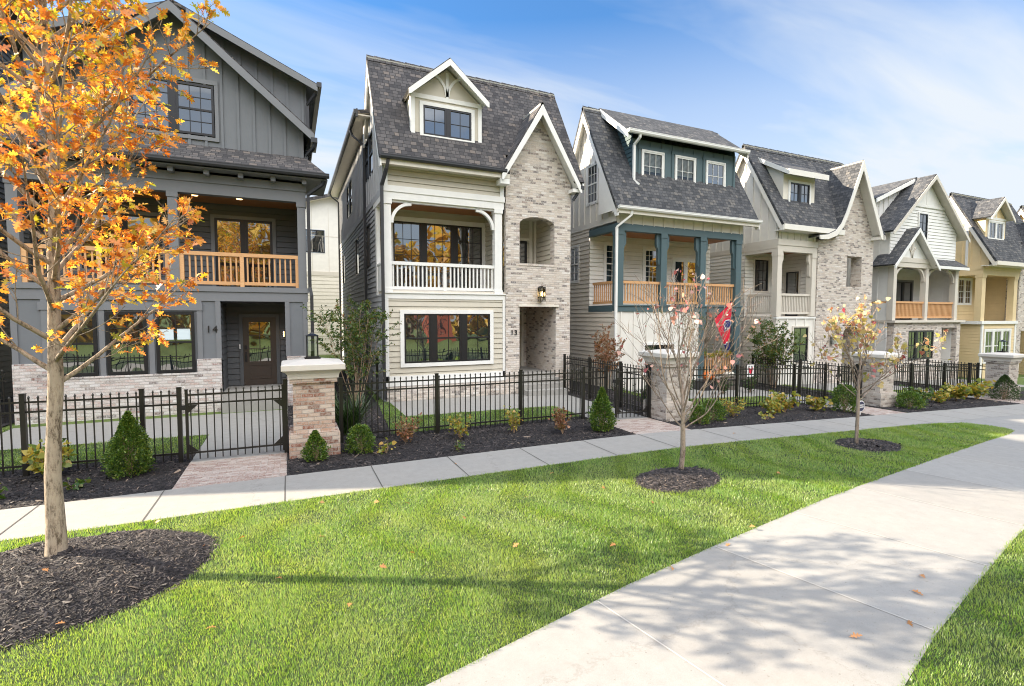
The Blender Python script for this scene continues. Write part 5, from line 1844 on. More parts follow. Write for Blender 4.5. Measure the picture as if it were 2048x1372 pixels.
# lots: brick aprons, planting beds, front walks, small lawns
YARD_GRASS = []
BEDS = []
for i, d in enumerate((-17.2, -8.6, 0.0, 8.6, 17.35, 25.85)):
    a0, a1 = 6.93 + d, 8.5 + d
    sheet('brick_apron', [(a0, WF), (a1, WF), (a1, 10.25), (a0, 10.25)], BR_APRON, 0.010)
    e0 = -0.1 + d
    sheet('planting_bed', [(e0, WF), (a0, WF), (a0, 10.95), (e0, 10.95)], MULCH, 0.004)
    sheet('planting_bed', [(e0, 10.95), (2.0 + d, 10.95), (2.35 + d, 15.1), (2.6 + d, 28), (e0, 28)], MULCH, 0.004)
    BEDS += [(e0, a0, WF, 10.95, d), (e0, 2.1 + d, 10.95, 15.2, d)]
    sheet('front_walk', [(a0, 10.25), (a1, 10.25), (a1, 15.1), (2.7 + d, 15.1), (2.7 + d, 12.75), (a0, 12.55)], CONC2, 0.010, skirt=0.03)
    yg_ = [(2.0 + d, 10.95), (a0, 10.95), (a0, 12.54), (2.69 + d, 12.74), (2.69 + d, 15.1), (2.36 + d, 15.1)]
    sheet('yard_lawn', yg_, TURFD, 0.012)
    YARD_GRASS.append(yg_)


def mass(name, tmpl, faces, pos, M, mat, smooth=False, root=None):
    """many copies of one small template as one mesh. tmpl (k,3), pos (n,3), M (n,3,3)"""
    k, n = len(tmpl), len(pos)
    V = np.einsum('nij,kj->nki', M, tmpl) + pos[:, None, :]
    b = BASE(root)
    V = V.reshape(-1, 3) - np.array(b)
    me = bpy.data.meshes.new(name)
    me.vertices.add(n * k)
    me.vertices.foreach_set('co', V.astype(np.float32).ravel())
    fl = [len(f) for f in faces]
    flat = np.concatenate([np.array(f) for f in faces])
    loops = (flat[None, :] + (np.arange(n) * k)[:, None]).ravel()
    tot = np.tile(np.array(fl), n)
    start = np.concatenate([[0], np.cumsum(tot)[:-1]])
    me.loops.add(len(loops))
    me.loops.foreach_set('vertex_index', loops.astype(np.int32))
    me.polygons.add(len(tot))
    me.polygons.foreach_set('loop_start', start.astype(np.int32))
    me.polygons.foreach_set('loop_total', tot.astype(np.int32))
    me.materials.append(mat)
    me.update(calc_edges=True)
    me.validate()
    o = bpy.data.objects.new(name, me)
    COL.objects.link(o)
    if root is not None:
        o.parent = root
    return o


def pip(P_, poly):
    x, y = P_[:, 0], P_[:, 1]
    r = np.zeros(len(P_), bool)
    n = len(poly)
    for i in range(n):
        (x1, y1), (x2, y2) = poly[i], poly[(i + 1) % n]
        if y1 == y2:
            continue
        c = ((y1 > y) != (y2 > y)) & (x < (x2 - x1) * (y - y1) / (y2 - y1) + x1)
        r ^= c
    return r


def gznp(x):
    nx = np.array(NODES, float)
    return np.interp(x, nx, [gz(float(v)) for v in NODES])


def frames(d, roll):
    """rotation matrices whose Y column is d (n,3), rolled about it"""
    d = d / np.linalg.norm(d, axis=1)[:, None]
    up = np.tile(np.array([0.0, 0, 1]), (len(d), 1))
    up[np.abs(d[:, 2]) > 0.95] = (1, 0, 0)
    s = np.cross(d, up)
    s /= np.linalg.norm(s, axis=1)[:, None]
    u = np.cross(s, d)
    c, n_ = np.cos(roll)[:, None], np.sin(roll)[:, None]
    X = s * c + u * n_
    Z = np.cross(X, d)
    return np.stack([X, d, Z], axis=2)


MOUNDS = [(-2.2, 6.15, 1.40, 1.10, 0.22, 0.0), (5.6, 6.02, 0.80, 0.52, 0.07, 0.12), (11.15, 6.42, 0.80, 0.55, 0.05, 0.12)]


def in_mound(P_, grow=1.0):
    r = np.zeros(len(P_), bool)
    for cx, cy, rx, ry, h, rot in MOUNDS:
        dx, dy = P_[:, 0] - cx, P_[:, 1] - cy
        u = dx * cos(rot) + dy * sin(rot)
        v = -dx * sin(rot) + dy * cos(rot)
        r |= (u / rx) ** 2 + (v / ry) ** 2 < grow
    return r


BL_T = np.array([(-0.5, 0, 0), (0.5, 0, 0), (-0.38, 0.12, 0.5), (0.38, 0.12, 0.5), (0, 0.46, 0.96)])
BL_F = [(0, 1, 3, 2), (2, 3, 4)]


def blades(name, poly, box, dens, wid, hgt, mound=True, thin=0.0, dist=None):
    x0, x1, y0, y1 = box
    n = int((x1 - x0) * (y1 - y0) * dens)
    p = np.stack([rng.uniform(x0, x1, n), rng.uniform(y0, y1, n)], 1)
    # a little overhang past the edge, as unclipped turf has
    jit = p + rng.normal(0, 0.012, p.shape)
    keep = pip(jit, poly)
    th_ = np.sin(p[:, 0] * 1.7 + 1.1 * np.sin(p[:, 1] * 2.1)) * np.sin(p[:, 1] * 2.9 + np.sin(p[:, 0] * 1.3)) + 0.5 * np.sin(p[:, 0] * 6.1) * np.sin(p[:, 1] * 7.7)
    keep &= rng.uniform(0, 1, n) < np.clip(0.95 - 0.28 * th_, 0.35, 1)
    if mound:
        keep &= ~in_mound(p, 0.93)
    p = p[keep]
    if dist is not None:
        d = np.hypot(p[:, 0], p[:, 1])
        p = p[(d >= dist[0]) & (d < dist[1])]
    # keep to what the lens or a step beside it could see
    az = np.degrees(np.arctan2(p[:, 0], p[:, 1]))
    p = p[(az > -35) & (az < 82)]
    n = len(p)
    if n == 0:
        return np.zeros((0, 3)), np.zeros((0, 3, 3))
    # tufts lean together
    lean = 2 * pi * (np.sin(p[:, 0] * 3.1 + np.sin(p[:, 1] * 2.3)) * 0.5 + 0.5) + rng.normal(0, 1.3, n)
    h = hgt * rng.uniform(0.55, 1.25, n) * (0.85 + 0.25 * np.sin(p[:, 0] * 5.7) * np.sin(p[:, 1] * 6.3))
    wd = wid * rng.uniform(0.7, 1.2, n)
    tilt = rng.uniform(0.2, 1.1, n)
    c, s = np.cos(lean), np.sin(lean)
    M = np.zeros((n, 3, 3))
    M[:, :, 0] = np.stack([c, s, 0 * c], 1) * wd[:, None]
    M[:, :, 1] = np.stack([-s, c, 0 * c], 1) * (h * tilt)[:, None]
    M[:, 2, 2] = h
    M[:, :, 2] += np.stack([-s, c, 0 * c], 1) * (h * 0.25 * tilt)[:, None]
    pos = np.stack([p[:, 0], p[:, 1], gznp(p[:, 0]) + 0.004], 1)
    return pos, M


def grass_obj(name, specs, label=None):
    PP, MM = [], []
    for sp_ in specs:
        a, b = blades(name, *sp_)
        PP.append(a)
        MM.append(b)
    o = mass(name, BL_T, BL_F, np.concatenate(PP), np.concatenate(MM), BLADE)
    o['kind'] = 'stuff'
    o['label'] = label or 'short green turf'
    o['category'] = 'grass'
    return o


def grow(poly, g_):
    return [(x, y + (g_ if y < 7.0 and i > 0 else 0)) for i, (x, y) in enumerate(poly)]


lp = [(-16, WN + 0.02)] + [(x, y - 0.015) for x, y in PATH_L[::-1]]
grass_obj('grass', [
    (lp, (-6, 6, 0.5, 7.6), 9500, 0.0040, 0.040, True, 0, (0, 5.2)),
    (lp, (-7, 8, 1.5, 7.6), 7500, 0.0048, 0.041, True, 0, (5.2, 7.2)),
    (lp, (-7, 11, 3.0, 7.6), 5200, 0.0060, 0.043, True, 0, (7.2, 10.0)),
    (lp, (-6, 17.3, 4.0, 7.6), 3000, 0.0088, 0.046, True, 0, (10.0, 25.0)),
], 'sunlit green turf strip between the sidewalk and the wide path')
rp = [(x, y + 0.012) for x, y in PATH_R] + [(60, -3), (-16, -8)]
grass_obj('grass', [
    (rp, (1.5, 8.5, 0.0, 4.0), 7000, 0.0044, 0.041, False, 0, (2.4, 9.0)),
    (rp, (8.5, 20, 0.5, 5.4), 1300, 0.012, 0.055, False, 0, (8.0, 25.0)),
], 'green turf on the near side of the wide path')
ys = []
for yg_ in YARD_GRASS[1:5]:
    xa, xb = min(p[0] for p in yg_), max(p[0] for p in yg_)
    ys.append((yg_, (xa, xb, 10.9, 15.3), 2200 if xa < 5 else 1100, 0.010 if xa < 5 else 0.016, 0.045, False, 0, (0, 60)))
grass_obj('grass', ys, 'shaded green turf in the fenced front yards')


# mulch mounds with loose chips
def chips(name, pts_fn, n, size, label, root=None):
    p = pts_fn(n)
    n = len(p)
    th, ti = rng.uniform(0, 2 * pi, n), rng.normal(0, 0.35, n)
    d = np.stack([np.cos(th) * np.cos(ti), np.sin(th) * np.cos(ti), np.sin(ti)], 1)
    M = frames(d, rng.uniform(-0.8, 0.8, n))
    L = size * rng.lognormal(0, 0.5, n)
    M[:, :, 0] *= (L * rng.uniform(0.10, 0.24, n))[:, None]
    M[:, :, 1] *= L[:, None]
    M[:, :, 2] *= (L * 0.12)[:, None]
    T_ = np.array([(-0.5, -0.5, 0), (0.5, -0.45, 0), (0.35, 0.5, 0.2), (-0.4, 0.45, 0), (0.05, 0.0, 1.0)])
    F_ = [(0, 1, 4), (1, 2, 4), (2, 3, 4), (3, 0, 4)]
    o = mass(name, T_, F_, p, M, MCHIP, root=root)
    return o


def mound_z(u, v, h, x, y):
    r = np.sqrt(u * u + v * v)
    lump = 0.018 * np.sin(x * 9 + 1.3) * np.sin(y * 8) + 0.014 * np.sin(x * 17 + y * 13)
    return h * np.clip(1 - r ** 3.2, 0, 1) * (0.88 + 0.12 * np.cos(r * 3)) + lump * np.clip(1.2 - r, 0, 1) * (h / 0.17) ** 0.5


MLAB = ['large dark mulch ring around the orange oak', 'mulch ring around the nearly bare redbud', 'mulch ring around the farther redbud with yellow leaves']
for i, (cx, cy, rx, ry, h, rot) in enumerate(MOUNDS):
    nr, na = 26, 72
    vs, fs = [], []
    for a in range(nr + 1):
        for b in range(na):
            r, t = a / nr, 2 * pi * b / na
            u, v = r * cos(t), r * sin(t)
            wob = 1 + 0.035 * sin(3 * t + i) + 0.02 * sin(7 * t)
            x = cx + (u * rx * cos(rot) - v * ry * sin(rot)) * wob
            y = cy + (u * rx * sin(rot) + v * ry * cos(rot)) * wob
            vs.append((x, y, gz_lin(x) + 0.008 + float(mound_z(np.float64(u), np.float64(v), h, x, y)) - (0.03 if a == nr else 0)))
    for a in range(nr):
        for b in range(na):
            fs.append((a * na + b, a * na + (b + 1) % na, (a + 1) * na + (b + 1) % na, (a + 1) * na + b))
    m = MB()
    m.add(vs, fs)
    o = m.build('mulch_mound', MULCH, None, True)
    tag(o, MLAB[i], None, None, 'stuff')

    def fn(n, i=i, cx=cx, cy=cy, rx=rx, ry=ry, h=h, rot=rot):
        r, t = np.sqrt(rng.uniform(0, 1.04, n)), rng.uniform(0, 2 * pi, n)
        u, v = r * np.cos(t), r * np.sin(t)
        wob = 1 + 0.035 * np.sin(3 * t + i) + 0.02 * np.sin(7 * t)
        x = cx + (u * rx * cos(rot) - v * ry * sin(rot)) * wob
        y = cy + (u * rx * sin(rot) + v * ry * cos(rot)) * wob
        return np.stack([x, y, gznp(x) + 0.012 + mound_z(u, v, h, x, y)], 1)
    o = chips('mulch_chips', fn, (42000, 9000, 4500)[i], (0.024, 0.032, 0.045)[i], '')
    tag(o, 'loose shredded bark on the ' + MLAB[i].replace('large dark ', ''), None, None, 'stuff')


def bedfn(n):
    out = []
    for (a, b, c, d_, dd) in BEDS:
        if b < -6.5 or a > 27:
            continue
        k = int(n * (b - a) * (d_ - c) / 60 / (1 if a < 8 else 1.8))
        x, y = rng.uniform(a, b, k), rng.uniform(c, d_, k)
        q = np.stack([x, y, gznp(x) + 0.012], 1)
        out.append(q)
    return np.concatenate(out)


tag(chips('mulch_chips', bedfn, 60000, 0.038, ''), 'loose black shredded bark in the planting beds along the fences', None, None, 'stuff')


# ------------------------------------------------------------------ fences, gates, pillars
def fence(name, label, p0, p1, posts, group=None, gate=False, top=1.30, sp=0.122, cat='fence'):
    """p0,p1 = (x,y); posts at fractions; every picket, rail and post is a part"""
    a, b = Vector((p0[0], p0[1])), Vector((p1[0], p1[1]))
    L = (b - a).length
    d = (b - a) / L
    z0, z1 = gz_lin(p0[0]), gz_lin(p1[0])
    H = thing(name, label, cat, (p0[0], p0[1], z0), group)
    at = lambda s: (a.x + d.x * s, a.y + d.y * s, z0 + (z1 - z0) * s / L)
    for zr_ in (0.17, top - 0.25, top - 0.09):
        m = MB()
        p, q = at(0), at(L)
        m.bar((p[0], p[1], p[2] + zr_), (q[0], q[1], q[2] + zr_), 0.028, 0.03)
        m.build('rail', P['fence'], H)
    n = max(1, int(round(L / sp)))
    first = None
    for k in range(n):
        s = (k + 0.5) * L / n
        if any(abs(s - f_) < 0.045 for f_ in posts):
            continue
        x, y, z = at(s)
        if first is None:
            m = MB()
            h = 0.009
            m.box(x - h, x + h, y - h, y + h, z + 0.05, z + top - 0.03)
            m.lathe(x, y, [(0.019, z + top - 0.03), (0.019, z + top - 0.012), (0.001, z + top + 0.02)], 4, True)
            first = m.build('picket', P['fence'], H)
            fx, fy, fz = x, y, z
        else:
            copy_child(first, H, x - fx, y - fy, z - fz)
    ph = top + (0.0 if gate else 0.04)
    pw = 0.022 if gate else 0.034
    for f_ in posts:
        x, y, z = at(f_)
        m = MB()
        m.box(x - pw, x + pw, y - pw, y + pw, z + (0.06 if gate else -0.1), z + ph)
        m.box(x - pw - 0.006, x + pw + 0.006, y - pw - 0.006, y + pw + 0.006, z + ph, z + ph + 0.012)
        m.build('post', P['fence'], H)
    if gate:
        m = MB()
        for f_, sg in ((posts[0], 1), (posts[-1], -1)):
            for zz_, up_ in ((0.19, 1), (top - 0.27, -1)):
                x, y, z = at(f_ + sg * 0.02)
                x2, y2, _ = at(f_ + sg * 0.17)
                m.prism([(x, z + zz_), (x2, z + zz_), (x, z + zz_ + up_ * 0.14)], 'y', y - 0.012, y + 0.012)
        m.build('gusset', P['fence'], H)
        m = MB()
        x, y, z = at(posts[0] - 0.04)
        m.box(x - 0.05, x + 0.03, y - 0.03, y + 0.03, z + 0.95, z + 1.03)
        m.build('latch', P['black'], H)
    return H


fence('metal_fence', 'black picket fence in front of the charcoal house, left of its gate', (-8.3, 10.78), (-1.78, 10.34), [0.35, 2.35, 4.34, 5.95, 6.5])
fence('metal_gate', 'closed black picket gate on the rose brick apron of number 14', (-1.70, 10.3), (-0.15, 10.3), [0.0, 1.55], None, True, cat='gate')
fence('metal_fence', 'black picket fence in front of the brick tower house', (0.86, 10.62), (7.42, 10.62), [0.06, 2.07, 4.12, 5.86, 6.54])
fence('metal_gate', 'closed black picket gate left of the second brick pillar', (7.5, 10.3), (8.50, 10.3), [0.0, 1.0], None, True, cat='gate')
fence('metal_fence', 'black picket fence in front of the teal porch house', (9.45, 10.62), (16.1, 10.62), [0.05, 2.6, 5.1, 6.6])
fence('metal_gate', 'closed black picket gate left of the third brick pillar', (16.2, 10.3), (17.3, 10.3), [0.0, 1.1], None, True, cat='gate')
fence('metal_fence', 'black picket fence between the third and fourth brick pillars', (18.5, 10.62), (25.6, 10.62), [0.05, 2.4, 4.6, 6.4, 7.05])
fence('side_fence', 'black picket fence running back from the second pillar to the brick tower', (8.78, 10.35), (8.72, 15.0), [0.0, 1.5, 3.1, 4.65], cat='fence')
fence('side_fence', 'black picket fence running back beside the swept gable house yard', (17.5, 10.5), (17.9, 15.0), [0.0, 2.2, 4.5], cat='fence')
fence('side_fence', 'black picket fence running back beside the white gable house yard', (26.0, 10.5), (26.4, 15.0), [0.0, 2.2, 4.5], cat='fence')
fence('side_fence', 'short black picket fence closing the gap left of the brick tower house', (0.75, 15.9), (2.5, 15.9), [0.0, 1.72], cat='fence')
fence('side_fence', 'short black picket fence closing the gap left of the charcoal house', (-8.0, 15.9), (-6.3, 15.9), [0.0, 1.4], cat='fence')
for xg, lab in ((-0.11, 'gate post beside the first brick pillar'), (8.53, 'gate post beside the second brick pillar'), (17.36, 'gate post beside the third brick pillar')):
    m = MB()
    z = gz_lin(xg)
    m.box(xg - 0.034, xg + 0.034, 10.26, 10.33, z - 0.1, z + 1.40)
    m.box(xg - 0.04, xg + 0.04, 10.255, 10.335, z + 1.40, z + 1.415)
    m.box(xg - 0.05, xg + 0.0, 10.27, 10.32, z + 0.3, z + 0.42)
    m.box(xg - 0.05, xg + 0.0, 10.27, 10.32, z + 0.98, z + 1.10)
    tag(m.build('gate_post', P['fence']), 'black steel ' + lab, 'post')


def pillar(x, y, label, mat, lantern=None):
    z = gz_lin(x)
    H = thing('brick_pillar', label, 'pillar', (x + 0.44, y + 0.44, z), 'brick pillars along the sidewalk')
    c = (x + 0.44, y + 0.44)
    m = MB()
    m.box(x, x + 0.88, y, y + 0.88, z - 0.3, z + 0.43)
    m.box(x + 0.02, x + 0.86, y + 0.02, y + 0.86, z + 0.43, z + 0.455)
    m.build('pillar_base', mat, H)
    m = MB()
    m.box(x + 0.08, x + 0.80, y + 0.08, y + 0.80, z + 0.45, z + 1.38)
    m.box(x + 0.03, x + 0.85, y + 0.03, y + 0.85, z + 1.38, z + 1.46)
    m.build('pillar_shaft', mat, H)
    m = MB()
    prof = [(0.43, 1.46), (0.435, 1.50), (0.45, 1.55), (0.485, 1.59), (0.53, 1.61), (0.545, 1.625), (0.545, 1.715), (0.53, 1.73), (0.12, 1.80)]
    m.lathe(c[0], c[1], [(r * sqrt(2), z + q) for r, q in prof], 4, True)
    m.build('pillar_cap', P['capc'], H)
    if lantern:
        zt = z + 1.795
        L_ = thing('pillar_lantern', lantern, 'lantern', (c[0], c[1], zt))
        m = MB()
        w_ = 0.095
        m.box(c[0] - 0.14, c[0] + 0.14, c[1] - 0.14, c[1] + 0.14, zt, zt + 0.03)
        m.box(c[0] - 0.115, c[0] + 0.115, c[1] - 0.115, c[1] + 0.115, zt + 0.03, zt + 0.05)
        for sx in (-1, 1):
            for sy in (-1, 1):
                m.box(c[0] + sx * w_ - 0.009, c[0] + sx * w_ + 0.009, c[1] + sy * w_ - 0.009, c[1] + sy * w_ + 0.009, zt + 0.05, zt + 0.43)
        m.build('lantern_frame', P['black'], L_)
        m = MB()
        m.lathe(c[0], c[1], [(0.155, zt + 0.43), (0.155, zt + 0.445), (0.06, zt + 0.475), (0.03, zt + 0.50)], 4, True)
        m.build('lantern_roof', P['black'], L_)
        m = MB()
        m.lathe(c[0], c[1], [(0.03, zt + 0.05), (0.03, zt + 0.13), (0.02, zt + 0.15)], 8)
        m.build('lamp_socket', P['black'], L_)
        m = MB()
        m.box(c[0] - w_ + 0.003, c[0] + w_ - 0.003, c[1] - w_ + 0.003, c[1] + w_ - 0.003, zt + 0.051, zt + 0.429)
        m.build('lantern_glass', CLEAR, L_)
    return H


pillar(-0.06, 9.76, 'rose brick pillar with pale stone cap beside the number 14 gate, lantern on top', BR_RED, 'black box lantern on the nearest rose brick pillar')
pillar(8.58, 9.70, 'grey buff brick pillar with pale stone cap behind the nearly bare redbud', BR_P)
pillar(17.45, 9.70, 'grey buff brick pillar with pale stone cap behind the yellow leaved redbud', BR_P)
pillar(25.75, 9.70, 'farthest brick pillar with pale stone cap at the right picture edge', BR_P, 'black box lantern on the farthest brick pillar')
# ------------------------------------------------------------------ trees and plants
OAK_T = []
half = [(0.03, 0.0), (0.035, 0.14), (0.25, 0.17), (0.16, 0.25), (0.09, 0.31), (0.42, 0.42), (0.30, 0.50), (0.10, 0.53), (0.30, 0.70), (0.20, 0.75), (0.08, 0.74), (0.13, 0.90)]
OAK_T = [(x, y) for x, y in half] + [(0.0, 1.0)] + [(-x, y) for x, y in half[::-1]]
OAK_T = np.array([(x, y, 0.35 * abs(x) - 0.25 * (y - 0.4) ** 2) for x, y in OAK_T])
OAK_F = [tuple(range(len(OAK_T)))]
HEART = [(0.0, 0.06), (0.14, -0.02), (0.34, 0.05), (0.46, 0.25), (0.40, 0.5), (0.22, 0.75), (0.0, 1.0), (-0.22, 0.75), (-0.40, 0.5), (-0.46, 0.25), (-0.34, 0.05), (-0.14, -0.02)]
HEART_T = np.array([(x, y, 0.3 * abs(x)) for x, y in HEART])
HEART_F = [tuple(range(12))]
OVAL = [(0, 0), (0.2, 0.15), (0.27, 0.45), (0.18, 0.8), (0, 1), (-0.18, 0.8), (-0.27, 0.45), (-0.2, 0.15)]
OVAL_T = np.array([(x, y, 0.35 * abs(x)) for x, y in OVAL])
OVAL_F = [tuple(range(8))]
STRAP_T = np.array([(-0.5, 0, 0), (0.5, 0, 0), (-0.45, 0.35, 0.05), (0.45, 0.35, 0.05), (-0.3, 0.7, -0.08), (0.3, 0.7, -0.08), (0, 1.0, -0.3)])
STRAP_F = [(0, 1, 3, 2), (2, 3, 5, 4), (4, 5, 6)]


def leaves(name, T_, F_, pos, dirs, size, mat, root=None, var=0.3, wide=1.0):
    n = len(pos)
    pos, dirs = np.array(pos, float), np.array(dirs, float)
    dirs = dirs + rng.normal(0, 0.05, dirs.shape)
    M = frames(dirs, rng.normal(0, 0.9, n))
    s = size * np.clip(rng.normal(1, var, n), 0.4, 1.6)
    M[:, :, 0] *= (s * wide)[:, None]
    M[:, :, 1] *= s[:, None]
    M[:, :, 2] *= s[:, None]
    return mass(name, T_, F_, pos, M, mat, root=root)


def rv(a=1.0):
    return Vector((random.gauss(0, a), random.gauss(0, a), random.gauss(0, a)))


def limb(mb, p, d, L, r0, r1, up=0.15, wob=0.12, seg=5, n=6):
    """one curved tapering limb; returns its points and directions"""
    pts, dirs, p, d = [Vector(p)], [Vector(d).normalized()], Vector(p), Vector(d).normalized()
    for k in range(seg):
        d = (d + Vector((0, 0, up / seg * 2)) + rv(wob / 2)).normalized()
        p = p + d * L / seg
        pts.append(p.copy())
        dirs.append(d.copy())
    mb.tube(pts, [r0 + (r1 - r0) * k / seg for k in range(seg + 1)], n, False)
    return pts, dirs


def along(pts, dirs, t):
    k = min(int(t * (len(pts) - 1)), len(pts) - 2)
    f_ = t * (len(pts) - 1) - k
    return pts[k].lerp(pts[k + 1], f_), dirs[k]


def side_dir(d, ang, az):
    a = d.orthogonal().normalized()
    b = d.cross(a)
    return (d * cos(ang) + (a * cos(az) + b * sin(az)) * sin(ang)).normalized()


# ---------- the oak in full autumn colour
def oak():
    x, y = -2.20, 6.34
    H = thing('oak_tree', 'young oak in orange and yellow autumn leaf standing in the largest mulch ring', 'tree', (x, y, 0.1))
    tr = MB()
    pts = [(x - 0.01, y, 0.05), (x, y, 0.2), (x + 0.005, y, 0.5), (x + 0.0, y, 1.0), (x + 0.03, y, 1.5), (x + 0.06, y, 1.95), (x + 0.07, y, 2.5), (x + 0.09, y, 3.2), (x + 0.12, y + 0.02, 4.1), (x + 0.10, y, 5.2), (x + 0.07, y, 6.4), (x + 0.02, y, 7.5)]
    tr.tube(pts, [0.122, 0.092, 0.078, 0.067, 0.060, 0.062, 0.052, 0.046, 0.036, 0.026, 0.015, 0.005], 18)
    # branch collars and knots
    t_ = tr.build('trunk', BARK, H, True)
    br = MB()
    LP, LD, YP, YD = [], [], [], []
    P_ = [Vector(p) for p in pts]

    def trunk_at(z):
        for a, b in zip(P_[:-1], P_[1:]):
            if a.z <= z <= b.z:
                return a.lerp(b, (z - a.z) / (b.z - a.z))
        return P_[-1]
    nb = 60
    for i in range(nb):
        z = 1.92 + 5.2 * (i / nb) ** 0.92
        az = i * 2.39996 + 0.4 + random.uniform(-0.3, 0.3)
        el = radians(random.uniform(22, 42) + 18 * (z - 2) / 5)
        R = 1.95 * (1 - ((z - 2.9) / 4.9) ** 2) if z > 2.9 else 1.45 + 0.5 * (z - 1.9)
        L = max(0.35, R) * random.uniform(0.78, 1.1)
        d = Vector((cos(az) * cos(el), sin(az) * cos(el), sin(el)))
        bp, bd = limb(br, trunk_at(z), d, L, 0.024 * (1 - 0.08 * (z - 2)) + 0.002, 0.004, 0.28, 0.12, 7, 7)
        m = max(3, int(L * 7.0))
        for j in range(m):
            t = 0.22 + 0.78 * (j + random.random() * 0.6) / m
            q, qd = along(bp, bd, min(t, 0.99))
            l2 = (0.52 * (1.1 - t) + 0.16) * random.uniform(0.7, 1.2)
            d2 = side_dir(qd, radians(random.uniform(28, 60)), random.uniform(0, 2 * pi))
            sp_, sd_ = limb(br, q, d2, l2, 0.0065, 0.0025, 0.15, 0.2, 4, 4)
            k3 = 4
            for k in range(k3):
                u = 0.3 + 0.7 * (k + random.random() * 0.5) / k3
                w_, wd = along(sp_, sd_, min(u, 0.99))
                d3 = side_dir(wd, radians(random.uniform(20, 65)), random.uniform(0, 2 * pi))
                tip = w_ + d3 * random.uniform(0.04, 0.14)
                br.bar(w_, tip, 0.0035)
                for c_ in range(random.choice((3, 4, 5))):
                    ld = (d3 + rv(0.55) + Vector((0, 0, -0.18))).normalized()
                    lp_ = tip + rv(0.015)
                    yel = random.random() < (0.14 + 0.6 * max(0, (lp_.z - 3.9) / 2.2) + 0.25 * max(0, (x - lp_.x) / 1.8))
                    (YP if yel else LP).append(lp_)
                    (YD if yel else LD).append(ld)
    br.build('branches', BARK, t_, True)
    leaves('crown', OAK_T, OAK_F, LP, LD, 0.083, OAKL, H, 0.35, 0.85)
    leaves('yellow_crown_leaves', OAK_T, OAK_F, YP, YD, 0.083, OAKT, H, 0.35, 0.85)
    print('oak leaves', len(LP), len(YP))


def redbud(x, y, z0, label, hfork, rtrunk, nprim, spread, height, nleaf, mat, low, size, seed, ramp_low, sub=4):
    random.seed(seed)
    H = thing('redbud_tree', label, 'tree', (x, y, z0))
    tr = MB()
    pts = [(x, y, z0 - 0.05), (x + 0.01, y, z0 + 0.08), (x + 0.035, y, z0 + 0.3), (x + 0.03, y, z0 + 0.6), (x + 0.02, y, z0 + hfork), (x + 0.0, y, z0 + hfork + 0.45)]
    if rtrunk < 0.04:
        pts = [(x, y, z0 - 0.05), (x - 0.005, y, z0 + 0.15), (x + 0.01, y, z0 + 0.7), (x, y, z0 + hfork), (x + 0.02, y, z0 + hfork + 0.4)]
    tr.tube(pts, [rtrunk * 1.25, rtrunk * 1.05, rtrunk, rtrunk * 0.92, rtrunk * 0.8, rtrunk * 0.45][:len(pts)], 12)
    t_ = tr.build('trunk', BARK2, H, True)
    br = MB()
    tips = []
    for i in range(nprim):
        az = i * 2.39996 + random.uniform(-0.3, 0.3)
        f_ = i / nprim
        el = radians(30 + 50 * f_ ** 0.8 + random.uniform(-6, 6))
        zs = z0 + hfork - 0.25 + 0.6 * f_
        L = (spread / max(cos(el), 0.5)) * random.uniform(0.85, 1.1) if el < 1.0 else height * random.uniform(0.8, 1.05)
        L = min(L, height * 1.12)
        p = Vector((x + 0.015, y, zs))
        d = Vector((cos(az) * cos(el), sin(az) * cos(el), sin(el)))
        bp, bd = limb(br, p, d, L, rtrunk * 0.33, 0.0022, 0.42, 0.22, 10, 7)
        tips.append((bp[-1], bd[-1]))
        for j in range(sub):
            t = 0.22 + 0.7 * (j + random.random() * 0.7) / sub
            q, qd = along(bp, bd, min(t, 0.98))
            d2 = side_dir((qd + Vector((0, 0, 0.25))).normalized(), radians(random.uniform(18, 42)), random.uniform(0, 2 * pi))
            l2 = L * (1.02 - t) * random.uniform(0.55, 0.95) + 0.1
            sp_, sd_ = limb(br, q, d2, l2, rtrunk * 0.13, 0.0020, 0.3, 0.25, 6, 5)
            tips.append((sp_[-1], sd_[-1]))
            for k in range(3):
                w_, wd = along(sp_, sd_, random.uniform(0.25, 0.95))
                d3 = side_dir(wd, radians(random.uniform(20, 45)), random.uniform(0, 2 * pi))
                tp, td = limb(br, w_, d3, random.uniform(0.12, 0.4), 0.004, 0.002, 0.2, 0.3, 3, 4)
                tips.append((tp[-1], td[-1]))
    br.build('branches', BARK2, t_, True)
    LP, LD, l2p, l2d = [], [], [], []
    random.shuffle(tips)
    k = 0
    while len(LP) + len(l2p) < nleaf:
        p, d = tips[k % max(1, int(len(tips) * 0.75))]
        k += 1
        c = random.choice((1, 2, 3, 3))
        for _ in range(c):
            q = p - d * random.uniform(0, 0.3) + rv(0.03)
            ld = (rv(0.5) + Vector((0, 0, -0.7)) + d * 0.4).normalized()
            if q.z < z0 + ramp_low:
                l2p.append(q)
                l2d.append(ld)
            else:
                LP.append(q)
                LD.append(ld)
    leaves('crown', HEART_T, HEART_F, LP, LD, size, mat, H)
    if l2p:
        leaves('lower_leaves', HEART_T, HEART_F, l2p, l2d, size * 1.1, low, H)
    return H


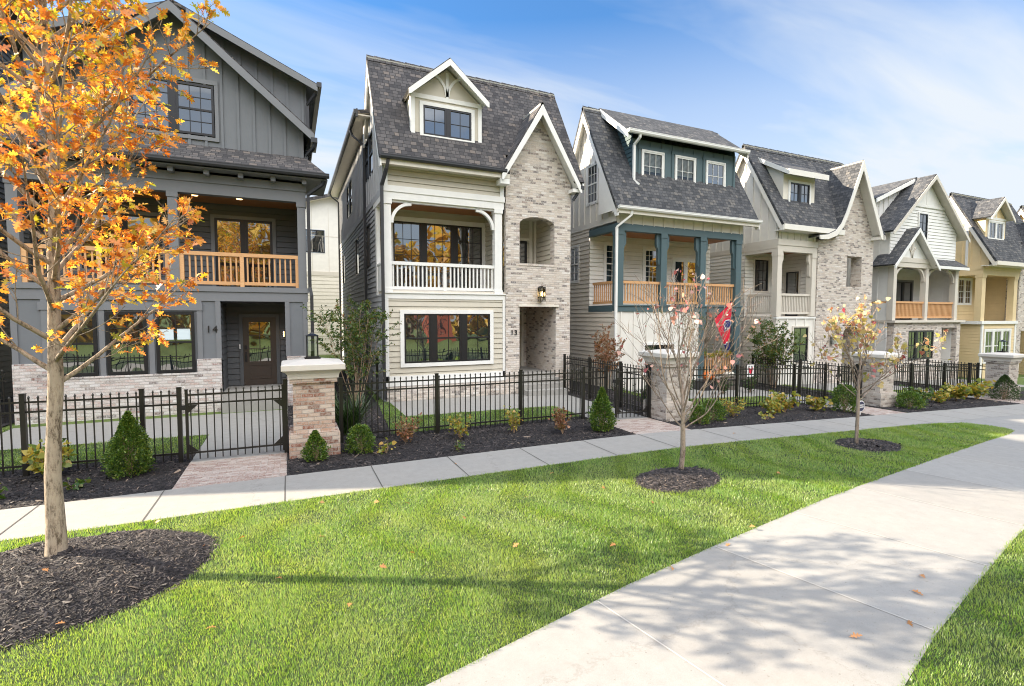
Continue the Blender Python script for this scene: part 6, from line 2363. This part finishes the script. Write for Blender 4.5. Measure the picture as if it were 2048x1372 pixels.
def boxwood(x, y, h, r, label, n, seed, tip=1.0, leaf=0.03, mat=None):
    n = int(n * 1.9)
    rs = np.random.default_rng(seed)
    z0 = gz_lin(x)
    H = thing('boxwood_shrub', label, 'shrub', (x, y, z0), 'clipped boxwoods along the sidewalk')
    st = MB()
    ns = 16
    for k in range(ns):
        a = 2.4 * k
        rr = r * 0.6 * ((k + 1) / ns) ** 0.5
        zt = h * (0.94 - 0.45 * (rr / r))
        st.tube([(x + 0.01 * cos(a), y + 0.01 * sin(a), z0), (x + rr * 0.5 * cos(a), y + rr * 0.5 * sin(a), z0 + zt * 0.45), (x + rr * cos(a), y + rr * sin(a), z0 + zt)], [0.008, 0.006, 0.002], 4)
    st.build('stem', TWIG, H)
    # leaf positions crowd a lumpy outer shell
    t = rs.uniform(0, 1, n)
    az = rs.uniform(0, 2 * pi, n)
    zf = t ** 0.85
    prof = np.sqrt(np.clip(1 - ((zf - 0.28) / 0.74) ** 2, 0, 1)) if tip < 0.5 else np.clip(np.where(zf < 0.22, 0.72 + 1.25 * zf, 1.0 - ((zf - 0.22) / 0.80) ** 1.35), 0.02, 1)
    lump = 1 + 0.15 * np.sin(az * 3 + zf * 9 + seed) + 0.12 * np.sin(az * 7 - zf * 17 + 2 * seed) + 0.10 * np.sin(az * 13 + zf * 31)
    rad = r * prof * lump * (1 - np.abs(rs.normal(0, 0.16, n)))
    # a few shoots stand proud
    sh_ = (np.sin(az * 9 + seed) * np.sin(zf * 23 + seed) > 0.82)
    rad = np.where(sh_, rad * 1.22, rad)
    P3 = np.stack([x + rad * np.cos(az), y + rad * np.sin(az), z0 + 0.02 + zf * h * (1 + 0.03 * np.sin(az * 5))], 1)
    D3 = np.stack([np.cos(az) * 0.8, np.sin(az) * 0.8, np.full(n, 0.55)], 1) + rs.normal(0, 0.45, (n, 3))
    leaves('foliage', OVAL_T, OVAL_F, P3, D3, leaf, mat or BOX, H)
    return H


def perennial(x, y, h, r, label, nst, nl, mat, leaf, seed, heart=True, group=None, name='garden_plant'):
    random.seed(seed)
    z0 = gz_lin(x)
    H = thing(name, label, 'plant', (x, y, z0), group)
    st = MB()
    LP, LD = [], []
    for k in range(nst):
        a = random.uniform(0, 2 * pi)
        rr = r * random.uniform(0.2, 1.0)
        hh = h * random.uniform(0.6, 1.0)
        p = [Vector((x, y, z0)), Vector((x + rr * 0.4 * cos(a), y + rr * 0.4 * sin(a), z0 + hh * 0.5)) + rv(0.012), Vector((x + rr * cos(a), y + rr * sin(a), z0 + hh))]
        st.tube(p, [0.006, 0.004, 0.002], 4)
        for j in range(max(1, int(1.6 * nl) // nst)):
            t = random.uniform(0.3, 1.0)
            q = (p[0].lerp(p[1], t * 2) if t < 0.5 else p[1].lerp(p[2], t * 2 - 1)) + rv(0.02 + leaf * 0.3)
            LP.append(q)
            LD.append((Vector((cos(a), sin(a), 0.15)) + rv(0.6)).normalized())
    st.build('stem', TWIG, H)
    leaves('foliage', HEART_T if heart else OVAL_T, HEART_F if heart else OVAL_F, LP, LD, leaf, mat, H)
    return H


def myrtle(x, y, h, r, label, nst, mat, seed, leaf=0.045, dens=26):
    random.seed(seed)
    z0 = gz_lin(x)
    H = thing('crepe_myrtle', label, 'shrub', (x, y, z0), None)
    st = MB()
    LP, LD = [], []
    for k in range(nst):
        a = k * 2.39996
        rr = r * random.uniform(0.1, 0.45)
        d = Vector((rr * cos(a), rr * sin(a), h * 0.6)).normalized()
        bp, bd = limb(st, (x + 0.07 * cos(a), y + 0.07 * sin(a), z0), d, h * random.uniform(0.75, 1.02), 0.014, 0.003, 0.05, 0.12, 7, 6)
        for j in range(16):
            t = 0.32 + 0.68 * random.random()
            q, qd = along(bp, bd, min(t, 0.99))
            d2 = side_dir(qd, radians(random.uniform(35, 75)), random.uniform(0, 2 * pi))
            L2 = r * random.uniform(0.3, 0.75) * (1.25 - 0.6 * t)
            sp_, sd_ = limb(st, q, d2, L2, 0.004, 0.0015, 0.1, 0.25, 4, 4)
            for m in range(dens):
                w_, wd = along(sp_, sd_, random.uniform(0.25, 0.99))
                LP.append(w_ + rv(0.02))
                LD.append((side_dir(wd, radians(60), random.uniform(0, 6.28)) + rv(0.3)).normalized())
    st.build('stems', TWIG, H, True)
    leaves('foliage', OVAL_T, OVAL_F, LP, LD, leaf, mat, H)
    return H


oak()
redbud(5.9, 6.29, 0.05, 'small vase-shaped redbud, nearly bare, with a few pink and amber leaves', 0.92, 0.042, 15, 1.3, 2.2, 150, REDB, REDY, 0.066, 14, 1.0, 6)
redbud(10.9, 6.5, -0.12, 'farther redbud with clusters of yellow and crimson leaves on thin branches', 1.2, 0.034, 14, 1.25, 1.55, 430, REDY, HYD, 0.08, 9, 0.9, 5)

boxwood(-2.44, 9.85, 1.00, 0.30, 'cone-shaped boxwood left of the charcoal house gate, lit yellow on one side', 7500, 1)
boxwood(6.42, 9.36, 0.95, 0.27, 'tall cone-shaped boxwood left of the second brick pillar', 6500, 2)
boxwood(0.37, 9.48, 0.52, 0.20, 'small upright boxwood against the base of the first brick pillar', 2200, 3)
boxwood(1.18, 9.72, 0.50, 0.23, 'small rounded boxwood just right of the first brick pillar', 2200, 4, tip=0.4)
boxwood(9.25, 9.25, 0.42, 0.22, 'low round boxwood right of the second brick pillar', 1600, 5, tip=0.4)
boxwood(9.98, 9.55, 0.50, 0.30, 'wide bright green boxwood, second right of the second pillar', 2200, 6, tip=0.4)
boxwood(15.3, 9.5, 0.78, 0.34, 'tall oval boxwood beside the round yard sign', 2600, 7, tip=0.4, leaf=0.036)
boxwood(18.3, 9.3, 0.52, 0.34, 'low boxwood just right of the third brick pillar', 1800, 8, tip=0.4, leaf=0.036)
boxwood(25.1, 9.6, 0.92, 0.46, 'dark cone-shaped evergreen left of the farthest pillar', 3000, 12, leaf=0.035, mat=DARKL)

perennial(-3.55, 10.2, 0.62, 0.34, 'yellowing hydrangea behind the oak trunk, in front of the fence', 16, 170, HYD, 0.085, 21)
perennial(-4.75, 10.0, 0.55, 0.25, 'yellowing hydrangea at the left end of the planting bed', 10, 80, HYD, 0.085, 22)
perennial(2.10, 10.05, 0.55, 0.34, 'thin upright shrub with pale narrow leaves, first along the tower house fence', 22, 260, CREPR, 0.05, 23, False)
perennial(3.25, 9.95, 0.55, 0.32, 'sparse shrub with rounded yellow green leaves, second along the tower house fence', 12, 130, HYD, 0.055, 24)
perennial(4.50, 9.95, 0.62, 0.24, 'slim shrub with olive and pink leaves, third along the tower house fence', 12, 130, HYD, 0.05, 25)
perennial(5.45, 9.45, 0.58, 0.24, 'wilted shrub with curled brown leaves left of the tall cone boxwood', 16, 190, CREPR, 0.05, 26)
perennial(1.62, 9.45, 0.22, 0.16, 'tiny sprouting plant between the small boxwood and the first shrub', 6, 26, HYD, 0.06, 27)
perennial(2.95, 9.12, 0.16, 0.18, 'low sprawling weed near the sidewalk edge in the tower house bed', 6, 40, CREPE, 0.05, 28, False)
perennial(-3.0, 9.35, 0.16, 0.2, 'low green sprout in the bed left of the cone boxwood', 6, 24, CREPE, 0.06, 29)
perennial(-3.9, 9.25, 0.18, 0.16, 'small bright sprout near the sidewalk left of the oak trunk', 6, 18, BOX, 0.07, 30)
perennial(10.95, 9.75, 0.55, 0.34, 'straw-coloured arching shrub beside the fence post, teal house bed', 20, 230, HYD, 0.06, 31, False)
perennial(12.4, 9.75, 0.5, 0.36, 'yellow green leafy perennial in the middle of the teal house bed', 14, 130, HYD, 0.085, 32)
perennial(13.2, 9.9, 0.62, 0.42, 'broad leafy perennial with pale leaves in the teal house bed', 16, 150, HYD, 0.09, 33)
perennial(14.4, 9.8, 0.45, 0.4, 'low leafy perennial left of the tall oval boxwood', 12, 110, HYD, 0.085, 34)
perennial(11.6, 9.2, 0.18, 0.2, 'tiny pale sprout close to the sidewalk in the teal house bed', 6, 26, HYD, 0.06, 35)
perennial(19.6, 9.7, 0.62, 0.5, 'olive leafy perennial, second plant past the third pillar', 16, 150, CREPE, 0.1, 36)
perennial(21.0, 9.8, 0.45, 0.5, 'low russet green perennial, third plant past the third pillar', 14, 130, HYD, 0.09, 37)
perennial(22.4, 9.9, 0.72, 0.55, 'yellow and orange leafed perennial in the white gable house bed', 18, 190, HYD, 0.11, 38)
perennial(23.8, 9.9, 0.8, 0.5, 'tall yellow green perennial next to the dark cone evergreen', 18, 170, HYD, 0.11, 39)
for k, (a, b) in enumerate(((13.0, 13.6), (14.4, 13.3), (15.9, 13.4))):
    perennial(a, b, 0.65, 0.3, ['dark evergreen shrub inside the teal house yard, leftmost of three', 'dark evergreen shrub inside the teal house yard, middle of three', 'dark evergreen shrub inside the teal house yard, rightmost of three'][k], 12, 260, DARKL, 0.06, 50 + k, False, name='evergreen_shrub')
perennial(9.5, 11.8, 0.7, 0.3, 'dark evergreen shrub behind the gate left of the second pillar', 14, 320, DARKL, 0.05, 55, False, name='evergreen_shrub')
perennial(9.6, 13.0, 0.7, 0.3, 'dark evergreen shrub farther back along the side fence', 14, 320, DARKL, 0.05, 56, False, name='evergreen_shrub')

myrtle(1.65, 14.2, 3.05, 1.15, 'green crepe myrtle with bare lower stems beside the brick tower house', 12, CREPE, 61, 0.055, 36)
myrtle(9.95, 14.4, 2.35, 0.72, 'russet crepe myrtle between the brick tower house and the teal porch house', 9, CREPR, 62, 0.05, 32)
myrtle(18.3, 14.3, 2.75, 1.3, 'green crepe myrtle in front of the swept gable house', 12, CREPE, 63, 0.075, 30)
myrtle(12.9, 13.6, 3.4, 1.0, 'feathery thin-leaved shrub in front of the teal house panel wall', 9, CREPE, 64, 0.035, 12)

# strap-leaved clump behind the first pillar
n = 420
a = rng.uniform(0, 2 * pi, n)
rr = rng.uniform(0, 0.16, n)
H = thing('strap_leaf_clump', 'clump of dark arching strap leaves behind the fence beside the first pillar', 'plant', (1.15, 11.5, 0))
q = np.stack([1.15 + rr * np.cos(a), 11.5 + rr * np.sin(a) * 1.6, np.zeros(n)], 1)
dd = np.stack([np.cos(a) * 0.5, np.sin(a) * 0.5, np.full(n, 1.3)], 1) + rng.normal(0, 0.2, (n, 3))
o = leaves('foliage', STRAP_T, STRAP_F, q, dd, 0.85, DARKL, H, 0.25, 0.02)

# ------------------------------------------------------------------ fallen leaves, each on its own
spots = [(1.18, 5.2), (-0.19, 5.26), (0.78, 5.09), (1.44, 6.62), (-0.53, 6.42), (-0.93, 6.32), (0.44, 4.52), (1.96, 5.85), (4.48, 5.3), (0.32, 7.22), (2.99, 6.23), (0.26, 6.07),
         (-1.58, 7.3), (3.3, 4.5), (2.2, 4.9), (5.05, 4.22), (-0.6, 4.6), (3.8, 7.0), (7.3, 5.6), (1.0, 6.9), (4.2, 6.1), (6.4, 2.2), (5.9, 1.9)]
LM = None
for k, (fx, fy) in enumerate(spots):
    if LM is None:
        LM = leaves('fallen_leaf', OAK_T, OAK_F, [(0, 0, 0)], [(0.05, 1, 0.05)], 0.085, DEAD, None, 0.0)
        o = LM
    else:
        o = LM.copy()
        COL.objects.link(o)
    o.location = (fx, fy, gz_lin(fx) + 0.045)
    o.rotation_euler = (random.uniform(-0.5, 0.5), random.uniform(-0.6, 0.6), random.uniform(0, 6.28))
    o.scale = (1, 1, 1) if k % 3 else (0.8, 0.8, 0.8)
    tag(o, 'curled orange brown oak leaf fallen on the turf', 'leaf', 'fallen leaves on the turf')
onmound = [((-1.75, 5.15), 'orange fallen leaf on the lower slope of the large mulch ring'), ((-2.08, 5.80), 'pale fallen leaf on the mulch below the oak trunk')]
for (fx, fy), lab in onmound:
    o = LM.copy()
    COL.objects.link(o)
    u, v = (fx + 2.2) / 1.42, (fy - 6.15) / 1.12
    o.location = (fx, fy, 0.035 + float(mound_z(np.float64(u), np.float64(v), 0.22, fx, fy)))
    o.rotation_euler = (0.3, -0.2, random.uniform(0, 6))
    tag(o, lab, 'leaf')
onpath = [((4.06, 2.42), 'long brown curled leaf lying flat on the wide path'), ((4.75, 2.36), 'dark curled leaf at the path edge beside the tree shadow'), ((5.3, 2.62), 'small brown leaf on the path near its lower edge'),
          ((5.7, 2.75), 'reddish leaf on the path close to the far joint'), ((4.52, 4.02), 'russet leaf caught at the upper edge of the wide path'), ((3.5, 3.82), 'brown leaf at the turf edge of the wide path'), ((2.6, 8.2), 'small dark leaf on the sidewalk near the tower house bed'), ((9.1, 8.1), 'dark leaf on the sidewalk past the second pillar')]
for (fx, fy), lab in onpath:
    o = LM.copy()
    COL.objects.link(o)
    o.location = (fx, fy, gz_lin(fx) + 0.022)
    o.rotation_euler = (random.uniform(-0.25, 0.25), random.uniform(-0.5, 0.5), random.uniform(0, 6.28))
    o.scale = (0.7, 1.2, 1)
    tag(o, lab, 'leaf')

# ------------------------------------------------------------------ porch things, flag, yard sign
H = thing('flag', 'red flag with blue three-star disc hanging from a black pole on the teal porch', 'flag', (15.19, 15.15, 2.0))
m = MB()
m.tube([(15.19, 15.15, 2.05), (16.3, 14.65, 3.25)], 0.014, 8)
m.lathe(16.3, 14.65, [(0.001, 3.22), (0.025, 3.26), (0.001, 3.30)], 8)
m.build('pole', P['black'], H, True)
m = MB()
A, B = Vector((15.62, 14.955, 2.50)), Vector((16.24, 14.68, 3.18))
nu, nv = 14, 18
vs, fs = [], []


def flag_pt(u, v, off=0.0):
    top = A.lerp(B, u)
    bot = Vector((16.20 + 0.20 * (u - 0.5), 14.72 + 0.10 * u, 1.22 + 0.03 * u))
    p = top.lerp(bot, v)
    p.x += 0.05 * sin(u * 8 + v * 3) * v
    p.y += 0.06 * sin(u * 11 + v * 2.5) * (0.3 + v) - off
    return p


def patch(u0, u1, v0, v1, off, a=8, b=8):
    q = MB()
    v_ = [flag_pt(u0 + (u1 - u0) * i / a, v0 + (v1 - v0) * j / b, off) for j in range(b + 1) for i in range(a + 1)]
    q.add(v_, [(j * (a + 1) + i, j * (a + 1) + i + 1, (j + 1) * (a + 1) + i + 1, (j + 1) * (a + 1) + i) for j in range(b) for i in range(a)])
    return q


f_ = patch(0, 1, 0, 0.80, 0, nu, nv).build('cloth', P['red'], H, True)
patch(0, 1, 0.80, 0.83, 0, nu, 2).build('white_stripe', P['white'], f_, True)
patch(0, 1, 0.83, 1.0, 0, nu, 4).build('blue_bar', P['blue'], f_, True)


def flag_disc(uc, vc, ru, rv_, off, mat, nm, star=False, rot=0.0):
    q = MB()
    k = 10 if star else 24
    ring = []
    for i in range(k):
        r_ = 0.42 if (star and i % 2) else 1.0
        t = 2 * pi * i / k + rot
        ring.append(flag_pt(uc + ru * r_ * sin(t), vc - rv_ * r_ * cos(t), off))
    q.add([flag_pt(uc, vc, off)] + ring, [(0, 1 + i, 1 + (i + 1) % k) for i in range(k)])
    q.build(nm, mat, f_)


flag_disc(0.60, 0.42, 0.36, 0.125, 0.006, P['white'], 'disc_ring')
flag_disc(0.60, 0.42, 0.31, 0.108, 0.011, P['blue'], 'blue_disc')
for (du, dv, ro) in ((-0.11, -0.025, 0.2), (0.12, -0.035, -0.3), (0.02, 0.05, 0.9)):
    flag_disc(0.60 + du, 0.42 + dv, 0.11, 0.038, 0.016, P['white'], 'star', True, ro)


def pumpkin(x, y, z, r, c, label, sq=0.78):
    H = thing('pumpkin', label, 'pumpkin', (x, y, z), None)
    m = MB()
    nr, na = 10, 40
    vs, fs = [], []
    for a_ in range(nr + 1):
        th = pi * a_ / nr
        for b_ in range(na):
            t = 2 * pi * b_ / na
            rr_ = r * sin(th) * (1 - 0.10 * abs(sin(t * 5)) ** 0.5 * 1.0 + 0.05)
            vs.append((x + rr_ * cos(t), y + rr_ * sin(t), z + r * sq * (1 + cos(th)) - 0.03 * r * (1 if a_ == 0 else 0)))
    for a_ in range(nr):
        for b_ in range(na):
            fs.append((a_ * na + b_, a_ * na + (b_ + 1) % na, (a_ + 1) * na + (b_ + 1) % na, (a_ + 1) * na + b_))
    m.add(vs, fs)
    m.build('rind', P[c], H, True)
    s_ = MB()
    s_.tube([(x, y, z + 2 * r * sq - 0.03), (x + 0.01, y, z + 2 * r * sq + 0.05), (x + 0.04, y, z + 2 * r * sq + 0.08)], [0.03, 0.018, 0.014], 6)
    s_.build('stalk', TWIG, H)


H = thing('storage_bench', 'dark low storage bench on the walk before the teal porch, pumpkin on top', 'bench', (14.9, 14.4, -0.45))
m = MB()
m.box(14.35, 15.45, 14.2, 14.7, -0.5, 0.05)
for k in range(6):
    m.box(14.36 + k * 0.18, 14.37 + k * 0.18, 14.19, 14.2, -0.48, 0.02)
m.build('box', P['gutter'], H)
m = MB()
m.box(14.31, 15.49, 14.16, 14.74, 0.055, 0.12)
m.build('lid', P['black'], H)
pumpkin(14.83, 14.42, 0.12, 0.22, 'orange', 'large orange pumpkin on the dark bench before the teal porch')
H = thing('wicker_barrel', 'grey woven barrel planter beside the lower teal porch post', 'barrel', (15.9, 14.4, -0.55))
m = MB()
m.lathe(15.9, 14.4, [(0.24, -0.6), (0.30, -0.4), (0.33, -0.1), (0.31, 0.12), (0.33, 0.16), (0.29, 0.16)], 20)
m.build('barrel_body', WICK, H, True)
m = MB()
for z_ in (-0.45, -0.1, 0.1):
    m.lathe(15.9, 14.4, [(0.335, z_), (0.34, z_ + 0.02), (0.335, z_ + 0.04)], 20)
m.build('hoop', P['black'], H)
pumpkin(15.78, 14.36, 0.16, 0.17, 'pale', 'cream pumpkin on the woven barrel, left of the pair')
pumpkin(16.05, 14.44, 0.16, 0.15, 'pale', 'smaller cream pumpkin on the woven barrel, beside the other')
n = 420
tt = rng.uniform(0, 1, n)
q = np.stack([15.36 + 1.6 * tt, YF + 0.06 + rng.normal(0, 0.04, n), 1.08 - 0.10 * np.sin(tt * pi * 2) ** 2 + rng.normal(0, 0.04, n)], 1)
o = leaves('autumn_garland', OAK_T, OAK_F, q, rng.normal(0, 1, (n, 3)), 0.09, HYD)
tag(o, 'garland of autumn leaves along the lower cedar porch rail of the teal house', 'garland')
H = thing('garden_flag', 'small garden flag with a red pattern behind the fence of the teal house', 'garden flag', (16.0, 13.5, -0.3))
m = MB()
m.tube([(15.8, 13.5, -0.35), (15.8, 13.5, 0.78), (16.2, 13.5, 0.78)], 0.008, 6)
m.build('stand', P['black'], H)
m = MB()
m.prism([(15.83, 0.76), (16.19, 0.76), (16.18, 0.30), (15.84, 0.30)], 'y', 13.495, 13.505)
m.build('cloth', P['white'], H)
m = MB()
m.prism([(15.89, 0.66), (16.01, 0.60), (16.13, 0.66), (16.11, 0.50), (16.01, 0.40), (15.91, 0.50)], 'y', 13.488, 13.494)
m.build('red_emblem', P['red'], H)

zs = gz_lin(15.16) - 0.1
H = thing('yard_sign', 'small round dark blue yard sign with white rim on a stake by the third gate', 'sign', (15.16, 8.95, zs))
m = MB()
m.box(15.145, 15.175, 8.96, 8.98, zs - 0.1, zs + 0.25)
m.build('stake', P['white'], H)


def disc(m, cx, y, cz, r, t0, t1, n=28):
    m.prism([(cx + r * cos(2 * pi * k / n), cz + r * sin(2 * pi * k / n)) for k in range(n)], 'y', t0, t1)


m = MB()
disc(m, 15.16, 0, zs + 0.36, 0.165, 8.945, 8.958)
m.build('sign_rim', P['white'], H)
m = MB()
disc(m, 15.16, 0, zs + 0.36, 0.142, 8.938, 8.944)
m.build('sign_face', P['navy'], H)
m = MB()
for zc, w_ in ((0.395, 0.095), (0.335, 0.105)):
    for k in range(6):
        a_ = 15.16 - w_ + k * (2 * w_ / 6)
        m.box(a_, a_ + 2 * w_ / 6 - 0.009, 8.933, 8.937, zs + zc - 0.014, zs + zc + 0.016)
m.build('sign_lettering', P['white'], H)

# ------------------------------------------------------------------ behind the camera: what the windows mirror
pts, dirs = [], []
trk = MB()
random.seed(77)
x = -60.0
while x < 80:
    y = -30 - random.uniform(0, 10)
    h, r = random.uniform(13, 18), random.uniform(3.4, 4.8)
    trk.tube([(x, y, -1), (x + 0.2, y, h * 0.5), (x, y, h * 0.85)], [0.3, 0.2, 0.06], 7)
    for k in range(150):
        pts.append((x + random.uniform(-3, 3), y + random.uniform(-2, 3), random.uniform(0.1, 3.6)))
        dirs.append(rv(1).normalized())
    for k in range(620):
        v = rv(1).normalized() * (random.random() ** 0.4)
        pts.append((x + v.x * r, y + v.y * r, h * 0.62 + v.z * h * 0.36))
        dirs.append(rv(1).normalized())
    x += random.uniform(2.8, 5.2)
o = leaves('woodland', HEART_T, HEART_F, pts, dirs, 0.8, GOLD)
tag(o, 'golden autumn woodland behind the viewer, seen mirrored in the windows', 'woodland', None, 'stuff')
o = trk.build('woodland_trunks', BARK)
tag(o, 'trunks of the woodland behind the viewer', 'woodland', None, 'stuff')
H = thing('red_building', 'red building across the green, seen only mirrored in the lower windows', 'building', (15, -23, 0))
m = MB()
wallpoly(m, (0, -22.5), (1, 0), (0, 1), rect(14.6, 16.4, -0.5, 3.2), [rect(15.0, 15.8, 0.8, 2.2)])
m.box(14.61, 16.39, -27, -22.6, -0.5, 3.15)
m.build('wall', P['redbrick'], H)
m = MB()
m.slab([(14.3, -22.1, 3.1), (16.7, -22.1, 3.1), (16.7, -25, 4.6), (14.3, -25, 4.6)], 0.1)
m.build('roof', [SH2, P['white']], H)
